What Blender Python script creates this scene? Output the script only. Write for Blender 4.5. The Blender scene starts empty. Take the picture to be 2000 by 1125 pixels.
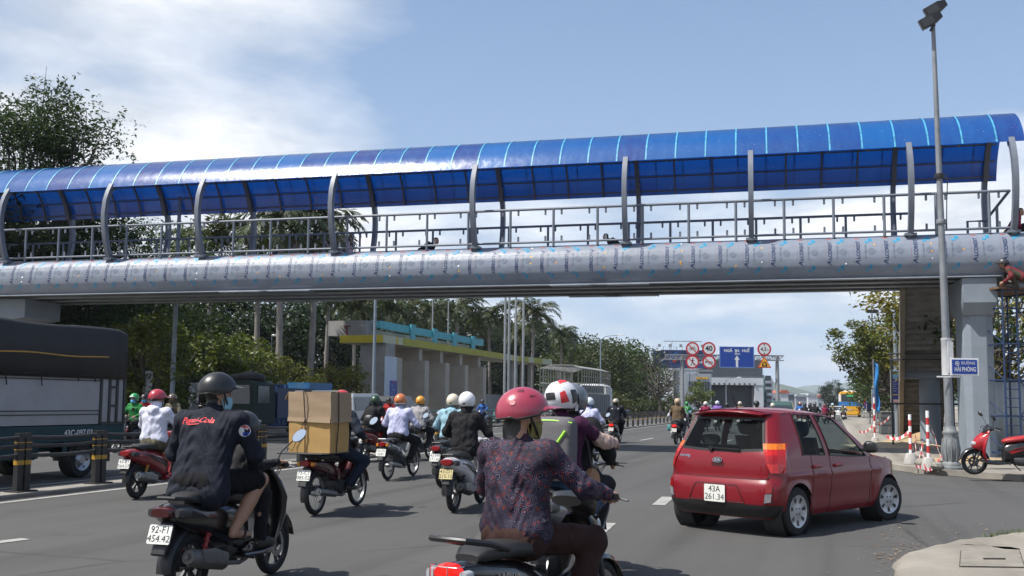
import bpy, bmesh, math, random
import numpy as np
from mathutils import Vector, Matrix
from mathutils.bvhtree import BVHTree
PI = math.pi
rad = math.radians
sc = bpy.context.scene
COL = sc.collection

# ------------------------------------------------------------------ camera
F, PX, PY, HOR, ROLL, CH = 1900.0, 1000.0, 620.0, 785.0, 0.010, 1.53
pitch = math.atan((HOR - PY) / F)
_R = Vector((1, 0, 0)); _F = Vector((0, math.cos(pitch), math.sin(pitch))); _U = Vector((0, -math.sin(pitch), math.cos(pitch)))
RR = math.cos(ROLL) * _R + math.sin(ROLL) * _U
UU = math.cos(ROLL) * _U - math.sin(ROLL) * _R
cd = bpy.data.cameras.new('camera'); cam = bpy.data.objects.new('camera', cd); COL.objects.link(cam)
cd.sensor_width = 36; cd.lens = 36 * F / 2000; cd.shift_y = (PY - 562.5) / 2000
cd.clip_start = 0.05; cd.clip_end = 20000
cam.matrix_world = Matrix(((RR.x, UU.x, -_F.x, 0), (RR.y, UU.y, -_F.y, 0), (RR.z, UU.z, -_F.z, CH), (0, 0, 0, 1)))
sc.camera = cam

def ray(px, py):
    return RR * ((px - PX) / F) - UU * ((py - PY) / F) + _F
def G(px, py, z=0.0):
    d = ray(px, py); k = (z - CH) / d.z
    return Vector((d.x * k, d.y * k, z))
def at(px, py, Y):
    d = ray(px, py); k = Y / d.y
    return Vector((d.x * k, Y, CH + d.z * k))

# ------------------------------------------------------------------ light
SUN_EL, SUN_AZ = rad(59), math.atan2(-0.93, -0.36)   # azimuth from +Y towards +X
sund = Vector((math.cos(SUN_EL) * math.sin(SUN_AZ), math.cos(SUN_EL) * math.cos(SUN_AZ), math.sin(SUN_EL)))
ld = bpy.data.lights.new('sun', 'SUN'); ld.energy = 4.6; ld.angle = rad(0.5); ld.color = (1, 0.96, 0.9)
sun = bpy.data.objects.new('sun', ld); COL.objects.link(sun)
sun.rotation_euler = sund.to_track_quat('Z', 'Y').to_euler(); sun.location = (-20, -10, 60)
vs = sc.view_settings
vs.view_transform = 'Standard'; vs.look = 'None'; vs.gamma = 1; vs.exposure = 0.62; vs.use_curve_mapping = False

class NT:
    "tiny node helper"
    def __init__(s, tree): s.t = tree; s.n = tree.nodes; s.l = tree.links
    def new(s, typ, ins=None, **kw):
        n = s.n.new(typ)
        for k, v in kw.items(): setattr(n, k, v)
        for k, v in (ins or {}).items():
            if isinstance(v, bpy.types.NodeSocket): s.l.new(v, n.inputs[k])
            else: n.inputs[k].default_value = v
        return n
    def math(s, op, a, b=0.0, clamp=False):
        n = s.n.new('ShaderNodeMath'); n.operation = op; n.use_clamp = clamp
        for i, v in enumerate((a, b)):
            if isinstance(v, bpy.types.NodeSocket): s.l.new(v, n.inputs[i])
            else: n.inputs[i].default_value = v
        return n.outputs[0]
    def mix(s, f, a, b, blend='MIX'):
        n = s.n.new('ShaderNodeMix'); n.data_type = 'RGBA'; n.blend_type = blend
        for i, v in ((0, f), (6, a), (7, b)):
            if isinstance(v, bpy.types.NodeSocket): s.l.new(v, n.inputs[i])
            elif i == 0: n.inputs[0].default_value = v
            else: n.inputs[i].default_value = (*v[:3], 1)
        return n.outputs[2]
    def ramp(s, f, stops):
        n = s.n.new('ShaderNodeValToRGB'); s.l.new(f, n.inputs[0]); e = n.color_ramp.elements
        while len(e) < len(stops): e.new(0.5)
        for q, (p, c) in zip(e, stops):
            q.position = p; q.color = (c, c, c, 1) if not hasattr(c, '__len__') else (*c, 1)
        return n.outputs[0]

w = bpy.data.worlds.new('World'); sc.world = w; w.use_nodes = True
w.node_tree.nodes.clear(); N = NT(w.node_tree)
sky = N.new('ShaderNodeTexSky', sky_type='NISHITA', sun_disc=False, sun_elevation=SUN_EL, sun_rotation=SUN_AZ, air_density=1.0, dust_density=1.6, ozone_density=1.0)
tc = N.new('ShaderNodeTexCoord'); sx = N.new('ShaderNodeSeparateXYZ', {0: tc.outputs['Generated']})
dx, dy, dz = sx.outputs
zz = N.math('MAXIMUM', dz, 0.0)
den = N.math('ADD', zz, 0.16)
pv = N.new('ShaderNodeCombineXYZ', {0: N.math('DIVIDE', dx, den), 1: N.math('DIVIDE', dy, den), 2: N.math('MULTIPLY', dz, 2.0)})
n1 = N.new('ShaderNodeTexNoise', {'Vector': pv.outputs[0], 'Scale': 1.15, 'Detail': 9.0, 'Roughness': 0.56, 'Distortion': 0.25})
n2 = N.new('ShaderNodeTexNoise', {'Vector': pv.outputs[0], 'Scale': 2.3, 'Detail': 7.0, 'Roughness': 0.6})
# more cloud to the left and lower down, clearer high up on the right
left = N.math('MULTIPLY_ADD', N.math('DIVIDE', dx, N.math('MAXIMUM', dy, 0.2)), -0.62)
w.node_tree.nodes[-1].inputs[2].default_value = -0.045
low = N.ramp(zz, [(0.0, 0.24), (0.08, 0.24), (0.19, 0.30), (0.225, 0.22), (0.285, 0.0)])
cov = N.math('ADD', N.math('ADD', n1.outputs[0], N.math('MAXIMUM', N.math('MINIMUM', left, 0.24), -0.07)), N.math('SUBTRACT', low, 0.07))
cm = N.ramp(cov, [(0.50, 0.0), (0.78, 0.92)])
shade = N.mix(N.ramp(n2.outputs[0], [(0.36, 0.0), (0.62, 1.0)]), (4.6, 5.0, 5.6), (8.2, 8.25, 8.4))
shade = N.mix(N.ramp(zz, [(0.0, 1.0), (0.14, 0.0)]), shade, (5.3, 5.7, 6.2))
skyc = N.mix(1.0, sky.outputs[0], (0.90, 0.95, 1.02), 'MULTIPLY')
skyc = N.mix(N.ramp(zz, [(0.0, 0.8), (0.2, 0.5), (0.5, 0.2)]), skyc, (3.2, 4.4, 6.2))
fin = N.mix(cm, skyc, shade)
bg = N.new('ShaderNodeBackground', {'Color': fin, 'Strength': 0.096})
N.l.new(bg.outputs[0], N.new('ShaderNodeOutputWorld').inputs[0])

# ------------------------------------------------------------------ materials
MATS = {}
def mat(name, col, rough=0.6, metal=0.0, var=0.12, scale=6.0, bump=0.0, bscale=40.0, coat=0.0, emit=0.0, spec=0.5, dirt=None, trans=0.0, alpha=1.0, island=0.0):
    if name in MATS: return MATS[name]
    m = bpy.data.materials.new(name); m.use_nodes = True; m.node_tree.nodes.clear(); n = NT(m.node_tree)
    tc = n.new('ShaderNodeTexCoord')
    c = (*col, 1)
    b = n.new('ShaderNodeBsdfPrincipled', {'Roughness': rough, 'Metallic': metal, 'Coat Weight': coat, 'Coat Roughness': 0.06, 'Specular IOR Level': spec, 'Alpha': alpha, 'Transmission Weight': trans})
    src = None
    if var > 0:
        nz = n.new('ShaderNodeTexNoise', {'Vector': tc.outputs['Object'], 'Scale': scale, 'Detail': 6.0, 'Roughness': 0.65})
        src = n.mix(n.ramp(nz.outputs[0], [(0.28, 0.0), (0.72, 1.0)]), tuple(v * (1 - var) for v in col), tuple(min(1, v * (1 + var)) for v in col))
        r2 = n.math('MULTIPLY_ADD', nz.outputs[0], 0.16 * min(1, rough * 2)); m.node_tree.nodes[-1].inputs[2].default_value = rough - 0.08 * min(1, rough * 2)
        n.l.new(r2, b.inputs['Roughness'])
    if island > 0:
        g = n.new('ShaderNodeNewGeometry')
        src = n.mix(g.outputs['Random Per Island'], tuple(v * (1 - island) for v in col), tuple(v * (1 + island) for v in col))
    if dirt:
        dn = n.new('ShaderNodeTexNoise', {'Vector': tc.outputs['Object'], 'Scale': scale * 0.5, 'Detail': 8.0, 'Roughness': 0.7})
        src = n.mix(n.ramp(dn.outputs[0], [(0.5, 0.0), (0.75, 0.75)]), src or c, dirt)
    if src is not None: n.l.new(src, b.inputs['Base Color'])
    else: b.inputs['Base Color'].default_value = c
    if bump > 0:
        bn = n.new('ShaderNodeTexNoise', {'Vector': tc.outputs['Object'], 'Scale': bscale, 'Detail': 5.0, 'Roughness': 0.6})
        n.l.new(n.new('ShaderNodeBump', {'Height': bn.outputs[0], 'Strength': bump, 'Distance': 0.02}).outputs[0], b.inputs['Normal'])
    if emit > 0:
        b.inputs['Emission Color'].default_value = c; b.inputs['Emission Strength'].default_value = emit
    n.l.new(b.outputs[0], n.new('ShaderNodeOutputMaterial').inputs[0])
    MATS[name] = m; return m

def leafmat(name, col, var=0.5, tr=0.3):
    if name in MATS: return MATS[name]
    m = bpy.data.materials.new(name); m.use_nodes = True; m.node_tree.nodes.clear(); n = NT(m.node_tree)
    g = n.new('ShaderNodeNewGeometry')
    c = n.mix(g.outputs['Random Per Island'], tuple(v * (1 - var) for v in col), tuple(v * (1 + var) for v in col))
    hs = n.new('ShaderNodeObjectInfo')
    c = n.mix(n.math('MULTIPLY', hs.outputs['Random'], 0.35), c, (col[0] * 1.9, col[1] * 1.25, col[2] * 0.8))
    b = n.new('ShaderNodeBsdfPrincipled', {'Base Color': c, 'Roughness': 0.5, 'Specular IOR Level': 0.35})
    t = n.new('ShaderNodeBsdfTranslucent', {'Color': n.mix(1.0, c, (1.2, 1.3, 0.5), 'MULTIPLY')})
    mx = n.new('ShaderNodeMixShader', {0: tr, 1: b.outputs[0], 2: t.outputs[0]})
    n.l.new(mx.outputs[0], n.new('ShaderNodeOutputMaterial').inputs[0])
    MATS[name] = m; return m

def glassmat(name, tint=(0.55, 0.62, 0.62), mixv=0.75):
    "thin automotive glass: mostly see-through, glossy on top"
    if name in MATS: return MATS[name]
    m = bpy.data.materials.new(name); m.use_nodes = True; m.node_tree.nodes.clear(); n = NT(m.node_tree)
    t = n.new('ShaderNodeBsdfTransparent', {'Color': (*tint, 1)})
    b = n.new('ShaderNodeBsdfPrincipled', {'Base Color': (0.01, 0.012, 0.014, 1), 'Roughness': 0.03, 'Specular IOR Level': 0.6})
    fr = n.new('ShaderNodeFresnel', {'IOR': 1.5})
    f = n.math('ADD', n.math('MULTIPLY', fr.outputs[0], 0.9), 1 - mixv, True)
    mx = n.new('ShaderNodeMixShader', {0: f, 1: t.outputs[0], 2: b.outputs[0]})
    n.l.new(mx.outputs[0], n.new('ShaderNodeOutputMaterial').inputs[0])
    MATS[name] = m; return m

# ------------------------------------------------------------------ mesh helper
def sect(y, z, hw, hh, n=2.6, k=20, x=0.0, tilt=0.0):
    "superellipse cross-section in the XZ plane at y"
    r = []
    for i in range(k):
        a = 2 * PI * i / k; c, s = math.cos(a), math.sin(a)
        px = x + hw * math.copysign(abs(c) ** (2 / n), c); pz = hh * math.copysign(abs(s) ** (2 / n), s)
        r.append((px, y - pz * math.sin(tilt), z + pz * math.cos(tilt)))
    return r

class MB:
    def __init__(s): s.v = []; s.f = []; s.m = []
    def add(s, vs, fs, m=0):
        o = len(s.v); s.v.extend([tuple(v) for v in vs]); s.f.extend([tuple(i + o for i in f) for f in fs]); s.m.extend([m] * len(fs)); return s
    def box(s, x0, x1, y0, y1, z0, z1, m=0, M=None):
        vs = [(x, y, z) for z in (z0, z1) for y in (y0, y1) for x in (x0, x1)]
        if M is not None: vs = [M @ Vector(v) for v in vs]
        return s.add(vs, [(0, 2, 3, 1), (4, 5, 7, 6), (0, 1, 5, 4), (2, 6, 7, 3), (0, 4, 6, 2), (1, 3, 7, 5)], m)
    def bar(s, a, b, w, h=None, m=0, up=(0, 0, 1)):
        "rectangular bar from a to b"
        a = Vector(a); b = Vector(b); h = h or w; d = (b - a).normalized(); u = Vector(up)
        if abs(d.dot(u)) > 0.97: u = Vector((0, 1, 0)) if abs(d.y) < 0.9 else Vector((1, 0, 0))
        r = d.cross(u).normalized() * (w / 2); u = r.cross(d).normalized() * (h / 2)
        vs = [p + i * r + j * u for p in (a, b) for i, j in ((-1, -1), (1, -1), (1, 1), (-1, 1))]
        return s.add(vs, [(3, 2, 1, 0), (4, 5, 6, 7), (0, 1, 5, 4), (1, 2, 6, 5), (2, 3, 7, 6), (3, 0, 4, 7)], m)
    def loft(s, secs, m=0, caps=True, closed=True):
        k = len(secs[0]); vs = [p for q in secs for p in q]; fs = []
        for i in range(len(secs) - 1):
            for j in range(k if closed else k - 1):
                a, b = i * k + j, i * k + (j + 1) % k
                fs.append((a, b, b + k, a + k))
        if caps and closed:
            fs.append(tuple(range(k))[::-1]); fs.append(tuple((len(secs) - 1) * k + j for j in range(k)))
        return s.add(vs, fs, m)
    def tube(s, pts, r, m=0, k=8, caps=True):
        pts = [Vector([float(q) for q in p]) for p in pts]; n = len(pts)
        rs = [float(q) for q in r] if hasattr(r, "__len__") else [float(r)] * n
        secs = []; prev = None
        for i, p in enumerate(pts):
            d = (pts[min(i + 1, n - 1)] - pts[max(i - 1, 0)])
            d = d.normalized() if d.length > 1e-9 else Vector((0, 0, 1))
            if prev is None: u = d.cross(Vector((0, 0, 1)) if abs(d.z) < 0.9 else Vector((0, 1, 0))).normalized()
            else: u = (prev - d * prev.dot(d)).normalized()
            prev = u; v = d.cross(u)
            secs.append([p + rs[i] * (math.cos(2 * PI * j / k) * u + math.sin(2 * PI * j / k) * v) for j in range(k)])
        return s.loft(secs, m, caps)
    def lathe(s, prof, axis='z', c=(0, 0, 0), k=24, m=0, loop=False):
        "profile of (r, h) turned about an axis through c"
        vs = []; n = len(prof)
        for i in range(k):
            a = 2 * PI * i / k; ca, sa = math.cos(a), math.sin(a)
            for r, h in prof:
                vs.append({'z': (c[0] + r * ca, c[1] + r * sa, c[2] + h), 'x': (c[0] + h, c[1] + r * ca, c[2] + r * sa), 'y': (c[0] + r * sa, c[1] + h, c[2] + r * ca)}[axis])
        fs = []
        for i in range(k):
            for j in range(n if loop else n - 1):
                a = i * n + j; b = i * n + (j + 1) % n; c2 = ((i + 1) % k) * n + (j + 1) % n; d = ((i + 1) % k) * n + j
                fs.append((a, d, c2, b))
        return s.add(vs, fs, m)
    def ball(s, c, r, m=0, k=12, n=8):
        r = r if hasattr(r, '__len__') else (r, r, r)
        vs = []; fs = []
        for i in range(n + 1):
            t = PI * i / n
            for j in range(k):
                a = 2 * PI * j / k
                vs.append((c[0] + r[0] * math.sin(t) * math.cos(a), c[1] + r[1] * math.sin(t) * math.sin(a), c[2] + r[2] * math.cos(t)))
        for i in range(n):
            for j in range(k):
                fs.append((i * k + j, (i + 1) * k + j, (i + 1) * k + (j + 1) % k, i * k + (j + 1) % k))
        return s.add(vs, fs, m)
    def prism(s, poly, a0, a1, axis='x', m=0):
        "polygon (p,q) extruded along an axis; for x: (y,z), for y: (x,z), for z: (x,y)"
        def pt(p, a): return {'x': (a, p[0], p[1]), 'y': (p[0], a, p[1]), 'z': (p[0], p[1], a)}[axis]
        n = len(poly); vs = [pt(p, a0) for p in poly] + [pt(p, a1) for p in poly]
        fs = [tuple(range(n)), tuple(range(2 * n - 1, n - 1, -1))] + [(i, i + n, (i + 1) % n + n, (i + 1) % n) for i in range(n)]
        return s.add(vs, fs, m)
    def grid(s, fn, nu, nv, m=0):
        vs = [fn(i / nu, j / nv) for i in range(nu + 1) for j in range(nv + 1)]
        return s.add(vs, [(i * (nv + 1) + j, (i + 1) * (nv + 1) + j, (i + 1) * (nv + 1) + j + 1, i * (nv + 1) + j + 1) for i in range(nu) for j in range(nv)], m)
    def xf(s, M):
        s.v = [tuple(M @ Vector(v)) for v in s.v]; return s
    def text(s, t, size, fn, m=0, fat=0.0, ital=0.0):
        vs, fs = textmesh(t, fat)
        return s.add([fn((x + ital * y) * size, y * size) for x, y in vs], fs, m)
    def build(s, name, mats, parent=None, smooth=35, bevel=0.0, fix=True, solid=0.0):
        me = bpy.data.meshes.new(name)
        me.from_pydata(s.v, [], s.f)
        mats = mats if isinstance(mats, (list, tuple)) else [mats]
        for q in mats: me.materials.append(q)
        if len(mats) > 1: me.polygons.foreach_set('material_index', s.m)
        if fix:
            bm = bmesh.new(); bm.from_mesh(me); bmesh.ops.recalc_face_normals(bm, faces=bm.faces); bm.to_mesh(me); bm.free()
        if smooth:
            me.shade_smooth(); me.set_sharp_from_angle(angle=rad(smooth))
        o = bpy.data.objects.new(name, me); COL.objects.link(o)
        if solid:
            q = o.modifiers.new('solid', 'SOLIDIFY'); q.thickness = solid; q.offset = 0
        if bevel:
            q = o.modifiers.new('bevel', 'BEVEL'); q.width = bevel; q.segments = 2; q.limit_method = 'ANGLE'; q.angle_limit = rad(40)
        if parent: o.parent = parent
        return o

_TX = {}
def textmesh(t, fat=0.0):
    key = (t, fat)
    if key not in _TX:
        cu = bpy.data.curves.new('t', 'FONT'); cu.body = t; cu.align_x = 'CENTER'; cu.align_y = 'CENTER'; cu.resolution_u = 3; cu.offset = fat
        o = bpy.data.objects.new('t', cu); COL.objects.link(o)
        dg = bpy.context.evaluated_depsgraph_get(); me = o.evaluated_get(dg).to_mesh()
        _TX[key] = ([(v.co.x, v.co.y) for v in me.vertices], [tuple(p.vertices) for p in me.polygons])
        bpy.data.objects.remove(o); bpy.data.curves.remove(cu)
    return _TX[key]

def tag(o, label=None, cat=None, group=None, kind=None):
    if label: o['label'] = label
    if cat: o['category'] = cat
    if group: o['group'] = group
    if kind: o['kind'] = kind
    return o
def thing(name, label, cat, loc=(0, 0, 0), head=0.0, group=None):
    "empty at the base; head = heading in degrees clockwise from +Y"
    o = bpy.data.objects.new(name, None); COL.objects.link(o); o.empty_display_size = 0.2
    o.location = loc; o.rotation_euler = (0, 0, -rad(head)); return tag(o, label, cat, group)
def kids(o): return [c for c in COL.objects if c.parent == o]
def copy_tree(o, parent=None):
    c = o.copy(); COL.objects.link(c)
    if parent: c.parent = parent
    for ch in list(o.children): copy_tree(ch, c)
    return c
RD = rad(18.3)                                                   # heading of the road
DV = Vector((math.sin(RD), math.cos(RD), 0)); NL = Vector((-math.cos(RD), math.sin(RD), 0))
def RT(s, t, z=0.0):
    p = DV * s + NL * t; return Vector((p.x, p.y, z))
HD = math.degrees(RD)
# ------------------------------------------------------------------ ground, road, pavements
def roadmat(name, col, lo, hi, sc_=1.0):
    m = bpy.data.materials.new(name); m.use_nodes = True; m.node_tree.nodes.clear(); n = NT(m.node_tree)
    tc = n.new('ShaderNodeTexCoord')
    a = n.new('ShaderNodeTexNoise', {'Vector': tc.outputs['Object'], 'Scale': 0.35 * sc_, 'Detail': 6.0, 'Roughness': 0.6})
    b = n.new('ShaderNodeTexNoise', {'Vector': tc.outputs['Object'], 'Scale': 60.0, 'Detail': 3.0, 'Roughness': 0.7})
    rt = n.new('ShaderNodeMapping', {'Vector': tc.outputs['Object']}); rt.inputs['Rotation'].default_value = (0, 0, RD)
    st = n.new('ShaderNodeMapping', {'Vector': rt.outputs[0], 'Scale': (1.1, 0.035, 1)})
    s2 = n.new('ShaderNodeTexNoise', {'Vector': st.outputs[0], 'Scale': 1.5, 'Detail': 5.0})
    c = n.mix(n.ramp(a.outputs[0], [(0.3, 0.0), (0.7, 1.0)]), tuple(v * lo for v in col), tuple(v * hi for v in col))
    c = n.mix(n.ramp(s2.outputs[0], [(0.38, 0.0), (0.68, 0.45)]), c, tuple(v * 1.4 for v in col))
    c = n.mix(n.ramp(s2.outputs[0], [(0.30, 0.7), (0.46, 0.0)]), c, tuple(v * 0.62 for v in col))
    vz = n.new('ShaderNodeTexVoronoi', {'Vector': n.mix(0.12, tc.outputs['Object'], a.outputs['Color'], 'ADD'), 'Scale': 0.16 * sc_}); vz.feature = 'DISTANCE_TO_EDGE'
    cr = n.math('MULTIPLY', n.ramp(vz.outputs['Distance'], [(0.0, 0.85), (0.007, 0.0)]), n.ramp(a.outputs[0], [(0.45, 0.0), (0.6, 1.0)]))
    c = n.mix(cr, c, tuple(v * 0.35 for v in col))
    bl = n.new('ShaderNodeTexNoise', {'Vector': tc.outputs['Object'], 'Scale': 1.3 * sc_, 'Detail': 3.0})
    c = n.mix(n.ramp(bl.outputs[0], [(0.64, 0.0), (0.74, 0.45)]), c, tuple(v * 0.62 for v in col))
    c = n.mix(n.ramp(b.outputs[0], [(0.3, 0.25), (0.62, 0.0), (0.72, 0.35)]), c, tuple(min(1, v * 1.9) for v in col))
    p = n.new('ShaderNodeBsdfPrincipled', {'Base Color': c, 'Roughness': 0.88, 'Specular IOR Level': 0.3})
    n.l.new(n.new('ShaderNodeBump', {'Height': b.outputs[0], 'Strength': 0.35, 'Distance': 0.01}).outputs[0], p.inputs['Normal'])
    n.l.new(p.outputs[0], n.new('ShaderNodeOutputMaterial').inputs[0])
    return m
M_ASPH = roadmat('asphalt', (0.060, 0.059, 0.0575), 0.86, 1.12)
M_DIRT = roadmat('sandy_dirt', (0.26, 0.215, 0.155), 0.75, 1.2, 3)
M_PAVE = roadmat('dusty_concrete', (0.20, 0.182, 0.155), 0.68, 1.2, 4)
M_KERB = roadmat('kerb_stone', (0.22, 0.205, 0.18), 0.7, 1.15, 6)
def worn_paint():
    m = mat('road_paint', (0.30, 0.295, 0.275), 0.75, var=0.35, scale=7, dirt=(0.075, 0.075, 0.075)); return m
M_PAINT = worn_paint()
M_CONC = mat('concrete', (0.30, 0.30, 0.29), 0.85, var=0.2, scale=1.6, bump=0.25, bscale=20, dirt=(0.2, 0.2, 0.19))
M_CONCB = mat('bluish_concrete', (0.19, 0.222, 0.26), 0.8, var=0.12, scale=1.4, bump=0.2, bscale=14)
M_GREYM = mat('grey_painted_steel', (0.125, 0.145, 0.18), 0.5, 0.0, var=0.15, scale=3)
M_GALV = mat('galvanised_steel', (0.27, 0.285, 0.30), 0.48, 0.35, var=0.15, scale=4)
M_DARKM = mat('dark_steel', (0.035, 0.038, 0.042), 0.5, 0.2, var=0.2)
M_BLACK = mat('black_plastic', (0.012, 0.012, 0.013), 0.42, var=0.1)
M_RUB = mat('tyre_rubber', (0.014, 0.014, 0.014), 0.85, var=0.25, scale=20, bump=0.2, bscale=90)
M_WHITE = mat('white_paint', (0.75, 0.75, 0.74), 0.5, var=0.05)
M_RED = mat('sign_red', (0.45, 0.02, 0.03), 0.5, var=0.08)
M_BLUE = mat('sign_blue', (0.008, 0.045, 0.27), 0.45, var=0.06)

def sheet(name, pts, z, m, kind='structure', thick=0.0):
    b = MB()
    if thick: b.prism([(p[0], p[1]) for p in pts], z - thick, z, 'z')
    else: b.add([(p[0], p[1], z) for p in pts], [tuple(range(len(pts)))])
    return tag(b.build(name, m, smooth=0), kind=kind)
sheet('ground', [(-6000, -200), (6000, -200), (6000, 9000), (-6000, 9000)], -0.02, M_DIRT)
# carriageways run along the road direction; the side street joins on the right in front of the camera
_k = [G(1700, 907), G(1742, 916), G(1800, 925), G(1900, 932), G(2000, 940)]
side = (_k[-1] - _k[2]).normalized()
far_kerb = [RT(900, 1.9), RT(120, 1.9), RT(30, 1.75)] 
rt = [p.dot(NL) for p in _k]
K0 = RT(_k[0].dot(DV) + 1.2, _k[0].dot(NL) + 0.1)
corner = [K0, _k[0] + DV * 0.25, _k[1], _k[2], _k[3], _k[4]]
fark = K0.dot(NL)
sheet('road', [RT(-30, 24.5), RT(-30, -60), RT(_k[4].dot(DV) + 20, -60), RT(900, -60), RT(900, 24.5)], 0.0, M_ASPH)
pv = [RT(900, fark)] + [RT(100, fark)] + corner + [_k[4] + side * 40] + [RT(900, -62)]
sheet('pavement', pv[::-1], 0.12, M_PAVE, thick=0.2)
kb = MB()
for a, b_ in zip([RT(900, fark), RT(200, fark), RT(90, fark), RT(60, fark), RT(40, fark)] + corner[:-1], [RT(200, fark), RT(90, fark), RT(60, fark), RT(40, fark)] + corner):
    o = Vector((0, 0, 0.065)); kb.bar(a + o, b_ + o, 0.2, 0.135)
tag(kb.build('kerb', M_KERB, smooth=0), kind='structure')
# near corner pavement, bottom right
nc = [G(1735, 1180), G(1745, 1125), G(1752, 1100), G(1790, 1082), G(1850, 1068), G(1905, 1060), G(1960, 1055), G(2010, 1051), G(2200, 1040), G(2400, 1200)]
nb = MB(); cen = sum((p for p in nc), Vector()) / len(nc)
_r = random.Random(7); nc = [q for a, b_ in zip(nc, nc[1:]) for q in (a, a.lerp(b_, .33) + Vector((_r.uniform(-.05, .05), _r.uniform(-.06, .06), 0)), a.lerp(b_, .66) + Vector((_r.uniform(-.05, .05), _r.uniform(-.06, .06), 0)))] + [nc[-1]]
ring = []
for k, (inn, z) in enumerate([(0.0, -0.01), (0.03, 0.035), (0.12, 0.075), (0.35, 0.10), (0.9, 0.11)]):
    ring.append([p + (cen - p).normalized() * inn + Vector((0, 0, z)) for p in nc])
nb.loft(ring, caps=False); nb.add(ring[-1] + [cen + Vector((0, 0, 0.11))], [(i, (i + 1) % len(nc), len(nc)) for i in range(len(nc))])
tag(nb.build('corner_pavement', M_PAVE, smooth=60), kind='structure')
hz = 0.114
hp = [G(1876, 1075, hz), G(1992, 1075, hz), G(2003, 1109, hz), G(1873, 1107, hz)]
hb = MB(); hc = sum(hp, Vector()) / 4
hb.add([p for p in hp] + [hc + (p - hc) * 0.965 for p in hp], [(0, 1, 5, 4), (1, 2, 6, 5), (2, 3, 7, 6), (3, 0, 4, 7)], 0)
hb.add([hc + (p - hc) * 0.965 + Vector((0, 0, 0.006)) for p in hp], [(0, 1, 2, 3)], 1)
hb.bar(hc + Vector((-0.12, -0.1, 0.012)), hc + Vector((0.08, -0.1, 0.012)), 0.02, 0.015, 0)
ho = thing('drain_cover', 'square concrete drain cover set in the near corner pavement', 'drain cover', hc)
o = hb.build('cover_slab', [mat('cover_gap', (0.05, 0.045, 0.04), 0.9), mat('cover_concrete', (0.19, 0.172, 0.145), 0.9, var=0.25, scale=5, bump=0.3)], ho, smooth=0); o.location = -hc
def dust(name, line, w0, seed, m, z=0.008):
    "ragged strip of blown sand along a kerb line"
    rng = random.Random(seed); b = MB(); P = [line[0].lerp(line[1], 0)]; P = []
    for a, c in zip(line, line[1:]):
        n = max(2, int((c - a).length / .18)); d = (c - a).normalized(); nn = Vector((-d.y, d.x, 0))
        for i in range(n): p = a.lerp(c, i / n); P.append((p + nn * .06, p - nn * w0 * (rng.uniform(.25, 1.0) + .5 * math.sin(i * .35 + seed) ** 2)))
    b.add([(q.x, q.y, z) for pr in P for q in pr], [(2 * i, 2 * i + 2, 2 * i + 3, 2 * i + 1) for i in range(len(P) - 1)])
    return tag(b.build(name, m, smooth=0), kind='structure')
M_DUST = roadmat('gutter_dust', (0.125, 0.112, 0.092), 0.7, 1.3, 8)
dust('gutter_dust', [RT(60, fark), RT(40, fark)] + corner, .28, 1, M_DUST)
dust('gutter_dust', [G(2050, 1047), G(1960, 1053), G(1905, 1058), G(1850, 1066), G(1790, 1080), G(1752, 1098), G(1743, 1125)], -.30, 5, M_DUST, .009)
# lane paint
def dash(name, a, b, wd):
    d = (b - a).normalized(); n = Vector((-d.y, d.x, 0)) * wd / 2
    MBq = MB(); seg = 8
    rng = random.Random(int(a.x * 100)); vs = []
    for i in range(seg + 1):
        p = a.lerp(b, i / seg); j = rng.uniform(-0.012, 0.012)
        vs += [p + n * (1 + j * 4), p - n * (1 + j * 4)]
    MBq.add([(v[0], v[1], 0.006) for v in vs], [(2 * i, 2 * i + 1, 2 * i + 3, 2 * i + 2) for i in range(seg)])
    return tag(MBq.build(name, M_PAINT, smooth=0), kind='structure')
dash('lane_marking', G(1163, 1044), G(1188, 1022), 0.2)
dash('lane_marking', G(1286, 987), G(1305, 971), 0.2)
dash('lane_marking', G(-20, 1062), G(50, 1053), 0.16)
for t in (7.6, 4.2):
    for s in range(32, 150, 8): dash('lane_marking', RT(s, t), RT(s + 3, t), 0.15)
for t in (15.5, 19.0):
    for s in range(12, 150, 8): dash('lane_marking', RT(s, t), RT(s + 3, t), 0.15)
dash('edge_line', RT(5, 11.45), RT(110, 11.45), 0.14); dash('edge_line', RT(5, 13.2), RT(110, 13.2), 0.14)
sheet('median_kerb', [RT(4, 11.75), RT(4, 12.55), RT(110, 12.55), RT(110, 11.75)], 0.05, M_KERB, thick=0.1)
sheet('far_pavement', [RT(-30, 24.5), RT(300, 24.5), RT(300, 46), RT(-30, 46)], 0.13, M_PAVE, thick=0.2)

# ------------------------------------------------------------------ hills
def hill(pts, Y, name):
    b = MB(); n = 60; rng = np.random.RandomState(len(name) + len(pts) + int(Y))
    xs = np.linspace(pts[0][0], pts[-1][0], n); ys = np.interp(xs, [p[0] for p in pts], [p[1] for p in pts])
    rows = []
    for k, (q, dy) in enumerate([(0, -500), (0.35, -330), (0.7, -160), (1, 0), (0.6, 300)]):
        row = []
        for x, y in zip(xs, ys):
            base = HOR + 0.01 * (x - 1000)
            p = at(x, base - (base - y) * (1 if q == 1 else 1), Y)
            row.append((p.x, Y + dy, max(0, p.z * q + (rng.rand() - 0.5) * p.z * 0.10 * (q > 0))))
        rows.append(row)
    b.loft(rows, caps=False, closed=False)
    return tag(b.build(name, mat('hill_forest', (0.035, 0.06, 0.03), 0.9, var=0.3, scale=0.02), smooth=60), kind='structure')
hill([(1380, 760), (1450, 742), (1515, 746), (1545, 757), (1590, 775), (1640, 793)], 2600, 'hill')
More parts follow.
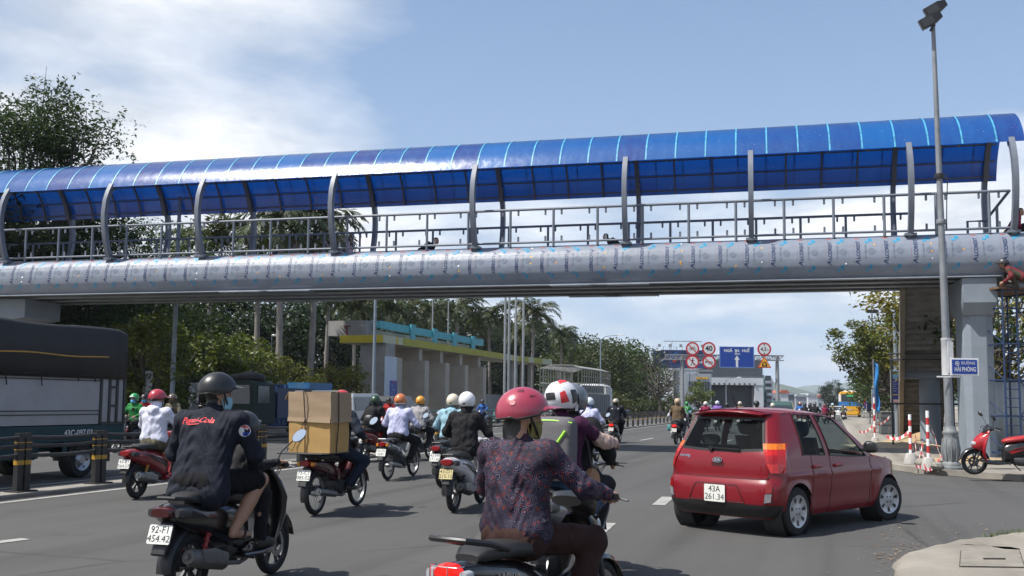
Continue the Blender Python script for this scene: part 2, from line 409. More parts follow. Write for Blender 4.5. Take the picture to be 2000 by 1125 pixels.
hill([(1560, 795), (1620, 786), (1655, 762), (1690, 753), (1760, 748), (1850, 765), (1950, 790)], 2900, 'hill')
hill([(1250, 780), (1380, 765), (1500, 760), (1560, 757), (1640, 748), (1760, 738), (1900, 742), (2100, 780)], 5200, 'mountain')

# ------------------------------------------------------------------ footbridge
ZS = 5.2
BA, BB = G(0, 577, ZS), G(1990, 537, ZS)
bx = (BB - BA); bx.z = 0; BL = bx.length; bx.normalize()
BROOT = thing('footbridge', 'unfinished steel footbridge over the road with curved blue plastic roof and film wrapped girder', 'footbridge')
BROOT.location = (BA.x, BA.y, 0); BROOT.rotation_euler = (0, 0, math.atan2(bx.y, bx.x))
by = Vector((-bx.y, bx.x, 0))
def UB(px, off=0.0):
    d = ray(px, 500); a = BA + by * off      # solve a + u*bx = k*d in xy
    det = bx.x * -d.y + d.x * bx.y
    return (-a.x * -d.y + d.x * -a.y) / det
U0, U1 = UB(-620), UB(2075)
UR = UB(1990)
W = 3.2
PROF = [(-0.34, 6.47), (-0.22, 6.45), (-0.06, 6.36), (0.08, 6.2), (0.17, 6.0), (0.21, 5.78), (0.19, 5.56), (0.11, 5.36), (-0.02, 5.2)]
pl = [0.0]
for a, b_ in zip(PROF, PROF[1:]): pl.append(pl[-1] + math.hypot(b_[0] - a[0], b_[1] - a[1]))
PLEN = pl[-1]
def prof(v, off=0.0):
    o = np.interp(v, pl, [p[0] for p in PROF]); z = np.interp(v, pl, [p[1] for p in PROF])
    do = np.interp(v + 0.02, pl, [p[0] for p in PROF]) - np.interp(v - 0.02, pl, [p[0] for p in PROF]); dz_ = np.interp(v + 0.02, pl, [p[1] for p in PROF]) - np.interp(v - 0.02, pl, [p[1] for p in PROF])
    l = math.hypot(do, dz_) or 1
    return o - dz_ / l * off, z + do / l * off
M_FILM = mat('film_cladding', (0.178, 0.206, 0.256), 0.42, 0.0, var=0.14, scale=1.6, bump=0.45, bscale=4)
cb = MB(); vs_ = [i * PLEN / 24 for i in range(25)]
us = np.linspace(U0, U1, 60)
cb.grid(lambda a, b_: (U0 + (U1 - U0) * a, -prof(b_ * PLEN)[0], prof(b_ * PLEN)[1]), 60, 24)
clad = cb.build('cladding', M_FILM, BROOT, smooth=40, fix=False)
cb = MB(); cb.grid(lambda a, b_: (U0 + (U1 - U0) * a, W + prof(b_ * PLEN)[0], prof(b_ * PLEN)[1]), 40, 12)
cb.build('cladding', M_FILM, BROOT, smooth=40)
# printed film: word mark, cyan emblem, grey ring, little orange arrows, fine print; tape patches
mk = MB(); T = 0.78; rng = random.Random(4)
def mp(u0, v0, flip=1):
    def f(x, y):
        o, z = prof(min(max(v0 - flip * x, 0.0), PLEN), 0.005); return (u0 - flip * y, -o, z)
    return f
def disc(u0, v0, r, m, r2=0.0, k=14):
    f = mp(u0, v0)
    if r2:
        mk.add([f(math.cos(2 * PI * i / k) * q, math.sin(2 * PI * i / k) * q) for i in range(k) for q in (r, r2)], [(2 * i, 2 * i + 1, (2 * i + 3) % (2 * k), (2 * i + 2) % (2 * k)) for i in range(k)], m)
    else: mk.add([f(math.cos(2 * PI * i / k) * r, math.sin(2 * PI * i / k) * r) for i in range(k)], [tuple(range(k))], m)
nt = int((U1 - U0) / T)
for i in range(nt):
    u = U0 + (i + 0.5) * T + rng.uniform(-0.02, 0.02)
    pan = i // 3; fl = -1 if pan in (4, 9, 14, 15, 22) else 1
    f = mp(u, 0.80, fl)
    mk.text('LCOREST', 0.142, lambda x, y, f=f: f(x + 0.09, y), 0, fat=0.03)
    mk.add([f(-0.40, -0.075), f(-0.30, 0.085), f(-0.26, 0.085), f(-0.235, -0.06), f(-0.29, 0.02)], [(0, 1, 4), (1, 2, 4), (2, 3, 4)], 0)
    f2 = mp(u + 0.2, 0.78, fl); mk.text('ISO 9001:2008', 0.07, f2, 3, fat=.02)
    f3 = mp(u - 0.13 * fl, 0.80, fl); [mk.add([f3(-.36 + .03 * q, -.006), f3(-.36 + .03 * q + .02, -.006), f3(-.36 + .03 * q + .02, .006), f3(-.36 + .03 * q, .006)], [(0, 1, 2, 3)], 5) for q in range(24)]
    disc(u + 0.36, 0.78, 0.105, 3, 0.085); disc(u + 0.36, 0.78, 0.065, 3, 0.03)
    for v, q in ((0.40, 0.075), (1.27, 0.06)):
        for a in range(3):
            disc(u + 0.30 + 0.065 * math.cos(a * 2.1 + fl), v + 0.065 * math.sin(a * 2.1), q * 0.75, 1, 0, 10)
    g = mp(u - 0.02, 0.28); mk.add([g(-0.015, -0.07), g(0.015, -0.07), g(0.015, 0.02), g(0.04, 0.02), g(0, 0.08), g(-0.04, 0.02), g(-0.015, 0.02)], [(0, 1, 2, 6), (3, 4, 5)], 2)
    if i % 3 == 0:
        for v in (0.35, 0.62, 0.9, 1.1):
            if rng.random() < 0.62: disc(u - 0.36 + rng.uniform(-.02, .02), v + rng.uniform(-.08, .08), rng.uniform(0.02, 0.034), rng.choice((4, 4, 6)), 0, 6)
        ga = [prof(v, 0.004) for v in np.linspace(0.01, PLEN, 12)]
        for (o1, z1), (o2, z2) in zip(ga, ga[1:]): mk.add([(u - 0.395, -o1, z1), (u - 0.385, -o1, z1), (u - 0.385, -o2, z2), (u - 0.395, -o2, z2)], [(0, 1, 2, 3)], 3)
    elif rng.random() < 0.35: disc(u - 0.33, rng.uniform(0.3, 1.2), 0.028, 4, 0, 6)
    ga = [prof(v, 0.0045) for v in np.linspace(0.25, PLEN * 0.93, 10)]
    for (o1, z1), (o2, z2) in zip(ga[::2], ga[1::2]): mk.add([(u - 0.265, -o1, z1), (u - 0.259, -o1, z1), (u - 0.259, -o2, z2), (u - 0.265, -o2, z2)], [(0, 1, 2, 3)], 5)
INK = [mat('ink_navy', (0.026, 0.038, 0.105), 0.4, var=0), mat('ink_cyan', (0.04, 0.25, 0.42), 0.4, var=0), mat('ink_orange', (0.55, 0.12, 0.07), 0.4, var=0), mat('ink_grey', (0.15, 0.18, 0.235), 0.4, var=0), mat('tape_yellow', (0.75, 0.38, 0.03), 0.5, var=0), mat('ink_fine', (0.33, 0.2, 0.24), 0.4, var=0), mat('tape_white', (0.8, 0.8, 0.8), 0.5, var=0)]
mk.build('lettering', INK, clad, smooth=0, fix=False)
# deck, beams and bracing seen from below
db = MB()
db.box(U0, U1, 0.25, W - 0.25, 6.35, 6.45); db.box(U0, U1, 0.10, W - 0.1, 5.62, 5.68)
db.build('deck', M_GREYM, BROOT, smooth=0)
bb = MB(); M_BEAM = mat('beam_grey', (0.30, 0.33, 0.37), 0.4, 0.3, var=0.2, scale=2)
for y in (0.06, W * 0.33, W * 0.67, W - 0.06):
    bb.box(U0, U1, y - 0.02, y + 0.02, 5.2, 5.62)
    bb.box(U0, U1, y - 0.13, y + 0.13, 5.17, 5.2)
u = U0 + 0.6; k = 0
while u < U1 - 2.4:
    for y0, y1 in ((0.08, W * 0.33 - .02), (W * 0.33 + .02, W * 0.67 - .02), (W * 0.67 + .02, W - 0.08)):
        bb.box(u - 0.06, u + 0.06, y0, y1, 5.3, 5.5)
        bb.bar((u, y0, 5.34), (u + 2.4, y1, 5.34), 0.07, 0.07); bb.bar((u, y1, 5.38), (u + 2.4, y0, 5.38), 0.07, 0.07)
    u += 2.4
bb.build('beam_grid', M_BEAM, BROOT, smooth=0)
for u in (UB(1130), UB(1210), UB(480), UB(560)):
    for y0, y1, ys_ in ((-0.12, 0.26, (-0.06, 0.16)), (W - 0.27, W + 0.12, (W - 0.2, W + 0.06))):
        sp = MB(); sp.box(u - 0.9, u + 0.9, y0, y1, 5.145, 5.168)
        for i in range(18):
            for y in ys_: sp.ball((u - 0.85 + i * 0.1, y, 5.14), 0.025, k=6, n=4)
        sp.build('splice_plate', M_BEAM, BROOT, smooth=0)
# curved columns, inner and outer side
CP = [(-0.10, 6.40), (0.06, 6.7), (0.2, 7.1), (0.30, 7.55), (0.33, 8.0), (0.27, 8.45), (0.14, 8.78), (-0.04, 9.08)]
def arch(a): return (-W / 2 + (W / 2 + 0.03) * math.cos(a), 8.95 + 1.2 * math.sin(a))
cpx = [-560, -370, -185, 10, 212, 393, 652, 927, 1222, 1468, 1780, 1983]
CU = [UB(p, 0) for p in cpx]
def column(u, sgn):
    b = MB(); pts = CP
    for (o1, z1), (o2, z2) in zip(pts, pts[1:]):
        f = (lambda o: -o) if sgn > 0 else (lambda o: W + o)
        b.bar((u, f(o1), z1), (u, f(o2), z2), 0.16, 0.2, up=(1, 0, 0)) if False else None
    secs = []
    for i, (o, z) in enumerate(pts):
        y = -o if sgn > 0 else W + o
        a, c = pts[max(i - 1, 0)], pts[min(i + 1, len(pts) - 1)]
        dy_, dz_ = (-(c[0] - a[0]) if sgn > 0 else c[0] - a[0]), c[1] - a[1]; l = math.hypot(dy_, dz_); ny, nz = dz_ / l * 0.095, -dy_ / l * 0.095
        secs.append([(u - 0.075, y - ny, z - nz), (u + 0.075, y - ny, z - nz), (u + 0.075, y + ny, z + nz), (u - 0.075, y + ny, z + nz)])
    b.loft(secs); b.box(u - 0.16, u + 0.16, (-pts[0][0] if sgn > 0 else W + pts[0][0]) - 0.16, (-pts[0][0] if sgn > 0 else W + pts[0][0]) + 0.16, 6.40, 6.475)
    return b.build('column', M_GREYM, BROOT, smooth=30)
for u in CU: column(u, 1); column(u, -1)
# roof sheets
def roofmat():
    m = bpy.data.materials.new('blue_plastic_sheet'); m.use_nodes = True; m.node_tree.nodes.clear(); n = NT(m.node_tree)
    tc = n.new('ShaderNodeTexCoord'); s = n.new('ShaderNodeSeparateXYZ', {0: tc.outputs['Object']})
    pid = n.math('FLOOR', n.math('DIVIDE', s.outputs[0], 0.9))
    wn = n.new('ShaderNodeTexWhiteNoise', noise_dimensions='1D'); n.l.new(pid, wn.inputs['W'])
    c = n.mix(wn.outputs[0], (0.003, 0.15, 0.50), (0.022, 0.05, 0.27))
    mp_ = n.new('ShaderNodeMapping', {'Vector': tc.outputs['Object'], 'Scale': (1, 0.25, 0.25)})
    a = n.new('ShaderNodeTexNoise', {'Vector': mp_.outputs[0], 'Scale': 5.0, 'Detail': 8.0, 'Roughness': 0.7})
    c = n.mix(n.ramp(a.outputs[0], [(0.4, 0.0), (0.75, 0.6)]), c, (0.02, 0.17, 0.50))
    sk = n.new('ShaderNodeTexNoise', {'Vector': tc.outputs['Object'], 'Scale': 26.0, 'Detail': 2.0})
    c = n.mix(n.ramp(sk.outputs[0], [(0.71, 0.0), (0.74, 0.8)]), c, (0.6, 0.65, 0.72))
    b = n.new('ShaderNodeBsdfPrincipled', {'Base Color': c, 'Roughness': 0.16, 'Coat Weight': 1.0, 'Coat Roughness': 0.2, 'Specular IOR Level': 0.7})
    rr = n.math('MULTIPLY_ADD', a.outputs[0], 0.20); m.node_tree.nodes[-1].inputs[2].default_value = 0.09
    n.l.new(rr, b.inputs['Roughness'])
    bn = n.new('ShaderNodeTexNoise', {'Vector': tc.outputs['Object'], 'Scale': 3.5, 'Detail': 5.0})
    bp = n.new('ShaderNodeBump', {'Height': bn.outputs[0], 'Strength': 0.16, 'Distance': 0.05})
    n.l.new(bp.outputs[0], b.inputs['Normal']); n.l.new(bp.outputs[0], b.inputs['Coat Normal'])
    t = n.new('ShaderNodeBsdfTranslucent', {'Color': (0.003, 0.075, 0.37, 1)})
    mx = n.new('ShaderNodeMixShader', {0: 0.42, 1: b.outputs[0], 2: t.outputs[0]})
    n.l.new(mx.outputs[0], n.new('ShaderNodeOutputMaterial').inputs[0]); return m
rb = MB(); NR = 28; UL = U0 - 0.5; URF = UR + 0.25
def rp(u, k, d=0.0):
    a = rad(24 + 143 * k); c = (-W / 2 + (1.84 + d) * math.cos(a), 8.15 + (2.05 + d) * math.sin(a)); return (u, -c[0], c[1])
rb.grid(lambda a, b_: rp(UL + (URF - UL) * a, b_), 90, NR)
roof = rb.build('roof_sheet', roofmat(), BROOT, smooth=60, fix=False)
sb = MB(); u = UL + 0.9
while u < URF:
    uu = math.floor(u / 0.9) * 0.9
    for j in range(NR): sb.add([rp(uu - 0.022, j / NR, 0.012), rp(uu + 0.022, j / NR, 0.012), rp(uu + 0.022, (j + 1) / NR, 0.012), rp(uu - 0.022, (j + 1) / NR, 0.012)], [(0, 1, 2, 3)])
    u += 0.9
sb.build('seam_strip', mat('cyan_strip', (0.06, 0.30, 0.46), 0.4, var=0.5, scale=8), roof, smooth=0)
fb = MB()
for kk in (0.03, 0.13, 0.25, 0.37, 0.5, 0.63, 0.75, 0.87, 0.97):
    p = rp(0, kk, -0.07); fb.bar((UL + 0.2, p[1], p[2]), (URF - 0.1, p[1], p[2]), 0.05, 0.05)
u = CU[0]; ribs = []
for a, b_ in zip(CU, CU[1:]):
    n = max(2, round((b_ - a) / 1.15)); ribs += [(a + (b_ - a) * i / n, i == 0) for i in range(n)]
ribs.append((CU[-1], True))
for u, big in ribs:
    h = 0.075 if big else 0.03
    secs = []
    for j in range(17):
        p, q = rp(u, j / 16, -0.06), rp(u, j / 16, -0.06 - 2 * h)
        secs.append([(u - h, p[1], p[2]), (u + h, p[1], p[2]), (u + h, q[1], q[2]), (u - h, q[1], q[2])])
    fb.loft(secs)
fb.build('roof_frame', mat('frame_brown_grey', (0.10, 0.10, 0.105), 0.55, var=0.1), BROOT, smooth=30)
# handrails with glass clips still empty
def railing(y, ua, ub, u_ref, sgn):
    b = MB(); zt, zb = 7.62, 6.56
    b.tube([(ua, y, zt), (ub, y, zt)], 0.042); b.tube([(ua, y, zb), (ub, y, zb)], 0.036)
    p = 1.40; i0 = math.ceil((ua - u_ref) / p); i1 = math.floor((ub - u_ref) / p)
    for i in range(i0, i1 + 1):
        u = u_ref + i * p; b.tube([(u, y, 6.42), (u, y, zt)], 0.042)
        for du in (-0.26, 0.26):
            for z0, z1 in ((zt - 0.17, zt), (zb, zb + 0.17)):
                b.box(u + du - 0.032, u + du + 0.032, y - 0.012, y + 0.012, z0, z1)
                b.lathe([(0, -0.012), (0.032, -0.012), (0.032, 0.012), (0, 0.012)], 'y', (u + du, y, z0 if z1 == zt else z1), 10)
    return b.build('handrail', M_GREYM, BROOT, smooth=35)
railing(0.12, U0, UB(1978), UB(1345), 1); railing(W - 0.12, U0, UB(1775, W), UB(1310, W), 1)
er = MB(); ue = UB(1978)
er.tube([(UB(1890, W), W - 0.12, 6.42), (UB(1890, W), W - 0.12, 7.3), (UB(1925, W), W - 0.12, 7.3), (ue, 0.12, 7.62)], 0.042); er.tube([(UB(1925, W), W - 0.12, 7.3), (UB(1925, W), W - 0.12, 6.42)], 0.042); er.tube([((ue + UB(1925, W)) / 2, W / 2, 7.46), ((ue + UB(1925, W)) / 2, W / 2, 6.42)], 0.042)
er.build('end_rail', M_GREYM, BROOT)
# piers
def pier(u, hw_cap, hw, ycol, capz=5.16):
    b = MB(); y0, y1 = 0.25, W - 0.25
    b.loft([[(u - hw, ycol - 0.5, z), (u - hw * 0.5, ycol - 0.62, z), (u + hw * 0.5, ycol - 0.62, z), (u + hw, ycol - 0.5, z), (u + hw, ycol + 0.5, z), (u + hw * 0.5, ycol + 0.62, z), (u - hw * 0.5, ycol + 0.62, z), (u - hw, ycol + 0.5, z)] for z in (0, 4.3)])
    b.loft([[(u - q, ycol - r, z), (u + q, ycol - r, z), (u + q, ycol + r, z), (u - q, ycol + r, z)] for q, r, z in ((hw * 1.0, 0.66, 4.1), (hw_cap, 0.95, 4.45), (hw_cap, 0.95, capz))])
    return b.build('pier', M_CONCB, BROOT, smooth=25, bevel=0.03)
pier(UB(1898, 0.9), 0.46, 0.40, 0.95)
pier(UB(-55, 1.6), UB(90, 1.6) - UB(-55, 1.6), 0.5, 1.6)

# staircase flight beyond the bridge (its boarded underside faces us)
_s0 = at(1817, 560, 30.0); sdir = Vector((0.355, 0.935, 0)); srx = Vector((sdir.y, -sdir.x, 0))
stair = thing('concrete_staircase', 'concrete stair flight with boarded grey underside rising to the bridge', 'staircase', (_s0.x, _s0.y, 0), math.degrees(math.atan2(sdir.x, sdir.y)))
b = MB(); hw = 0.72
b.prism([(0, 5.15), (0, 5.5), (4.3, 3.3), (5.6, 3.3), (9.2, 0.7), (9.2, 0.3), (5.5, 2.75), (4.3, 2.75)], -hw, hw, 'x')
for i in range(14):
    y = 0.2 + i * 0.3; z = 5.12 - i * 0.1705; b.box(-hw + 0.02, hw - 0.02, y, y + 0.285, z - 0.16, z - 0.03)
for i in range(12):
    y = 5.6 + i * 0.29; z = 2.72 - i * 0.195; b.box(-hw + 0.02, hw - 0.02, y, y + 0.275, z - 0.16, z - 0.03)
b.build('stair_slab', mat('formwork_concrete', (0.17, 0.17, 0.165), 0.9, var=0.35, scale=3, bump=0.4), stair, smooth=0)
b = MB(); b.prism([(-0.1, 5.1), (-0.1, 5.9), (4.4, 3.75), (5.6, 3.75), (9.2, 1.2), (9.2, 0.12), (8.7, 0.12), (5.5, 2.4), (4.3, 2.4)], -hw - 0.15, -hw, 'x'); b.build('side_panel', mat('dusty_beige', (0.22, 0.195, 0.16), 0.8, var=0.2), stair, smooth=0)
b = MB(); b.lathe([(0.34, 0.12), (0.34, 2.75)], 'z', (0.1, 4.9, 0), 16); b.box(-hw, hw, 4.4, 5.5, 2.5, 2.74); b.build('support', M_CONCB, stair)
b = MB()
b.box(-hw, hw, 9.0, 9.3, 0.1, 2.9)
b.build('end_wall', mat('form_board', (0.16, 0.158, 0.15), 0.9, var=0.35, scale=3), stair, smooth=0)
sf = MB()
for x in (-1.15, 0.75):
    for y in (3.0, 4.6): sf.tube([(x, y, 0.12), (x, y, 3.4)], 0.03)
    for z in (0.9, 1.9, 3.0): sf.tube([(x, 3.0, z), (x, 4.6, z)], 0.025)
for z in (1.6, 3.1, 3.3):
    sf.tube([(-1.25, 3.0, z), (0.95, 3.0, z)], 0.03)
sf.tube([(-1.15, 3.0, 0.3), (-1.15, 4.6, 1.9)], 0.02); sf.tube([(-1.15, 4.6, 1.9), (-1.15, 3.0, 3.2)], 0.02)
so = thing('scaffold_frame', 'dark steel scaffold frame standing under the concrete stair flight', 'scaffold', (_s0.x, _s0.y, 0), math.degrees(math.atan2(sdir.x, sdir.y)))
sf.build('tube_frame', M_DARKM, so)
# ------------------------------------------------------------------ trees
def onT(px, t):
    "ground point on the ray of a column, t metres left of the camera's road line"
    d = ray(px, 785); d.z = 0; k = t / d.dot(NL); return Vector((d.x * k, d.y * k, 0))
def leaf_mesh(pts, size, seed, aspect=0.5, up=0.5):
    r = np.random.RandomState(seed); n = len(pts); pts = np.asarray(pts)
    d = r.normal(size=(n, 3)); d[:, 2] *= 0.6; d /= np.linalg.norm(d, axis=1)[:, None]
    nn = r.normal(size=(n, 3)); nn[:, 2] += up * 2; w_ = np.cross(d, nn); w_ /= np.linalg.norm(w_, axis=1)[:, None]
    L = size * r.uniform(0.6, 1.35, n)[:, None]; drop = np.zeros((n, 3)); drop[:, 2] = -0.12
    v = np.stack([pts, pts + d * L * 0.5 + w_ * L * aspect * 0.5, pts + d * L + drop * L, pts + d * L * 0.5 - w_ * L * aspect * 0.5], 1).reshape(-1, 3)
    return v
def mesh_quads(name, v, m, parent):
    me = bpy.data.meshes.new(name); n = len(v); me.vertices.add(n); me.vertices.foreach_set('co', v.astype('f').ravel())
    me.loops.add(n); me.loops.foreach_set('vertex_index', np.arange(n, dtype='i')); me.polygons.add(n // 4)
    me.polygons.foreach_set('loop_start', np.arange(0, n, 4, dtype='i')); me.update(calc_edges=True)
    me.materials.append(m); o = bpy.data.objects.new(name, me); COL.objects.link(o); o.parent = parent; return o
M_BARK = mat('bark', (0.075, 0.065, 0.055), 0.9, var=0.35, scale=5, bump=0.6, bscale=14)
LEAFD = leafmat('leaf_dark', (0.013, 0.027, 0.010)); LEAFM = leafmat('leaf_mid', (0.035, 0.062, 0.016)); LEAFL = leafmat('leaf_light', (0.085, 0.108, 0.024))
LEAFY = leafmat('leaf_olive', (0.115, 0.12, 0.026)); LEAFP = leafmat('leaf_palm', (0.042, 0.06, 0.026), 0.4, 0.2); LEAFC = leafmat('leaf_dull', (0.042, 0.056, 0.022))
def tree(label, loc, H, R, z0, seed, ls, ncl, per, m, name='tree', group=None, spread=0.26, bare=0.0, sq=1.0, feather=False):
    r = np.random.RandomState(seed); root = thing(name, label, 'tree', loc, seed * 37 % 360, group)
    b = MB(); lean = r.normal(size=2) * 0.04 * H
    th = z0 + (H - z0) * 0.25
    tr = [(lean[0] * q * q + 0.06 * math.sin(q * 7 + seed), lean[1] * q * q, th * q) for q in np.linspace(0, 1, 6)]
    r0 = 0.02 * H + 0.05
    b.tube(tr, [r0 * (1 - 0.45 * q) for q in np.linspace(0, 1, 6)], k=9)
    top = np.array(tr[-1]); cl = []
    cz = (H + z0) / 2; hz_ = (H - z0) / 2 * 0.92
    for i in range(ncl):
        u = r.normal(size=3); u /= np.linalg.norm(u); q = r.uniform(0.25, 1) ** 0.45
        c = np.array([lean[0] + u[0] * R * q * (0.85 + 0.3 * math.sin(seed + 3 * math.atan2(u[1], u[0]))), lean[1] + u[1] * R * q, cz + u[2] * hz_ * q]); cl.append(c)
    for c in cl[: min(ncl, 46)]:
        st = np.array(tr[r.randint(3, 6)]); mid = st * 0.5 + c * 0.5 + np.array([0, 0, -0.06 * H]) + r.normal(size=3) * 0.03 * H
        pts = [st, st * 0.6 + mid * 0.4 + r.normal(size=3) * 0.01 * H, mid, mid * 0.4 + c * 0.6 + r.normal(size=3) * 0.02 * H, c]
        b.tube(pts, [r0 * 0.42, r0 * 0.33, r0 * 0.22, r0 * 0.13, r0 * 0.04], k=5)
        if bare:
            for q in range(3): b.tube([pts[3], c + r.normal(size=3) * R * 0.16], [r0 * 0.08, r0 * 0.02], k=4)
    b.build('trunk', M_BARK, root)
    P = []
    for c in cl:
        sz = R * spread * r.uniform(0.6, 1.35); n = int(per * r.uniform(0.5, 1.5))
        if feather:
            for j in range(n):
                p = c + r.normal(size=3) * sz * np.array([1, 1, 0.55]); a = r.uniform(0, 2 * PI); dn = np.array([math.cos(a), math.sin(a), r.uniform(-0.35, 0.2)])
                for q in range(6): P.append(p + dn * ls * 0.55 * q + r.normal(size=3) * ls * 0.16 - np.array([0, 0, 0.02 * q * q * ls]))
        else:
            g = r.normal(size=(n, 3)); g /= np.linalg.norm(g, axis=1)[:, None]
            P += list(c + g * (r.uniform(0, 1, (n, 1)) ** 0.4) * sz * np.array([1, 1, 0.62 * sq]))
    P = np.array(P); P = P[P[:, 2] > 0.1]
    mesh_quads('crown', leaf_mesh(P, ls * (1.3 if feather else 1), seed + 5, 0.42 if feather else 0.5), m, root)
    return root
def place(src, label, loc, scale=1.0, rot=0.0):
    o = copy_tree(src); o['label'] = label; o.location = loc; o.scale = (scale, scale, scale); o.rotation_euler = (0, 0, rot); return o
# prominent feathery tree at the left, rising over the bridge roof
tree('tall feathery tree with bare twigs on top rising above the blue roof', at(42, 700, 42).xy.to_3d(), 15.3, 3.4, 5.0, 11, 0.14, 80, 62, leafmat('leaf_feather', (0.026, 0.05, 0.018)), group='trees behind the bridge', bare=1, feather=True, spread=0.21)
tree('spreading feathery tree whose branch reaches right over the bridge roof', at(150, 700, 46).xy.to_3d(), 11.6, 4.2, 4.0, 23, 0.14, 70, 85, MATS['leaf_feather'], group='trees behind the bridge', feather=True, spread=0.22)
tree('dense feathery green tree seen through the bridge railing beside the lamp post', at(262, 700, 50).xy.to_3d(), 11.0, 5.2, 2.0, 31, 0.16, 70, 80, LEAFM, group='trees behind the bridge', feather=True, spread=0.22)
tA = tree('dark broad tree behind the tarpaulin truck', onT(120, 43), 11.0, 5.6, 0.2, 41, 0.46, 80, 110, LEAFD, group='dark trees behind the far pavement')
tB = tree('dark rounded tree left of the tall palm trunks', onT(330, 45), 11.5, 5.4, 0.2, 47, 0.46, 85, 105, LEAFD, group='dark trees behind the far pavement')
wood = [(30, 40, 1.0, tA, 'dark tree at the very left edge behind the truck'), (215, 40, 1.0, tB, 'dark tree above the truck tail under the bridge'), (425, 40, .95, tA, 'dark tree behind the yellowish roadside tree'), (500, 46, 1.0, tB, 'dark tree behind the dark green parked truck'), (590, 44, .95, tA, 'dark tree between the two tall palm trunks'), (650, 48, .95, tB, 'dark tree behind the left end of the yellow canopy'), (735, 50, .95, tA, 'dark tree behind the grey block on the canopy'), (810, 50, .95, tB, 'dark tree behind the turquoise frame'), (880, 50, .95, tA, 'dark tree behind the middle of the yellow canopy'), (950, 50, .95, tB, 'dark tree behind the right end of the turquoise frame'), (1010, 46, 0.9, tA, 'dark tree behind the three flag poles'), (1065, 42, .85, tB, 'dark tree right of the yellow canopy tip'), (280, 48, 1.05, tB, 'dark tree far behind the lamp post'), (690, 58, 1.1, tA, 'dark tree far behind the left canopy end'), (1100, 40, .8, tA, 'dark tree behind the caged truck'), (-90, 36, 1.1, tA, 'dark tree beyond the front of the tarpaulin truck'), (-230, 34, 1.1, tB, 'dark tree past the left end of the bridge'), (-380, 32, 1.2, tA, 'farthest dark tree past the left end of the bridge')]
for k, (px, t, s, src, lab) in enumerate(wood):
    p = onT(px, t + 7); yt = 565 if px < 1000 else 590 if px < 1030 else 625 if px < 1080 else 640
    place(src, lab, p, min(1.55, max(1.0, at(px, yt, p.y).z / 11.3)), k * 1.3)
tL = tree('yellow green roadside tree left of the grey lamp post', onT(290, 26), 5.2, 2.5, 0.8, 53, 0.22, 50, 110, LEAFL, group='light green roadside trees')
for k, (px, t, s, lab) in enumerate([(385, 27.5, 0.95, 'yellow green roadside tree right of the grey lamp post'), (450, 28, 0.98, 'light green roadside tree above the black helmet'), (520, 29, 0.85, 'light green roadside tree beside the first palm trunk'), (655, 30, 0.78, 'light green bush behind the boxes and silver van')]): place(tL, lab, onT(px, t), s, 1.1 * k + 1)
tG = tree('large green tree behind the street lamp right of the caged truck', onT(1200, 27), 10.6, 6.2, 0.5, 61, 0.42, 90, 85, LEAFM, group='trees along the far side')
for k, (px, t, s, lab) in enumerate([(1150, 28, 0.98, 'large green tree partly behind the caged truck'), (1245, 27, 0.92, 'green tree beside the billboard'), (1130, 36, 1.05, 'green tree further back over the caged truck'), (1195, 42, 1.4, 'olive treetop highest on the skyline beside the billboard')]):
    o = place(tG, lab, onT(px, t), s, 2.2 * k + 1)
    if k in (0, 3): 
        for c in o.children:
            if c.name.startswith('crown'): c.data = c.data.copy(); c.data.materials[0] = LEAFC
tU = tree('low bush behind the teal guard rail', onT(1205, 20), 3.0, 2.6, 0.1, 67, 0.3, 26, 70, LEAFC, name='bush', group='bushes behind the guard rail')
for k, px in enumerate((1240, 1270, 1300, 1170)): place(tU, ['low bush under the tall street lamp', 'low bush under the bare branched tree', 'low bush left of the left gantry post', 'low bush right of the caged truck'][k], onT(px, 20 + k), 0.9 + 0.1 * k, k)
tree('bare branched tree left of the gantry post', onT(1290, 19), 8.0, 3.6, 2.2, 71, 0.22, 34, 5, LEAFC, group='trees along the far side', bare=1)
tree('small bright green tree before the shop building', onT(1365, 17), 4.4, 2.4, 0.6, 73, 0.28, 34, 70, LEAFL, group='trees along the far side')
# right hand pavement
def onS(px, t): return onT(px, -t)
tR = tree('olive green tree on the pavement left of the staircase', at(1748, 790, 50).xy.to_3d(), 6.3, 2.9, 2.6, 83, 0.17, 80, 210, leafmat('leaf_right', (0.085, 0.10, 0.022)), group='trees along the near pavement', spread=0.22)
o = tR
place(tG, 'dense green tree behind the blue and white banner', at(1762, 790, 72).xy.to_3d(), 0.62, 0.4)
place(tG, 'dense green tree beside the bus', at(1727, 790, 110).xy.to_3d(), 0.62, 1.4)
place(tG, 'dense green tree behind the staircase', at(1800, 790, 80).xy.to_3d(), 0.75, 2.4)
place(tB, 'dark far tree left of the bus', at(1632, 790, 330).xy.to_3d(), 0.9, 0.5); place(tB, 'small dark far tree at the road end', at(1672, 790, 380).xy.to_3d(), 0.75, 2.5)
tree('olive tree behind the blue scaffold', at(1968, 790, 36).xy.to_3d(), 8.2, 4.2, 1.5, 89, 0.2, 70, 120, LEAFY, group='trees along the near pavement')
tree('dark leaning tree trunk with sparse leaves beside the scaffold', at(1925, 800, 33).xy.to_3d(), 6.5, 2.6, 3.0, 97, 0.24, 30, 30, LEAFM, group='trees along the near pavement')

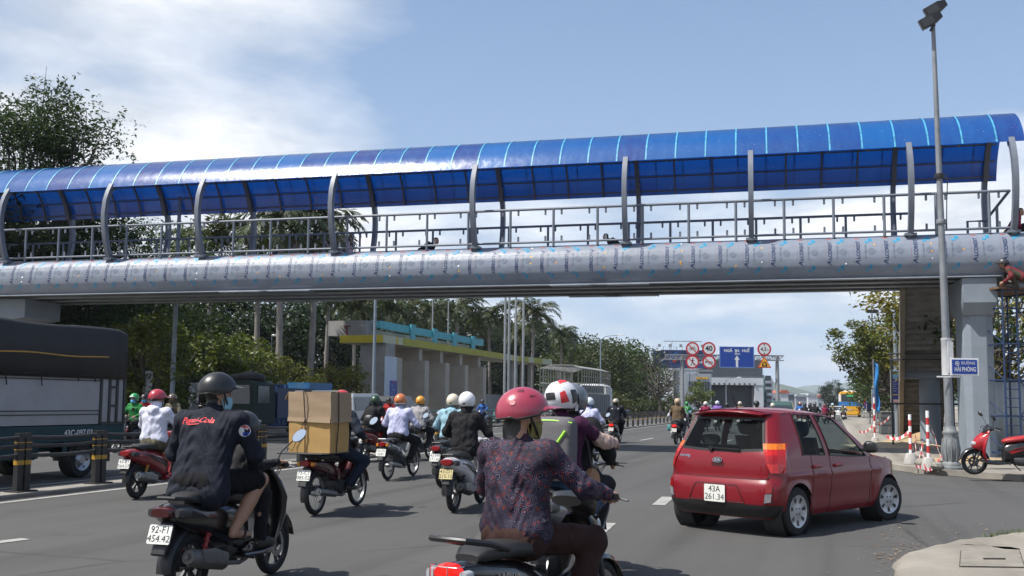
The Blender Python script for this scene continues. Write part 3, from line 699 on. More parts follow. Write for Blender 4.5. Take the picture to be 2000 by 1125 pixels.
# ------------------------------------------------------------------ palms
def palm(label, loc, H, seed, fl=4.6, nf=26, group='palms behind the far pavement'):
    r = np.random.RandomState(seed); root = thing('palm_tree', label, 'palm tree', loc, seed * 31, group)
    b = MB(); hs = np.linspace(0, 1, 14)
    b.tube([(0.1 * math.sin(q * 2 + seed), 0.08 * math.cos(q * 3), H * q) for q in hs], [0.22 - 0.06 * q + (0.02 if i % 2 else 0) for i, q in enumerate(hs)], k=10)
    b.build('trunk', mat('palm_bark', (0.20, 0.185, 0.17), 0.9, var=0.25, scale=3, bump=0.4, bscale=12), root)
    b = MB(); b.tube([(0, 0, H - 0.1), (0, 0, H + 0.9), (0, 0, H + 1.5)], [0.17, 0.16, 0.08], k=10); b.build('crown_shaft', mat('palm_shaft', (0.10, 0.14, 0.05), 0.6), root)
    V = []
    for i in range(nf):
        a = i * 2.4 + r.uniform(-0.2, 0.2); el = rad(r.uniform(-5, 80)); L = fl * r.uniform(0.8, 1.1)
        p = np.array([0, 0, H + 1.3]); pts = [p]; e = el
        for q in range(14):
            p = p + np.array([math.cos(a) * math.cos(e), math.sin(a) * math.cos(e), math.sin(e)]) * L / 14; e -= 0.155; pts.append(p)
        sd = np.array([-math.sin(a), math.cos(a), 0])
        for q in range(1, 14):
            d = pts[q + 1] - pts[q]; d /= np.linalg.norm(d)
            for sub in (0, 0.33, 0.66):
                p0 = pts[q] + (pts[q + 1] - pts[q]) * sub
                for s in (-1, 1):
                    ll = 0.95 * math.sin(PI * min(0.96, (q + sub) / 14 * 0.85 + 0.13)) * r.uniform(0.8, 1.1)
                    t = sd * s * 0.75 + d * 0.55 + np.array([0, 0, r.uniform(-0.75, 0.25)]); t /= np.linalg.norm(t); w_ = d * 0.085
                    tip = p0 + t * ll + np.array([0, 0, -0.12 * ll])
                    V += [p0 - w_, p0 + t * ll * 0.55 - w_ * 0.9, tip, p0 + t * ll * 0.55 + w_ * 0.9]
        w_ = sd * 0.03
        for q in range(13): V += [pts[q] - w_, pts[q + 1] - w_ * .8, pts[q + 1] + w_ * .8, pts[q] + w_]
    mesh_quads('fronds', np.array(V), LEAFP, root)
    return root
pA = palm('tall royal palm with pale trunk left of the boxes', at(541, 780, 60).xy.to_3d(), 11.2, 3)
pB = palm('tall royal palm with pale trunk above the cardboard boxes', at(607, 780, 62).xy.to_3d(), 11.4, 8)
for k, (px, Y, s, lab) in enumerate([(500, 68, 0.98, 'palm whose crown shows over the bridge deck left of the purple banner'), (635, 75, 0.82, 'thin palm trunk left of the canopy building'), (400, 62, 0.92, 'palm behind the second roof column from the lamp post'), (690, 84, 0.80, 'palm above the left corner of the yellow canopy'), (765, 88, 0.84, 'palm above the start of the turquoise frame'), (835, 90, 0.83, 'palm above the middle of the turquoise frame'), (890, 92, 0.88, 'palm with hanging frond above the turquoise frame end'), (955, 95, 0.84, 'palm left of the three flag poles'), (1040, 100, 0.92, 'palm right of the three flag poles against the sky'), (1095, 110, 0.78, 'lower palm right of the flag poles at the sky edge'), (1018, 108, 0.80, 'palm behind the three flag poles')]):
    place((pA, pB)[k % 2], lab, at(px, 780, Y).xy.to_3d(), s * (1 if px < 660 else .92), k * 1.7)

# ------------------------------------------------------------------ canopy building on the far side
TB = 28.0
b0 = onT(745, TB); cb_ = thing('canopy_building', 'unfinished grey concrete gate building with olive yellow canopy and turquoise frame', 'building', b0, HD)
def LY(px, t=TB): return (onT(px, t) - b0).dot(DV)
def ZT(px, y, t=TB):
    p = onT(px, t); return at(px, y, p.y).z
M_CB = mat('bare_concrete', (0.25, 0.245, 0.235), 0.88, var=0.22, scale=0.8, bump=0.25, bscale=9)
M_CBW = mat('bare_concrete_beige', (0.27, 0.255, 0.225), 0.88, var=0.18, scale=0.6, bump=0.2, bscale=9)
M_YEL = mat('canopy_yellow', (0.46, 0.37, 0.03), 0.7, var=0.15, scale=1.5); M_OLV = mat('canopy_olive', (0.31, 0.30, 0.04), 0.7, var=0.15, scale=1.5); M_CRM = mat('canopy_cream', (0.40, 0.42, 0.30), 0.7)
M_TURQ = mat('turquoise_paint', (0.05, 0.30, 0.36), 0.6, var=0.15, scale=1.5)
zt, zb = ZT(745, 654), ZT(745, 669)
b = MB(); ye = LY(1010); b.box(-3.1, 0, 0.0, ye, zb, zt, 0)
b.prism([(-3.1, ye), (0, ye), (0.9, ye + (LY(1060) - ye)), (-2.0, LY(1060))], zb, zt, 'z', 0)
cano = b.build('canopy', M_CB, cb_, smooth=0)
b = MB(); b.box(-3.14, 0.0, -0.04, 0.0, zb, zt, 0); ys = [0, 0.5, 2.0, 2.3, 3.0, LY(985), LY(1000), LY(1008), ye]
for (y0, y1), m in zip(zip(ys, ys[1:]), (2, 2, 0, 2, 1, 2, 0, 2)): b.box(0.0, 0.05, y0, y1, zb, zt, m)
for q0, q1, m in ((0, .3, 1), (.3, .45, 2), (.45, .7, 1), (.7, 1, 2)):
    y0, y1 = ye + (LY(1060) - ye) * q0, ye + (LY(1060) - ye) * q1; b.prism([(0.9 * q0 + .0, y0), (0.9 * q0 + 0.05, y0), (0.9 * q1 + .05, y1), (0.9 * q1, y1)], zb, zt, 'z', m)
b.build('fascia', [M_YEL, M_OLV, M_CRM], cano, smooth=0)
for p0, p1 in ((771, 793), (825, 838), (866, 878), (904, 915), (940, 950)):
    y0 = LY(p0); b = MB(); b.box(-2.75, 0.15, y0, y0 + 0.75, 0.13, zb - 0.9); b.box(-2.6, -0.35, y0 + 0.1, y0 + 0.65, zb - 0.9, zb - 0.003); b.build('pylon', mat('pylon_beige', (0.35, 0.32, 0.275), 0.85, var=0.15, scale=1), cb_, smooth=0)
b = MB(); b.box(-1.8, 0.05, 0.35, LY(768), 0.13, zb - 0.004); b.build('front_wall', M_CB, cb_, smooth=0)
b = MB(); b.box(0.06, 0.12, LY(745) + 0.2, LY(772), 0.13, ZT(745, 695)); wp = b.build('white_panel', mat('pale_blue_panel', (0.42, 0.48, 0.56), 0.6), cb_, smooth=0)
b = MB(); y0, y1 = LY(757.5), LY(771); b.box(0.125, 0.16, y0, y1, 1.0, ZT(760, 743), 0); b.box(0.161, 0.17, y0 + .25, y1 - .25, ZT(760, 747.5), ZT(760, 746), 1)
for i in range(9): b.box(0.161, 0.166, y0 + .35, y1 - .35 - 0.3 * (i % 3), 1.25 + i * 0.16, 1.30 + i * 0.16, 2)
b.build('info_board', [M_BLUE, M_RED, mat('board_text', (0.2, 0.3, 0.5), 0.5)], cb_, smooth=0)
for px in (685, 720): 
    pass
b = MB(); b.box(-4.2, -1.4, 0.3, LY(752) + 1.5, zt, ZT(745, 624, 28)); b.box(-1.4, -1.36, 1.0, 1.5, zt + 0.45, zt + 1.1); b.build('roof_block', M_CB, cb_, smooth=0)
b = MB(); b.tube([(-2.8, 0.26, zt), (-2.8, 0.26, zt + 0.6)], 0.06); b.bar((-3.05, 0.26, zt + 0.63), (-2.55, 0.26, zt + 0.63), 0.09); b.build('red_stand', mat('dull_red', (0.15, 0.02, 0.02), 0.6), cb_)
z2t, z2b = zt + 1.05, zt + 0.55
b = MB(); y1 = LY(960); b.box(-1.2, -0.8, 1.6, y1, z2b, z2t); b.box(-4.0, -0.8, 1.2, 1.6, z2b, z2t)
for px in (822, 865, 903, 939): y0 = LY(px) ; b.box(-0.79, -0.68, y0 - 0.38, y0 + 0.38, zt, z2t + 0.14)
b.build('turquoise_frame', M_TURQ, cb_, smooth=0)
b = MB(); b.box(-3.6, -1.6, 2.0, LY(950), zt, z2b - 0.05)
b.build('upper_wall', M_CBW, cb_, smooth=0)
for i, px in enumerate((1010, 1018, 1030, 1045)):
    p = LY(px); b = MB(); b.lathe([(0.2, 0.13), (0.2, zb - 0.003)], 'z', (-0.6, p, 0), 12); b.build('round_pillar', M_CB, cb_)
b = MB(); b.box(-2.0, -1.8, LY(960), LY(1040), 0.13, 2.2); b.build('low_wall', M_CB, cb_, smooth=0)

# ------------------------------------------------------------------ poles and lamps
def pole(name, label, cat, loc, h, r0, r1, m=M_GALV, group=None, arm=None):
    o = thing(name, label, cat, loc, 0, group); b = MB(); b.tube([(0, 0, 0), (0, 0, h * 0.5), (0, 0, h)], [r0, (r0 + r1) / 2, r1], k=10); b.lathe([(r0 * 2.2, 0), (r0 * 2.2, 0.03), (r0 * 1.2, 0.12)], 'z', k=10)
    b.build('pole', m, o)
    if arm:
        L, ang, rise = arm; d = Vector((math.cos(ang), math.sin(ang), 0)); b = MB()
        b.tube([(0, 0, h - 0.1), tuple(d * L * 0.3 + Vector((0, 0, h + rise * 0.7))), tuple(d * L + Vector((0, 0, h + rise)))], [r1, r1 * 0.8, r1 * 0.7], k=8); b.build('arm', m, o)
        b = MB(); e = d * L + Vector((0, 0, h + rise)); s = Vector((-d.y, d.x, 0)) * 0.13
        b.loft([[e + d * q + s * w_ * k + Vector((0, 0, z * hh)) for k, z in ((-1, 0), (1, 0), (0.7, 1), (-0.7, 1))] for q, w_, hh in ((-0.1, 0.6, 0.06), (0.25, 1, 0.12), (0.6, 0.8, 0.07))]); b.build('lamp_head', mat('lamp_grey', (0.4, 0.41, 0.42), 0.5), o)
    return o
aR = math.atan2(-NL.y, -NL.x)
pole('lamp_post', 'grey steel lamp post behind the white hooded rider', 'lamp post', at(336, 775, 37).xy.to_3d(), 9.6, 0.10, 0.07, mat('post_blue_grey', (0.17, 0.21, 0.25), 0.5), arm=(1.8, aR, 0.4))
pole('lamp_post', 'grey steel lamp post before the left end of the canopy building', 'lamp post', at(729, 785, 57).xy.to_3d(), 9.2, 0.11, 0.08, MATS['post_blue_grey'])
for k, (px, Y) in enumerate(((842, 80), (873, 84), (985, 78), (993, 79), (1006, 80), (1021, 82))):
    pole('flag_pole', ['slim pole behind the turquoise frame middle', 'slim pole behind the turquoise frame right of another', 'leftmost of the three close flag poles', 'middle one of the three close flag poles', 'rightmost of the three close flag poles', 'slim pole right of the three flag poles'][k], 'pole', at(px, 785, Y).xy.to_3d(), 10.2, 0.12 if k > 1 else 0.07, 0.09 if k > 1 else 0.05, group='poles by the canopy building')
for k, (px, top, Y, lab) in enumerate(((1173, 662, 92, 'street lamp with curved arm before the large green trees'), (1257, 690, 128, 'street lamp at the tree edge beside the billboard'), (1305, 706, 150, 'street lamp before the billboard pole'), (1346, 724, 160, 'thin street lamp before the shop'), (1418, 742, 150, 'short lamp post before the dark hall opening'))):
    p = at(px, top, Y); pole('street_lamp', lab, 'street lamp', Vector((p.x, p.y, 0)), p.z, 0.09, 0.05, MATS['post_blue_grey'], 'street lamps on the far side', arm=(1.7, aR, 0.35))
for k, (px, top, Y, lab) in enumerate(((1697, 708, 118, 'double armed street lamp over the near pavement'), (1682, 728, 150, 'more distant double armed street lamp'))):
    p = at(px, top, Y); o = pole('street_lamp', lab, 'street lamp', Vector((p.x, p.y, 0)), p.z + 0.6, 0.10, 0.05, MATS['post_blue_grey'], 'street lamps of the near side', arm=(2.0, PI + aR - 0.2, 0.3))
p = at(1746, 572, 47); pole('lamp_post', 'tall plain grey post rising behind the olive tree', 'lamp post', Vector((p.x, p.y, 0)), 8.2, 0.11, 0.07, MATS['post_blue_grey'])
p = at(1703, 612, 66); o = pole('flood_light', 'tall thin mast with small flood lights left of the staircase', 'flood light', Vector((p.x, p.y, 0)), p.z, 0.09, 0.05)
b = MB(); b.bar((-0.35, 0, p.z + 0.05), (0.35, 0, p.z + 0.05), 0.06); b.box(-0.4, -0.05, -0.2, 0.1, p.z + 0.08, p.z + 0.24); b.box(0.03, 0.38, -0.2, 0.1, p.z + 0.08, p.z + 0.24); b.build('lamp_head', M_BLACK, o)
for px, y, Y, lab in ((288, 640, 52, 'short white globe lamp peeking over the yellow green tree'), (531, 655, 66, 'small white lamp beside the first palm trunk')):
    p = at(px, y, Y); o = pole('garden_lamp', lab, 'lamp', Vector((p.x, p.y, 0)), p.z, 0.04, 0.03, M_GALV, 'small white garden lamps'); b = MB(); b.ball((0.16, 0, p.z), (0.2, 0.1, 0.08), k=10, n=6); b.build('lamp_head', M_WHITE, o)

# ------------------------------------------------------------------ gantry with signs
GY = 92.0
g0 = at(1333, 790, GY); g1 = at(1519, 790, GY); gx = (g1 - g0); gx.z = 0; GW = gx.length
gan = thing('sign_gantry', 'steel road sign gantry truss standing on two posts across the lanes', 'gantry', (g0.x, g0.y, 0), 0)
gan.rotation_euler = (0, 0, math.atan2(gx.y, gx.x))
def gz(px, y): return at(px, y, GY).z
def gX(px): return (px - 1333) / (1519 - 1333) * GW
zt_, zb_ = gz(1425, 694), gz(1425, 703)
for px, tp in ((1333, 696), (1519, 696)):
    b = MB(); b.tube([(gX(px), 0, 0), (gX(px), 0, gz(px, tp))], [0.24, 0.16], k=12); b.build('post', M_GALV, gan)
b = MB()
for y in (-0.25, 0.25):
    for z in (zt_, zb_): b.bar((gX(1300), y, z), (gX(1531), y, z), 0.09)
n = 24
for i in range(n):
    xa, xb = gX(1300) + (gX(1531) - gX(1300)) * i / n, gX(1300) + (gX(1531) - gX(1300)) * (i + 1) / n
    for y in (-0.25, 0.25): b.bar((xa, y, zb_), (xa, y, zt_), 0.05); b.bar((xa, y, zb_ if i % 2 else zt_), (xb, y, zt_ if i % 2 else zb_), 0.045)
b.build('truss', M_GALV, gan, smooth=0)
def sign_root(name, label, px, y, group=None):
    p = at(px, y, GY - 0.45); o = thing(name, label, 'road sign', p, 0, group); o.rotation_euler = gan.rotation_euler; return o
SK = GY / F
M_SW = mat('sign_white', (0.62, 0.63, 0.64), 0.5, var=0.05); M_INK = mat('sign_black', (0.012, 0.012, 0.014), 0.5)
def disc_sign(px, y, label, draw, r=13.2):
    o = sign_root('round_sign', label, px, y, 'round red rimmed signs on the gantry'); R = r * SK
    b = MB(); b.lathe([(0, 0.02), (R, 0.02), (R, -0.02), (0, -0.02)], 'y', k=40); pl_ = b.build('plate', M_RED, o, smooth=30)
    b = MB(); b.lathe([(R * 0.76, -0.026), (0, -0.027)], 'y', k=40); b.build('face', M_SW, pl_, smooth=30)
    b = MB(); draw(b, R); b.build('symbol', [M_INK, M_RED], o, smooth=0)
    b = MB(); b.bar((0, 0.04, 0), (0, 0.2, 0), 0.3, 0.1); b.build('bracket', M_GALV, o, smooth=0)
fy = lambda x, z: (x, -0.032, z)
def slash(b, R): b.add([(-0.62 * R, -0.036, 0.52 * R), (-0.52 * R, -0.036, 0.62 * R), (0.62 * R, -0.036, -0.52 * R), (0.52 * R, -0.036, -0.62 * R)], [(0, 1, 2, 3)], 1)
def ringf(b, cx, cz, r, w_, m=0, k=18): b.add([fy(cx + q * math.cos(2 * PI * i / k), cz + q * math.sin(2 * PI * i / k)) for i in range(k) for q in (r, r - w_)], [(2 * i, 2 * i + 1, (2 * i + 3) % (2 * k), (2 * i + 2) % (2 * k)) for i in range(k)], m)
def line(b, a, c, w_, m=0):
    a, c = Vector((a[0], 0, a[1])), Vector((c[0], 0, c[1])); d = (c - a).normalized(); n_ = Vector((-d.z, 0, d.x)) * w_ / 2
    b.add([fy((p + s * n_).x, (p + s * n_).z) for p, s in ((a, 1), (a, -1), (c, -1), (c, 1))], [(0, 1, 2, 3)], m)
def bike_sym(b, R):
    ringf(b, -0.32 * R, -0.08 * R, 0.2 * R, 0.04 * R); ringf(b, 0.32 * R, -0.08 * R, 0.2 * R, 0.04 * R)
    for a, c in (((-.32, -.08), (-.1, .2)), ((-.1, .2), (.25, .2)), ((-.1, .2), (0.02, -.08)), ((0.02, -.08), (-.32, -.08)), ((.02, -.08), (.25, .2)), ((.32, -.08), (.2, .3)), ((.2, .3), (.3, .32))): line(b, [q * R for q in a], [q * R for q in c], 0.045 * R)
    slash(b, R)
def walk_sym(b, R):
    ringf(b, 0.06 * R, 0.5 * R, 0.09 * R, 0.089 * R)
    for a, c, w_ in (((.04, .4), (-.02, 0), .17), ((-.02, 0.02), (.16, -.26), .1), ((.16, -.26), (.2, -.55), .09), ((-.02, 0), (-.12, -.28), .1), ((-.12, -.28), (-.3, -.52), .09), ((.04, .36), (-.18, .14), .07), ((.05, .36), (.24, .12), .07)): line(b, [q * R for q in a], [q * R for q in c], w_ * R)
    slash(b, R)
def horn_sym(b, R):
    b.add([fy(-.55 * R, .24 * R), fy(-.55 * R, -.2 * R), fy(-.3 * R, -.04 * R), fy(-.3 * R, .08 * R)], [(0, 1, 2, 3)]); line(b, (-.34 * R, .02 * R), (.5 * R, -.02 * R), .08 * R)
    for i in range(20):
        a, c = 2 * PI * i / 20, 2 * PI * (i + 1) / 20; line(b, (.2 * R + .34 * R * math.cos(a), -.1 * R + .14 * R * math.sin(a)), (.2 * R + .34 * R * math.cos(c), -.1 * R + .14 * R * math.sin(c)), .07 * R)
    slash(b, R)
def tri(b, R, s): b.add([fy(-.16 * R, s * .7 * R), fy(.16 * R, s * .7 * R), fy(0, s * .46 * R)], [(0, 1, 2)])
disc_sign(1352.5, 681, 'no bicycles round sign, upper left of the signs on the gantry', bike_sym)
disc_sign(1352.5, 707, 'no pedestrians round sign under the no bicycles sign', walk_sym)
disc_sign(1384.5, 681, 'round speed limit sign reading 40', lambda b, R: b.text('40', R * 1.05, fy, 0, fat=0.03))
disc_sign(1384.8, 707, 'no horn round sign under the speed limit sign', horn_sym)
disc_sign(1492.8, 682, 'round height limit sign reading 4,3m beside the blue board', lambda b, R: (b.text('4,3', R * 0.72, lambda x, z: fy(x - .12 * R, z - .02 * R), 0, fat=0.02), b.text('m', R * .36, lambda x, z: fy(x + .5 * R, z - .1 * R)), tri(b, R, 1), tri(b, R, -1)), 13.4)
o = sign_root('direction_sign', 'large blue direction board with white arrow on the gantry', 1439, 697.5); bw, bh = 33.6 * SK, 20.5 * SK
b = MB(); b.box(-bw, bw, -0.03, 0.03, -bh, bh, 0)
for x0, x1, z0, z1 in ((-bw, bw, bh - .06, bh), (-bw, bw, -bh, -bh + .06), (-bw, -bw + .06, -bh + .06, bh - .06), (bw - .06, bw, -bh + .06, bh - .06)): b.box(x0, x1, -0.036, -0.031, z0, z1, 1)
pl_ = b.build('board', [M_BLUE, mat('board_rim', (0.15, 0.25, 0.5), 0.5)], o, smooth=0)
b = MB(); f2 = lambda x, z: (x, -0.036, z)
for t, x in (('NGÃ', -.50), ('BA', 0.02), ('HUẾ', .52)): b.text(t, bh * 0.36, lambda u, z, x=x: f2(u + x * bw, z + bh * 0.60), 0, fat=0.03)
b.text('3Km', bh * 0.28, lambda u, z: f2(u + .03 * bw, z + bh * 0.31), 0, fat=0.02)
b.add([f2(-.06 * bw, -bh * .94), f2(.07 * bw, -bh * .94), f2(.07 * bw, -bh * .25), f2(.16 * bw, -bh * .25), f2(0.005 * bw, bh * .16), f2(-.15 * bw, -bh * .25), f2(-.06 * bw, -bh * .25)], [(0, 1, 2, 6), (3, 4, 5)])
b.build('lettering', M_SW, o, smooth=0)
o = sign_root('warning_sign', 'yellow triangular tunnel warning sign under the height limit sign', 1493, 708); R = 13.5 * SK
b = MB(); T3 = lambda q, dz_=0: [(-q * R, -0.8 * R * q * 0.98 - (1 - q) * .14 * R), (q * R, -0.8 * R * q * 0.98 - (1 - q) * .14 * R), (0, .93 * R * q - (1 - q) * .14 * R)]
b.prism(T3(1), 0.0, 0.04, 'y', 0); b.prism(T3(0.8), -0.006, -0.001, 'y', 1); b.build('plate', [M_RED, mat('sign_yellow', (0.75, 0.36, 0.02), 0.5)], o, smooth=0)
b = MB(); ringf(b, 0, -.22 * R, .34 * R, .12 * R); b.add([fy(-.34 * R, -.6 * R), fy(-.2 * R, -.6 * R), fy(-.2 * R, -.2 * R), fy(-.34 * R, -.2 * R), fy(.34 * R, -.6 * R), fy(.2 * R, -.6 * R), fy(.2 * R, -.2 * R), fy(.34 * R, -.2 * R)], [(0, 1, 2, 3), (4, 5, 6, 7)]); b.build('symbol', M_INK, o, smooth=0)

# ------------------------------------------------------------------ billboard and buildings down the road
def facade(name, label, cat, px0, px1, ytop, Y, depth=10, m=None, ybot=None):
    a, c = at(px0, 790, Y), at(px1, 790, Y); o = thing(name, label, cat, (a.x, Y, 0)); w_ = c.x - a.x; h = at((px0 + px1) / 2, ytop, Y).z
    return o, w_, h
o, w_, h = facade('billboard', 'large dark blue advertising billboard on a thick grey pole beside the trees', 'billboard', 1276, 1391, 684, 140)
zb_ = at(1330, 719, 140).z
b = MB(); b.box(0, w_, -0.4, 0.4, zb_, h, 0); bd = b.build('panel', mat('billboard_blue', (0.015, 0.035, 0.12), 0.5, var=0.6, scale=0.4), o, smooth=0)
b = MB(); r = random.Random(5)
for i in range(22):
    x, z, q, q2 = r.uniform(.6, w_ - .6), r.uniform(zb_ + .3, h - .3), r.uniform(.12, .5), r.uniform(.08, .28); b.add([(x + q * math.cos(a), -0.41 - i * .0015, z + q2 * math.sin(a + .5)) for a in np.linspace(0, 2 * PI, 9)[:-1]], [tuple(range(8))], r.randrange(4))
b.build('print', [mat('p_red', (0.3, 0.04, 0.03), .5), mat('p_white', (.5, .52, .55), .5), mat('p_blue', (.02, .12, .4), .5), mat('p_dark', (.02, .02, .03), .5)], bd, smooth=0)
b = MB(); b.lathe([(0.42, 0), (0.38, zb_ - 0.5)], 'z', (w_ * 0.39, 0, 0), 14); b.build('pole', M_GALV, o)
b = MB(); b.box(0, w_, -0.6, 0.6, zb_ - 0.45, zb_ - 0.25)
for i in range(9): b.bar((w_ * (i + .5) / 9, 0, h), (w_ * (i + .5) / 9, -.8 if i % 2 else 0, h + .5), 0.06)
for i in range(5): b.box(w_ * (i + .4) / 5.5, w_ * (i + .4) / 5.5 + .35, -0.9, -.5, h + .4, h + .8)
b.box(w_ * .16, w_ * .80, -1.4, -1.25, h + 1.15, h + 1.25); b.bar((w_ * .3, 0, h), (w_ * .3, -1.3, h + 1.2), .06); b.bar((w_ * .7, 0, h), (w_ * .7, -1.3, h + 1.2), .06)
b.build('catwalk', M_GALV, o, smooth=0)
M_HALL = mat('hall_grey', (0.12, 0.135, 0.155), 0.6, 0.1, var=0.2, scale=0.5); M_PALE = mat('pale_wall', (0.48, 0.5, 0.53), 0.7, var=0.12, scale=0.3); M_MIDG = mat('mid_grey_wall', (0.28, 0.31, 0.35), 0.7, var=0.12, scale=0.3); M_GLZ = mat('window_glass', (0.02, 0.03, 0.04), 0.08, var=0.3, spec=0.8)
o, w_, h = facade('hall_building', 'big grey and white exhibition hall behind the blue direction board', 'building', 1366, 1490, 702, 175)
zz_ = lambda y, px=1430, Y=175: at(px, y, Y).z
b = MB(); b.box(0, w_, 0, 16, zz_(738), h); 
for i in range(14): z = zz_(738) + (h - zz_(738)) * i / 14; b.box(-0.08, w_ + .08, -0.1, 0, z, z + .1)
b.build('upper_wall', M_HALL, o, smooth=0)
b = MB(); b.box(0, w_, -0.6, 15, zz_(752), zz_(738) - .004); b.box(0, w_ * .12, -0.5, 15, 0, zz_(752) - .004); b.box(w_ * .86, w_, -0.5, 15, 0, zz_(752) - .004); b.build('white_wall', M_PALE, o, smooth=0)
b = MB(); b.box(w_ * .12, w_ * .86, 1.5, 12, 0, zz_(752) - .01); 
b.build('dark_entrance', mat('entrance_dark', (0.05, 0.055, 0.065), 0.6, var=.3), o, smooth=0)
b = MB()
for i in range(10): b.box(w_ * (.13 + i * .08), w_ * (.13 + i * .08) + .25, -0.75, -0.62, zz_(751), zz_(748.5))
b.build('spot_lamp', M_BLACK, o, smooth=0)
o, w_, h = facade('shop_building', 'pale block with gold lettering and tall windows behind the left gantry post', 'building', 1338, 1390, 730, 160)
zz2 = lambda y: at(1365, y, 160).z
b = MB(); b.box(0, w_, 0, 9, 0, h); b.box(-1.5, w_ * .5, 2, 9, 0, h + 2.0); b.build('wall', M_MIDG, o, smooth=0)
b = MB(); b.box(w_ * .12, w_ * .92, -0.06, -0.003, zz2(763), zz2(745)); wn_ = b.build('window', M_GLZ, o, smooth=0)
b = MB(); [b.box(w_ * (.12 + .1 * i), w_ * (.12 + .1 * i) + .06, -0.1, -0.061, zz2(763), zz2(745)) for i in range(9)]; b.build('mullion', M_GALV, wn_, smooth=0)
b = MB(); [b.box(w_ * (.42 + .05 * q), w_ * (.42 + .05 * q) + .13 + .05 * (q % 3), -.06, -.003, zz2(740.5), zz2(736.5 - .4 * (q % 2))) for q in range(9)]; b.build('lettering', mat('gold_letters', (0.6, 0.35, 0.03), 0.4), o, smooth=0)
o, w_, h = facade('white_building', 'pale tall building behind the billboard pole', 'building', 1318, 1368, 716, 190)
b = MB(); b.box(0, w_, 0, 12, 0, h); b.build('wall', M_PALE, o, smooth=0)
o, w_, h = facade('apartment_building', 'narrow teal and white building with balconies right of the hall', 'building', 1480, 1511, 731, 185)
b = MB(); b.box(0, w_ * .45, 0, 8, 0, h * .98, 0); b.box(w_ * .45, w_, 0.5, 8, 0, h * .9, 1); b.build('wall', [mat('teal_wall', (.10, .22, .22), .7), M_PALE], o, smooth=0)
for i in range(5):
    b = MB(); z = h * (.12 + .16 * i); b.box(w_ * .5, w_ * .95, -0.6, .5, z, z + .5); q = b.build('balcony', M_MIDG, o, smooth=0); b = MB(); b.box(w_ * .52, w_ * .9, .44, .497, z + .55, z + 1.5); b.build('window', M_GLZ, q, smooth=0)
for k, (p0, p1, y, Y, m, lab) in enumerate(((1532, 1552, 771, 300, M_HALL, 'far grey house right of the gantry post'), (1524, 1540, 768, 280, M_PALE, 'far pale house with orange roof beside the gantry post'), (1554, 1576, 775, 340, M_MIDG, 'far mid grey house behind the riders'), (1578, 1596, 773, 360, M_PALE, 'far white house under the left hill end'), (1597, 1620, 776, 380, M_MIDG, 'far low grey house left of the bus tree'), (1500, 1524, 778, 260, M_HALL, 'far low dark house behind the gantry post'), (1612, 1640, 779, 420, M_HALL, 'far low house behind the far tree'))):
    o, w_, h = facade('far_house', lab, 'house', p0, p1, y, Y)
    b = MB(); b.box(0, w_, 0, 10, 0, h); b.build('wall', m, o, smooth=0)
    b = MB(); b.prism([(-.3, h), (w_ + .3, h), (w_ * .9, h + .9), (w_ * .1, h + .9)], -.3, 10.3, 'y'); b.build('roof', mat('roof_orange', (.35, .1, .05), .7) if k in (1, 4) else M_MIDG, o, smooth=0)
    for i in range(max(2, int(w_ / 2))):
        for j in range(max(1, int(h / 3))): b = MB(); b.box(.5 + i * 2, 1.4 + i * 2, -.06, -.003, .9 + j * 3, 2.3 + j * 3) if .5 + i * 2 < w_ - 1 else None; (b.build('window', M_GLZ, o, smooth=0) if b.v else None)
for k, (p0, p1, y, Y) in enumerate(((1380, 1410, 770, 120), (1420, 1500, 782, 130))): pass
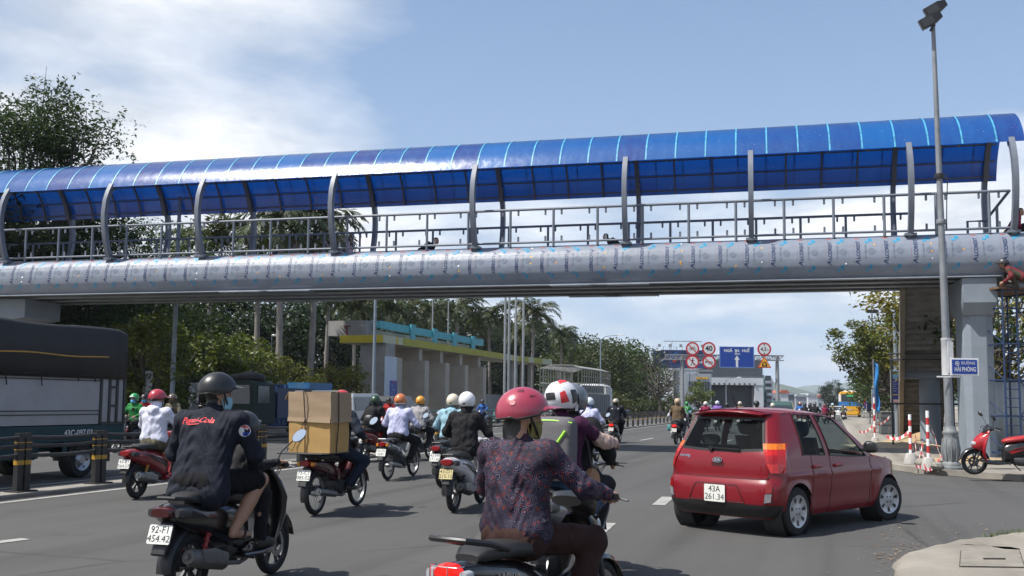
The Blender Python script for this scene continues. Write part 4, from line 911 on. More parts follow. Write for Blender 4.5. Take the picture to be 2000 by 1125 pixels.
# ------------------------------------------------------------------ smooth solids from signed distances (bodies, clothes)
def sdf_mesh(prims, vox, k=0.03, wr=0.0, seed=0):
    "prims: ('c',a,b,ra,rb) tapered capsule, ('e',c,(rx,ry,rz)) ellipsoid; wr = cloth wrinkle depth"
    lo = np.full(3, 1e9); hi = -lo
    for p in prims:
        if p[0] == 'c':
            for c, r in ((p[1], p[3]), (p[2], p[4])): lo = np.minimum(lo, np.array(c) - r); hi = np.maximum(hi, np.array(c) + r)
        else: r = max(p[2]); lo = np.minimum(lo, np.array(p[1]) - r); hi = np.maximum(hi, np.array(p[1]) + r)
    lo = lo - 3 * vox - wr; hi = hi + 3 * vox + wr
    n = np.ceil((hi - lo) / vox).astype(int) + 1
    ax = [lo[i] + vox * np.arange(n[i]) for i in range(3)]
    D = np.full(n, 1.0)
    for p in prims:
        if p[0] == 'c': pl, ph = np.minimum(np.array(p[1]) - p[3], np.array(p[2]) - p[4]), np.maximum(np.array(p[1]) + p[3], np.array(p[2]) + p[4])
        else: pl, ph = np.array(p[1]) - max(p[2]), np.array(p[1]) + max(p[2])
        i0 = np.maximum(0, np.floor((pl - k - 2 * vox - lo) / vox).astype(int)); i1 = np.minimum(n, np.ceil((ph + k + 2 * vox - lo) / vox).astype(int) + 1)
        sl = tuple(slice(a, b) for a, b in zip(i0, i1))
        X, Y, Z = np.meshgrid(*[ax[i][sl[i]] for i in range(3)], indexing='ij', sparse=True)
        if p[0] == 'c':
            a = np.array(p[1], float); b = np.array(p[2], float); ba = b - a; L = max(ba @ ba, 1e-12)
            t = np.clip(((X - a[0]) * ba[0] + (Y - a[1]) * ba[1] + (Z - a[2]) * ba[2]) / L, 0, 1)
            d = np.sqrt((X - a[0] - ba[0] * t) ** 2 + (Y - a[1] - ba[1] * t) ** 2 + (Z - a[2] - ba[2] * t) ** 2) - (p[3] + (p[4] - p[3]) * t)
        else:
            c, r = p[1], p[2]
            q = np.sqrt(((X - c[0]) / r[0]) ** 2 + ((Y - c[1]) / r[1]) ** 2 + ((Z - c[2]) / r[2]) ** 2); d = (q - 1) * min(r)
        o = D[sl]; kk = p[5] if len(p) > 5 else k
        h = np.clip(0.5 + 0.5 * (o - d) / kk, 0, 1)
        D[sl] = o * (1 - h) + d * h - kk * h * (1 - h)
    if wr:
        X, Y, Z = np.meshgrid(*ax, indexing='ij', sparse=True); s = seed * 1.7
        q = np.sin(X * 21 + 13 * Z + 5 * np.sin(Y * 9 + s) + s) * np.sin(Z * 26 - 11 * X + 4 * np.sin(X * 12 + s)) + 0.6 * np.sin(Z * 55 + 9 * np.sin(X * 16 + Y * 11 + s) + 21 * Y) * np.sin(X * 19 + Y * 15 + s)
        D = D + wr * q
    I = D < 0; C = np.zeros(np.array(n) - 1, int)
    for a in (0, 1):
        for b in (0, 1):
            for c in (0, 1): C += I[a:n[0] - 1 + a, b:n[1] - 1 + b, c:n[2] - 1 + c]
    act = (C > 0) & (C < 8); idx = np.full(act.shape, -1); cells = np.argwhere(act); idx[act] = np.arange(len(cells))
    P = np.zeros((len(cells), 3)); W_ = np.zeros(len(cells))
    cs = [(a, b, c) for a in (0, 1) for b in (0, 1) for c in (0, 1)]
    for c1 in cs:
        for axn in range(3):
            if c1[axn]: continue
            c2 = list(c1); c2[axn] = 1
            d1 = D[tuple((cells + c1).T)]; d2 = D[tuple((cells + c2).T)]; cr = (d1 < 0) != (d2 < 0)
            t = np.where(cr, d1 / np.where(cr, d1 - d2, 1), 0)
            pt = cells + np.array(c1, float); pt = pt.astype(float); pt[:, axn] += t
            P += pt * cr[:, None]; W_ += cr
    P = lo + vox * P / W_[:, None]
    F_ = []
    for axn in range(3):
        sl1 = [slice(1, -1)] * 3; sl2 = [slice(1, -1)] * 3; sl1[axn] = slice(0, n[axn] - 1); sl2[axn] = slice(1, n[axn])
        a = I[tuple(sl1)]; b = I[tuple(sl2)]; e = np.argwhere(a != b); fl = a[a != b]
        off = np.array([1, 1, 1]); off[axn] = 0; e = e + off
        u, v = [(1, 2), (2, 0), (0, 1)][axn]
        q = []
        for du, dv in ((-1, -1), (0, -1), (0, 0), (-1, 0)):
            z = e.copy(); z[:, u] += du; z[:, v] += dv; q.append(idx[tuple(z.T)])
        q = np.stack(q, 1); q[~fl] = q[~fl][:, ::-1]; F_.append(q)
    return P, np.concatenate(F_)
def sdf_obj(name, prims, vox, mats, parent=None, k=0.03, wr=0.0, seed=0, region=None, smooth=1):
    P, Q = sdf_mesh(prims, vox, k, wr, seed)
    for _ in range(smooth):
        A = np.zeros_like(P); c = np.zeros(len(P))
        for i in range(4):
            np.add.at(A, Q[:, i], P[Q[:, (i + 1) % 4]]); np.add.at(c, Q[:, i], 1)
        P = P * 0.5 + 0.5 * A / np.maximum(c, 1)[:, None]
    me = bpy.data.meshes.new(name); me.from_pydata(P.tolist(), [], Q.tolist())
    mats = mats if isinstance(mats, (list, tuple)) else [mats]
    for m in mats: me.materials.append(m)
    if region is not None and len(mats) > 1:
        me.polygons.foreach_set('material_index', region(P[Q].mean(1)).astype('i'))
    me.shade_smooth(); o = bpy.data.objects.new(name, me); COL.objects.link(o)
    if parent: o.parent = parent
    return o
V3 = lambda *a: np.array(a, float)
def unit(v): return v / (np.linalg.norm(v) or 1)
def ik(a, b, l1, l2, hint):
    "joint between a and b for a two bone limb"
    d = b - a; L = min(np.linalg.norm(d), (l1 + l2) * 0.999); u = unit(d); x = (l1 * l1 - l2 * l2 + L * L) / (2 * L); h = math.sqrt(max(l1 * l1 - x * x, 1e-6))
    n = hint - u * (hint @ u); return a + u * x + unit(n) * h

def fabric(name, col, rough=0.85, var=0.15, bump=0.25, bs=26, scale=7): return mat(name, col, rough, var=var, scale=scale, bump=bump, bscale=bs, spec=0.25)
SKIN = mat('skin', (0.34, 0.185, 0.115), 0.55, var=0.1, scale=12, bump=0.05, bscale=90); HAIR = mat('hair', (0.012, 0.010, 0.009), 0.5, var=0.2); EYE = mat('eye_dark', (0.02, 0.015, 0.012), 0.3); LIP = mat('lips', (0.28, 0.09, 0.07), 0.5)

def helmet(parent, c, yaw, pitch_, col, kind='half', sc_=1.0, trim=None, visor=None, band=None):
    "helmet shell as a child of a body; kinds: half (peak), jet (three-quarter), full (chin bar + dark visor), plain"
    H = MB(); nth, nph = 36, 14; R = (0.122 * sc_, 0.148 * sc_, 0.135 * sc_)
    def edge(a):   # lowest polar angle by azimuth (0 = front)
        f = math.cos(a)
        if kind in ('jet', 'full'): return rad(82 if f > 0.75 else 128 if f < 0.35 else 82 + (0.75 - f) / 0.4 * 46)
        return rad(86 + 16 * (1 - f) / 2 + (6 if abs(f) < 0.5 else 0))
    def pt(a, p, s=1.0): return (R[0] * s * math.sin(a) * math.sin(p), R[1] * s * math.cos(a) * math.sin(p), R[2] * s * math.cos(p))
    vs = []; fs = []
    for s in (1.0, 0.9):
        for i in range(nth):
            a = 2 * PI * i / nth
            for j in range(nph + 1): vs.append(pt(a, edge(a) * max(j / nph, 1e-3), s))
    m = nth * (nph + 1)
    for i in range(nth):
        for j in range(nph):
            a, b = i * (nph + 1) + j, ((i + 1) % nth) * (nph + 1) + j
            fs += [(a, a + 1, b + 1, b), (m + a, m + b, m + b + 1, m + a + 1)]
        a, b = i * (nph + 1) + nph, ((i + 1) % nth) * (nph + 1) + nph
        fs.append((a, m + a, m + b, b))
    H.add(vs, fs, 0)
    if band is not None:
        for i in range(nth):
            a, b = 2 * PI * i / nth, 2 * PI * (i + 1) / nth
            H.add([pt(a, edge(a) - .02, 1.012), pt(b, edge(b) - .02, 1.012), pt(b, edge(b) - .24, 1.012), pt(a, edge(a) - .24, 1.012)], [(0, 1, 2, 3)], 1)
    if kind == 'half':
        secs = []
        for i in range(13):
            a = rad(-62 + 124 * i / 12); e = edge(a); f = max(0, math.cos(a * 1.4)); o = V3(*pt(a, e - 0.08)); d = V3(math.sin(a) * .55, math.cos(a), 0); q = o + d * 0.085 * f + V3(0, 0, -0.012 * f)
            secs.append([tuple(o), tuple(o * V3(1, 1, 1) + V3(0, 0, .008)), tuple(q + V3(0, 0, .003)), tuple(q)])
        H.loft(secs, 0)
    if kind == 'full':
        secs = []
        for i in range(15):
            a = rad(-78 + 156 * i / 14); secs.append([(R[0] * s * math.sin(a), R[1] * (s + .02) * math.cos(a), R[2] * z) for s, z in ((1.0, -.72), (1.0, -.30), (.9, -.30), (.88, -.72))])
        H.loft(secs, 0)
    H.tube([pt(2 * PI * i / nth, edge(2 * PI * i / nth), 1.0) for i in range(nth + 1)], .0075 * sc_, 2, 5)
    if kind in ('half', 'jet'): H.box(-.02, .02, -R[1] * 1.02, -R[1] * .93, -.052, -.03, 2)
    e_ = (Matrix.Translation(Vector(c)) @ Matrix.Rotation(-yaw, 4, 'Z') @ Matrix.Rotation(-pitch_, 4, 'X'))
    H.xf(e_)
    mc = col if not isinstance(col, tuple) else mat('helmet_%d_%d_%d' % tuple(int(v * 255) for v in col), col, 0.38 if sum(col) < .2 else 0.3, var=0.1, scale=9, coat=0.05 if sum(col) < .2 else .4, dirt=tuple(v * .6 for v in col))
    ho = H.build('helmet', [mc, band or M_BLACK, M_BLACK], parent, smooth=50)
    if visor or kind == 'full':
        Vb = MB(); secs = []
        for i in range(13):
            a = rad(-70 + 140 * i / 12); secs.append([(R[0] * 1.03 * math.sin(a) * k, R[1] * 1.04 * math.cos(a) * k, R[2] * z) for z, k in ((0.25, .985), (-0.05, 1.03), (-0.38, 1.0))])
        Vb.loft(secs, closed=False); Vb.xf(e_); Vb.build('visor', mat('visor_dark', (0.02, 0.022, 0.025), 0.08, var=0), ho, smooth=60, solid=0.004)
    if kind != 'full':
        S = MB()
        for s in (-1, 1): S.tube([(s * .112 * sc_, .01, -.03), (s * .088, .045, -.10), (s * .03, .075, -.152)], 0.0075, k=5)
        S.tube([(-.03, .075, -.152), (0, .08, -.156), (.03, .075, -.152)], 0.0075, k=5)
        S.xf(e_); S.build('chin_strap', M_BLACK, ho)
    return ho, e_

def hand_prims(w_, fdir, up, s, close=0.0, sc_=1.0):
    "palm, four bent fingers of different lengths and a thumb leaving the side; close = curl 0..1"
    f = unit(fdir); u = unit(up - f * (up @ f)); r = np.cross(f, u) * s
    P = []; pm = w_ + f * 0.045 * sc_
    for q in (-0.026, -0.009, 0.009, 0.026): P.append(('c', w_ + f * .012 + r * q * .7, w_ + f * .082 * sc_ + r * q, 0.0145, 0.0115, 0.012))
    for q, L in ((-0.028, 0.066), (-0.0095, 0.078), (0.0095, 0.073), (0.0275, 0.056)):
        p = w_ + f * .086 * sc_ + r * q; a = 0.25 + close * 0.9; d = f * math.cos(a) - u * math.sin(a)
        for seg, rr in ((.46, .0092), (.31, .0086), (.23, .0080)):
            p2 = p + d * L * seg * sc_ + r * q * .06; P.append(('c', p, p2, rr, rr * .95, 0.004)); p = p2; a += 0.3 + close * 1.0; d = f * math.cos(a) - u * math.sin(a)
    t0 = w_ + f * .03 - r * .028; t1 = t0 + (f * .55 - r * .75 - u * .25) * .034; t2 = t1 + (f * .9 - r * .2 - u * (.25 + close * .7)) * .03; t3 = t2 + (f * .9 + r * .25 - u * (.3 + close * .6)) * .024
    P += [('c', t0, t1, .0135, .0115, .008), ('c', t1, t2, .011, .0095, .004), ('c', t2, t3, .0095, .008, .004)]
    return P

def person(label, loc, head, hip, feet, hands, lean=12, yaw=0, hpitch=0, sc_=1.0, top=None, bottom=None, shoes=None, skin=SKIN, sleeve='long', legs='long', helm=None, mask=None, vox=0.014, wide=1.0, hood=None, group=None, gloves=None, elbow=(0.6, -0.55, -0.6), knee=(0.35, 1, 0.25), hem=0.0, hairlen=0.0, hairvol=False, bag=None, close=0.8, twist=0, collar=True, scarf=None, name='person', handup=None, fwd=None):
    """seated figure in a local frame (x right, y forward, z up). hip = pelvis centre, feet/hands = (left,right) targets"""
    body_root = None
    L_ = rad(lean); up = V3(0, math.sin(L_), math.cos(L_)); H = V3(*hip); s_ = sc_; rt_ = V3(math.cos(rad(twist)), -math.sin(rad(twist)), 0); fw = np.cross(up, rt_); fw = V3(math.sin(rad(twist)), math.cos(rad(twist)), 0)
    waist = H + up * .17 * s_; chest = H + up * .36 * s_ + fw * .01; nb = H + up * .50 * s_
    up2 = unit(up * .5 + V3(0, .05, .5)); hd = nb + up2 * .150 * s_ + fw * .025; nk = nb + up2 * .05 * s_
    sh = [nb - up * .045 * s_ + rt_ * x * .175 * s_ * wide for x in (-1, 1)]
    hips = [H + rt_ * x * .085 * s_ - V3(0, 0, .01) for x in (-1, 1)]
    hn = [None if h is None else V3(*h) for h in hands]; ft = [V3(*f) for f in feet]
    el = [ik(sh[i], hn[i], .285 * s_, .265 * s_, V3(elbow[0] * (-1, 1)[i], elbow[1], elbow[2])) for i in (0, 1)]
    ank = [f + V3(0, -.06, .085) for f in ft]
    kn = [ik(hips[i], ank[i], .43 * s_, .425 * s_, V3(knee[0] * (-1, 1)[i], knee[1], knee[2])) for i in (0, 1)]
    fy_ = V3(math.sin(yaw_ := rad(yaw)), math.cos(yaw_), 0); fx_ = V3(math.cos(yaw_), -math.sin(yaw_), 0); fz_ = V3(0, 0, 1)
    hp_ = rad(hpitch); hy = fy_ * math.cos(hp_) + fz_ * math.sin(hp_); hz2 = fz_ * math.cos(hp_) - fy_ * math.sin(hp_)
    hf = lambda x, y, z: hd + fx_ * x * s_ + hy * y * s_ + hz2 * z * s_
    fine = vox < 0.010
    B = [('e', hf(0, -.012, .03), tuple(np.array((.077, .093, .095)) * s_)), ('c', hf(0, .03, -.03), hf(0, .048, -.085), .062 * s_, .036 * s_), ('c', nk - up2 * .05, hf(0, -.02, -.04), .062 * s_, .056 * s_)]
    if vox < 0.02:
        B += [('c', hf(0, .088, .02), hf(0, .108, -.022), .011, .016, .012), ('e', hf(.078, -.005, -.012), (.013, .02, .032), .006), ('e', hf(-.078, -.005, -.012), (.013, .02, .032), .006), ('c', hf(-.02, .09, -.058), hf(.02, .09, -.058), .010, .010, .01), ('c', hf(-.045, .082, .03), hf(.045, .082, .03), .012, .012, .015), ('e', hf(-.032, .079, .008), (.013, .011, .009), .004), ('e', hf(.032, .079, .008), (.013, .011, .009), .004)]
    if hairvol: B += [('e', hf(0, -.045, -.07), (.076, .05, .075)), ('c', hf(-.03, -.05, -.12), hf(.03, -.05, -.12), .042, .042)]
    B += [('c', H, chest, .075, .075), ('c', chest, nk, .065, .05)]
    for i in (0, 1):
        B += [('c', nb - up * .04, sh[i], .05, .045), ('c', sh[i], el[i], .047 * s_, .038 * s_), ('c', el[i], hn[i], .038 * s_, .027 * s_), ('c', hips[i], kn[i], .072 * s_, .052 * s_), ('c', kn[i], ank[i] + (kn[i] - ank[i]) * .25, .052 * s_, .047 * s_), ('c', kn[i] + (ank[i] - kn[i]) * .15 - fw * .018, kn[i] + (ank[i] - kn[i]) * .45 - fw * .02, .045 * s_, .05 * s_), ('c', kn[i] + (ank[i] - kn[i]) * .4, ank[i], .048 * s_, .036 * s_), ('c', ank[i] + V3(0, -.02, -.035), ft[i] + V3(0, .09, .03), .034, .026), ('c', ft[i] + V3(0, .03, .035), ft[i] + V3(0, .15, .022), .034, .022)]
        fd = unit(hn[i] - el[i]);
        fdir = V3(0, 1, -.1) if handup is None or handup[i] is None else V3(*handup[i])
        fdir = unit(fdir + fd * .35)
        if vox < 0.03:
            if fine or vox < 0.013: B += hand_prims(hn[i] - fdir * .01, fdir, V3(0, 0.2, 1), (-1, 1)[i] * 1.0, close)
            else: B += [('c', hn[i], hn[i] + fdir * .07, .03, .032), ('c', hn[i] + fdir * .07, hn[i] + fdir * .08 - V3(0, 0, .05), .026, .02), ('c', hn[i] + fdir * .02, hn[i] + fdir * .05 - rt_ * (-1, 1)[i] * .045, .014, .012)]
    he = np.array(hf(0, 0, 0))
    def reg(c):
        l = np.stack([(c - hd) @ fx_, (c - hd) @ hy, (c - hd) @ hz2], 1) / s_
        r_ = np.zeros(len(c), int); near = (np.abs(l) < .2).all(1)
        r_[near & (l[:, 2] > -0.075 - hairlen) & ((l[:, 1] < (.035 if hairvol else -.02)) | (l[:, 2] > .07)) & (l[:, 2] > -.09 - hairlen) & ~((np.abs(l[:, 0]) > .074) & (l[:, 2] < .02))] = 1
        r_[near & (l[:, 1] > .078) & (np.abs(np.abs(l[:, 0]) - .032) < .015) & (np.abs(l[:, 2] - .008) < .008)] = 2
        r_[near & (l[:, 1] > .07) & (np.abs(l[:, 2] - .034) < .005) & (np.abs(l[:, 0]) > .015) & (np.abs(l[:, 0]) < .055)] = 1
        r_[near & (l[:, 1] > .075) & (np.abs(l[:, 2] + .058) < .009) & (np.abs(l[:, 0]) < .026)] = 3
        return r_
    bo = sdf_obj(name, B, vox, [skin, HAIR, EYE, LIP], None, k=0.022, region=reg)
    bo.location = loc; bo.rotation_euler = (0, 0, -rad(head)); tag(bo, label, 'person', group)
    wr = 0.0075 if vox < .01 else 0.0055 if vox < 0.02 else 0.004
    if top is not None:
        T_ = []
        hm_ = H + up * (.045 + hem)
        for x in (-1, 1):
            T_ += [('c', hm_ + rt_ * x * .088 * s_ * wide, waist + rt_ * x * .072 * s_ * wide, .128 * s_, .108 * s_), ('c', waist + rt_ * x * .072 * s_ * wide, chest + rt_ * x * .085 * s_ * wide, .108 * s_, .118 * s_), ('c', chest + rt_ * x * .085 * s_ * wide, nb + rt_ * x * .05 * s_ - up * .05, .115 * s_, .07 * s_)]
        T_ += [('c', hm_, chest, .125 * s_, .125 * s_), ('c', chest, nb - up * .06, .12 * s_, .08 * s_), ('c', waist - fw * .03, chest - fw * .035, .10 * s_, .105 * s_)]
        for i in (0, 1):
            T_ += [('c', nb - up * .045, sh[i], .075 * s_, .072 * s_), ('c', sh[i], sh[i] + (el[i] - sh[i]) * (.55 if sleeve == 'short' else 1), .072 * s_, .060 * s_)]
            if sleeve != 'short': T_ += [('c', el[i], hn[i] - unit(hn[i] - el[i]) * .02, .059 * s_, .044 * s_)]
        if collar: T_ += [('c', nb - up2 * .02, nb + up2 * .045 * s_, .075 * s_, .066 * s_)]
        if hood == 'up': T_ += [('e', hf(0, -.01, .0), tuple(np.array((.108, .118, .13)) * s_)), ('c', nb, hf(0, -.02, -.06), .09, .10)]
        if hood == 'down': T_ += [('c', nb - fw * .08 + rt_ * -.05, nb - fw * .08 + rt_ * .05, .055, .055), ('c', nb - fw * .10 - up * .05, nb - fw * .06, .05, .05)]
        sdf_obj('jacket' if sleeve != 'short' else 'shirt', T_, vox, top, bo, k=0.035, wr=wr, seed=len(label))
    if bottom is not None:
        P_ = []
        for i in (0, 1):
            P_ += [('c', hips[i] + V3(0, -.02, -.01), hips[i], .110 * s_ * min(wide, 1.1), .108 * s_), ('c', hips[i], kn[i] if legs != 'shorts' else hips[i] + (kn[i] - hips[i]) * .86, .104 * s_, .080 * s_ if legs != 'shorts' else .088 * s_)]
            if legs != 'shorts': P_ += [('c', kn[i], kn[i] + (ank[i] - kn[i]) * (.95 if legs == 'long' else .6), .080 * s_, .064 * s_)]
        P_ += [('c', H + up * .06 + rt_ * -.05 * wide, H + up * .06 + rt_ * .05 * wide, .098 * s_, .098 * s_), ('c', H - fw * .03, H + up * .02, .105 * s_, .10 * s_)]
        sdf_obj('trousers' if legs != 'shorts' else 'shorts', P_, vox, bottom, bo, k=0.03, wr=wr * .8, seed=len(label) + 3)
    if shoes is not None:
        for i in (0, 1):
            S = MB(); f = ft[i]; o_ = f + V3(0, -.11, 0)
            if shoes == 'flipflop':
                S.loft([[(o_[0] + x * w_ * (1 if q < .9 else .8), o_[1] + q * .27, f[2] + z) for x, z in ((-1, -.018), (1, -.018), (1, .004), (-1, .004))] for q, w_ in ((0, .03), (.08, .036), (.5, .036), (.8, .046), (.95, .04), (1.02, .022))])
                for x in (-1, 1): S.tube([(o_[0] + x * .046, o_[1] + .12, f[2]), (o_[0] + x * .036, o_[1] + .16, f[2] + .062), (o_[0], o_[1] + .215, f[2] + .05)], .011, k=6)
                S.build('sandal', mat('sandal_black', (.018, .016, .016), .6), bo, smooth=40)
            else:
                S.loft([sect(o_[1] + q * .28, f[2] + .005 + h_, w_, h_ + .005, 3, 14, o_[0]) for q, w_, h_ in ((0, .018, .03), (.06, .034, .042), (.3, .038, .05), (.6, .044, .038), (.85, .04, .026), (1.0, .015, .014))]); S.build('shoe', shoes, bo)
    if mask is not None:
        K = MB(); K.grid(lambda a, b: tuple(hf(.072 * math.sin((a - .5) * 2.7), -.002 + .108 * math.cos((a - .5) * 2.55) + .012 * math.sin(b * PI) * math.cos((a - .5) * 2.5), -.015 - .095 * b)), 12, 6)
        for s in (-1, 1):
            for z in (-.02, -.1): K.tube([tuple(hf(s * .066, .03, z)), tuple(hf(s * .088, -.01, -.005))], .003, k=4)
        K.build('face_mask', mask, bo, smooth=60, solid=0.004)
    if scarf is not None:
        K = [('c', nb + up2 * .02 - fw * .01, nb + up2 * .07, .078, .074), ('e', hf(0, .01, -.06), (.083, .105, .075))]; sdf_obj('face_scarf', K, max(vox, .01), scarf, bo, k=.03, wr=.004)
    hh = None
    if helm: hh, e_ = helmet(bo, hf(0, -.005, .035), rad(yaw), rad(hpitch), **helm); 
    info = dict(obj=bo, H=H, up=up, fw=fw, rt=rt_, chest=chest, nb=nb, hd=hd, hf=hf, sh=sh, el=el, hn=hn, kn=kn, ank=ank, helmet=hh, waist=waist)
    if bag:
        M = Matrix(((rt_[0], fw[0], up[0], 0), (rt_[1], fw[1], up[1], 0), (rt_[2], fw[2], up[2], 0), (0, 0, 0, 1)))
        info['bagM'] = M
    return info

# ------------------------------------------------------------------ motorbikes
M_CHROME = mat('chrome', (0.55, 0.56, 0.58), 0.2, 1.0, var=0.1); M_ALU = mat('aluminium', (0.26, 0.265, 0.27), 0.42, 0.8, var=0.15); M_ENG = mat('engine_metal', (0.07, 0.07, 0.072), 0.5, 0.6, var=0.3, scale=14)
M_SEAT = mat('seat_vinyl', (0.014, 0.014, 0.015), 0.5, var=0.15, bump=0.1, bscale=120); M_PLATE = mat('plate_white', (0.62, 0.62, 0.58), 0.5, var=0.06); M_PLATEY = mat('plate_yellowed', (0.50, 0.42, 0.20), 0.6, var=0.1); M_TLIT = mat('tail_red_lit', (0.75, 0.012, 0.008), 0.25, var=0, emit=0.55); M_TRED = mat('tail_red', (0.20, 0.005, 0.006), 0.2, var=0, coat=0.15); M_AMB = mat('indicator_amber', (0.55, 0.20, 0.02), 0.2, var=0); M_CLEAR = mat('clear_lens', (0.35, 0.36, 0.38), 0.1, var=0, spec=0.8); M_SMOKE = mat('smoked_lens', (0.045, 0.045, 0.048), 0.3, var=0, spec=0.3); M_MIR = mat('mirror_glass', (0.75, 0.82, 0.88), 0.04, 1.0, var=0)
def paint(name, col, rough=0.22): return mat(name, col, rough, var=0.06, scale=2, coat=0.7)
def wheel(parent, y, R, style, disc=True, rimm=M_ALU, name='wheel', tw=0.042):
    w_ = MB(); k = 40
    w_.lathe([(R + tw * .98 * math.cos(a) - tw, tw * .92 * math.sin(a)) for a in np.linspace(0, 2 * PI, 14)[:-1]], 'x', (0, y, R), k, loop=True)
    wo = w_.build(name, M_RUB, parent, smooth=60)
    r_ = MB(); ri = R - 2 * tw + .012
    r_.lathe([(ri, -.022), (ri - .016, -.016), (ri - .018, .016), (ri, .022)], 'x', (0, y, R), 36)
    r_.lathe([(0, -.05), (.032, -.05), (.04, -.02), (.04, .02), (.032, .05), (0, .05)], 'x', (0, y, R), 16)
    if style == 'spoke':
        for i in range(18):
            a = 2 * PI * i / 18; b = a + (.5 if i % 2 else -.5); x = .022 if i % 4 < 2 else -.022
            r_.tube([(x, y + .036 * math.cos(b), R + .036 * math.sin(b)), (0, y + (ri - .01) * math.cos(a), R + (ri - .01) * math.sin(a))], .0028, k=4)
    else:
        for i in range(5):
            a = 2 * PI * i / 5 + .3
            for da in (-.16, .16):
                r_.bar((0, y + .03 * math.cos(a), R + .03 * math.sin(a)), (0, y + (ri - .008) * math.cos(a + da), R + (ri - .008) * math.sin(a + da)), .022, .02, up=(1, 0, 0))
    r_.build('rim', rimm, wo, smooth=40)
    if disc:
        d = MB(); d.lathe([(.06, .046), (.105, .046), (.105, .051), (.06, .051)], 'x', (0, y, R), 24, loop=True); d.build('brake_disc', M_ALU, wo, smooth=40)
    return wo
def plate(parent, y, z, w_, h, lines, tilt, pm, x=0.0):
    b = MB(); M = Matrix.Translation((x, y, z)) @ Matrix.Rotation(tilt, 4, 'X')
    b.prism([(-w_ / 2 + .008, -h / 2), (w_ / 2 - .008, -h / 2), (w_ / 2, -h / 2 + .008), (w_ / 2, h / 2 - .008), (w_ / 2 - .008, h / 2), (-w_ / 2 + .008, h / 2), (-w_ / 2, h / 2 - .008), (-w_ / 2, -h / 2 + .008)], -.003, .003, 'y'); b.xf(M)
    po = b.build('number_plate', pm, parent, smooth=0)
    t = MB(); n = len(lines)
    for i, s in enumerate(lines):
        sz = h * (.50 if n > 1 else .8); zz = (h * (.23 - .46 * i)) if n > 1 else 0
        t.text(s, sz, lambda u, v, zz=zz: tuple(M @ Vector((u, -.0045, v + zz))), 0, fat=0.0)
    t.build('lettering', M_INK, po, smooth=0); return po
def arc_strip(b, cy, cz, r0, a0, a1, hw, n=12, th=.008, m=0, taper=1.0):
    "curved fender over a wheel, angles in the YZ plane"
    secs = []
    for i in range(n + 1):
        a = a0 + (a1 - a0) * i / n; w_ = hw * (1 + (taper - 1) * i / n)
        q = []
        for x, dr in ((-1, -.018), (-.75, .004), (0, .012), (.75, .004), (1, -.018), (.9, -.024), (0, .002), (-.9, -.024)):
            q.append((x * w_, cy + (r0 + dr) * math.cos(a), cz + (r0 + dr) * math.sin(a)))
        secs.append(q)
    b.loft(secs, m)
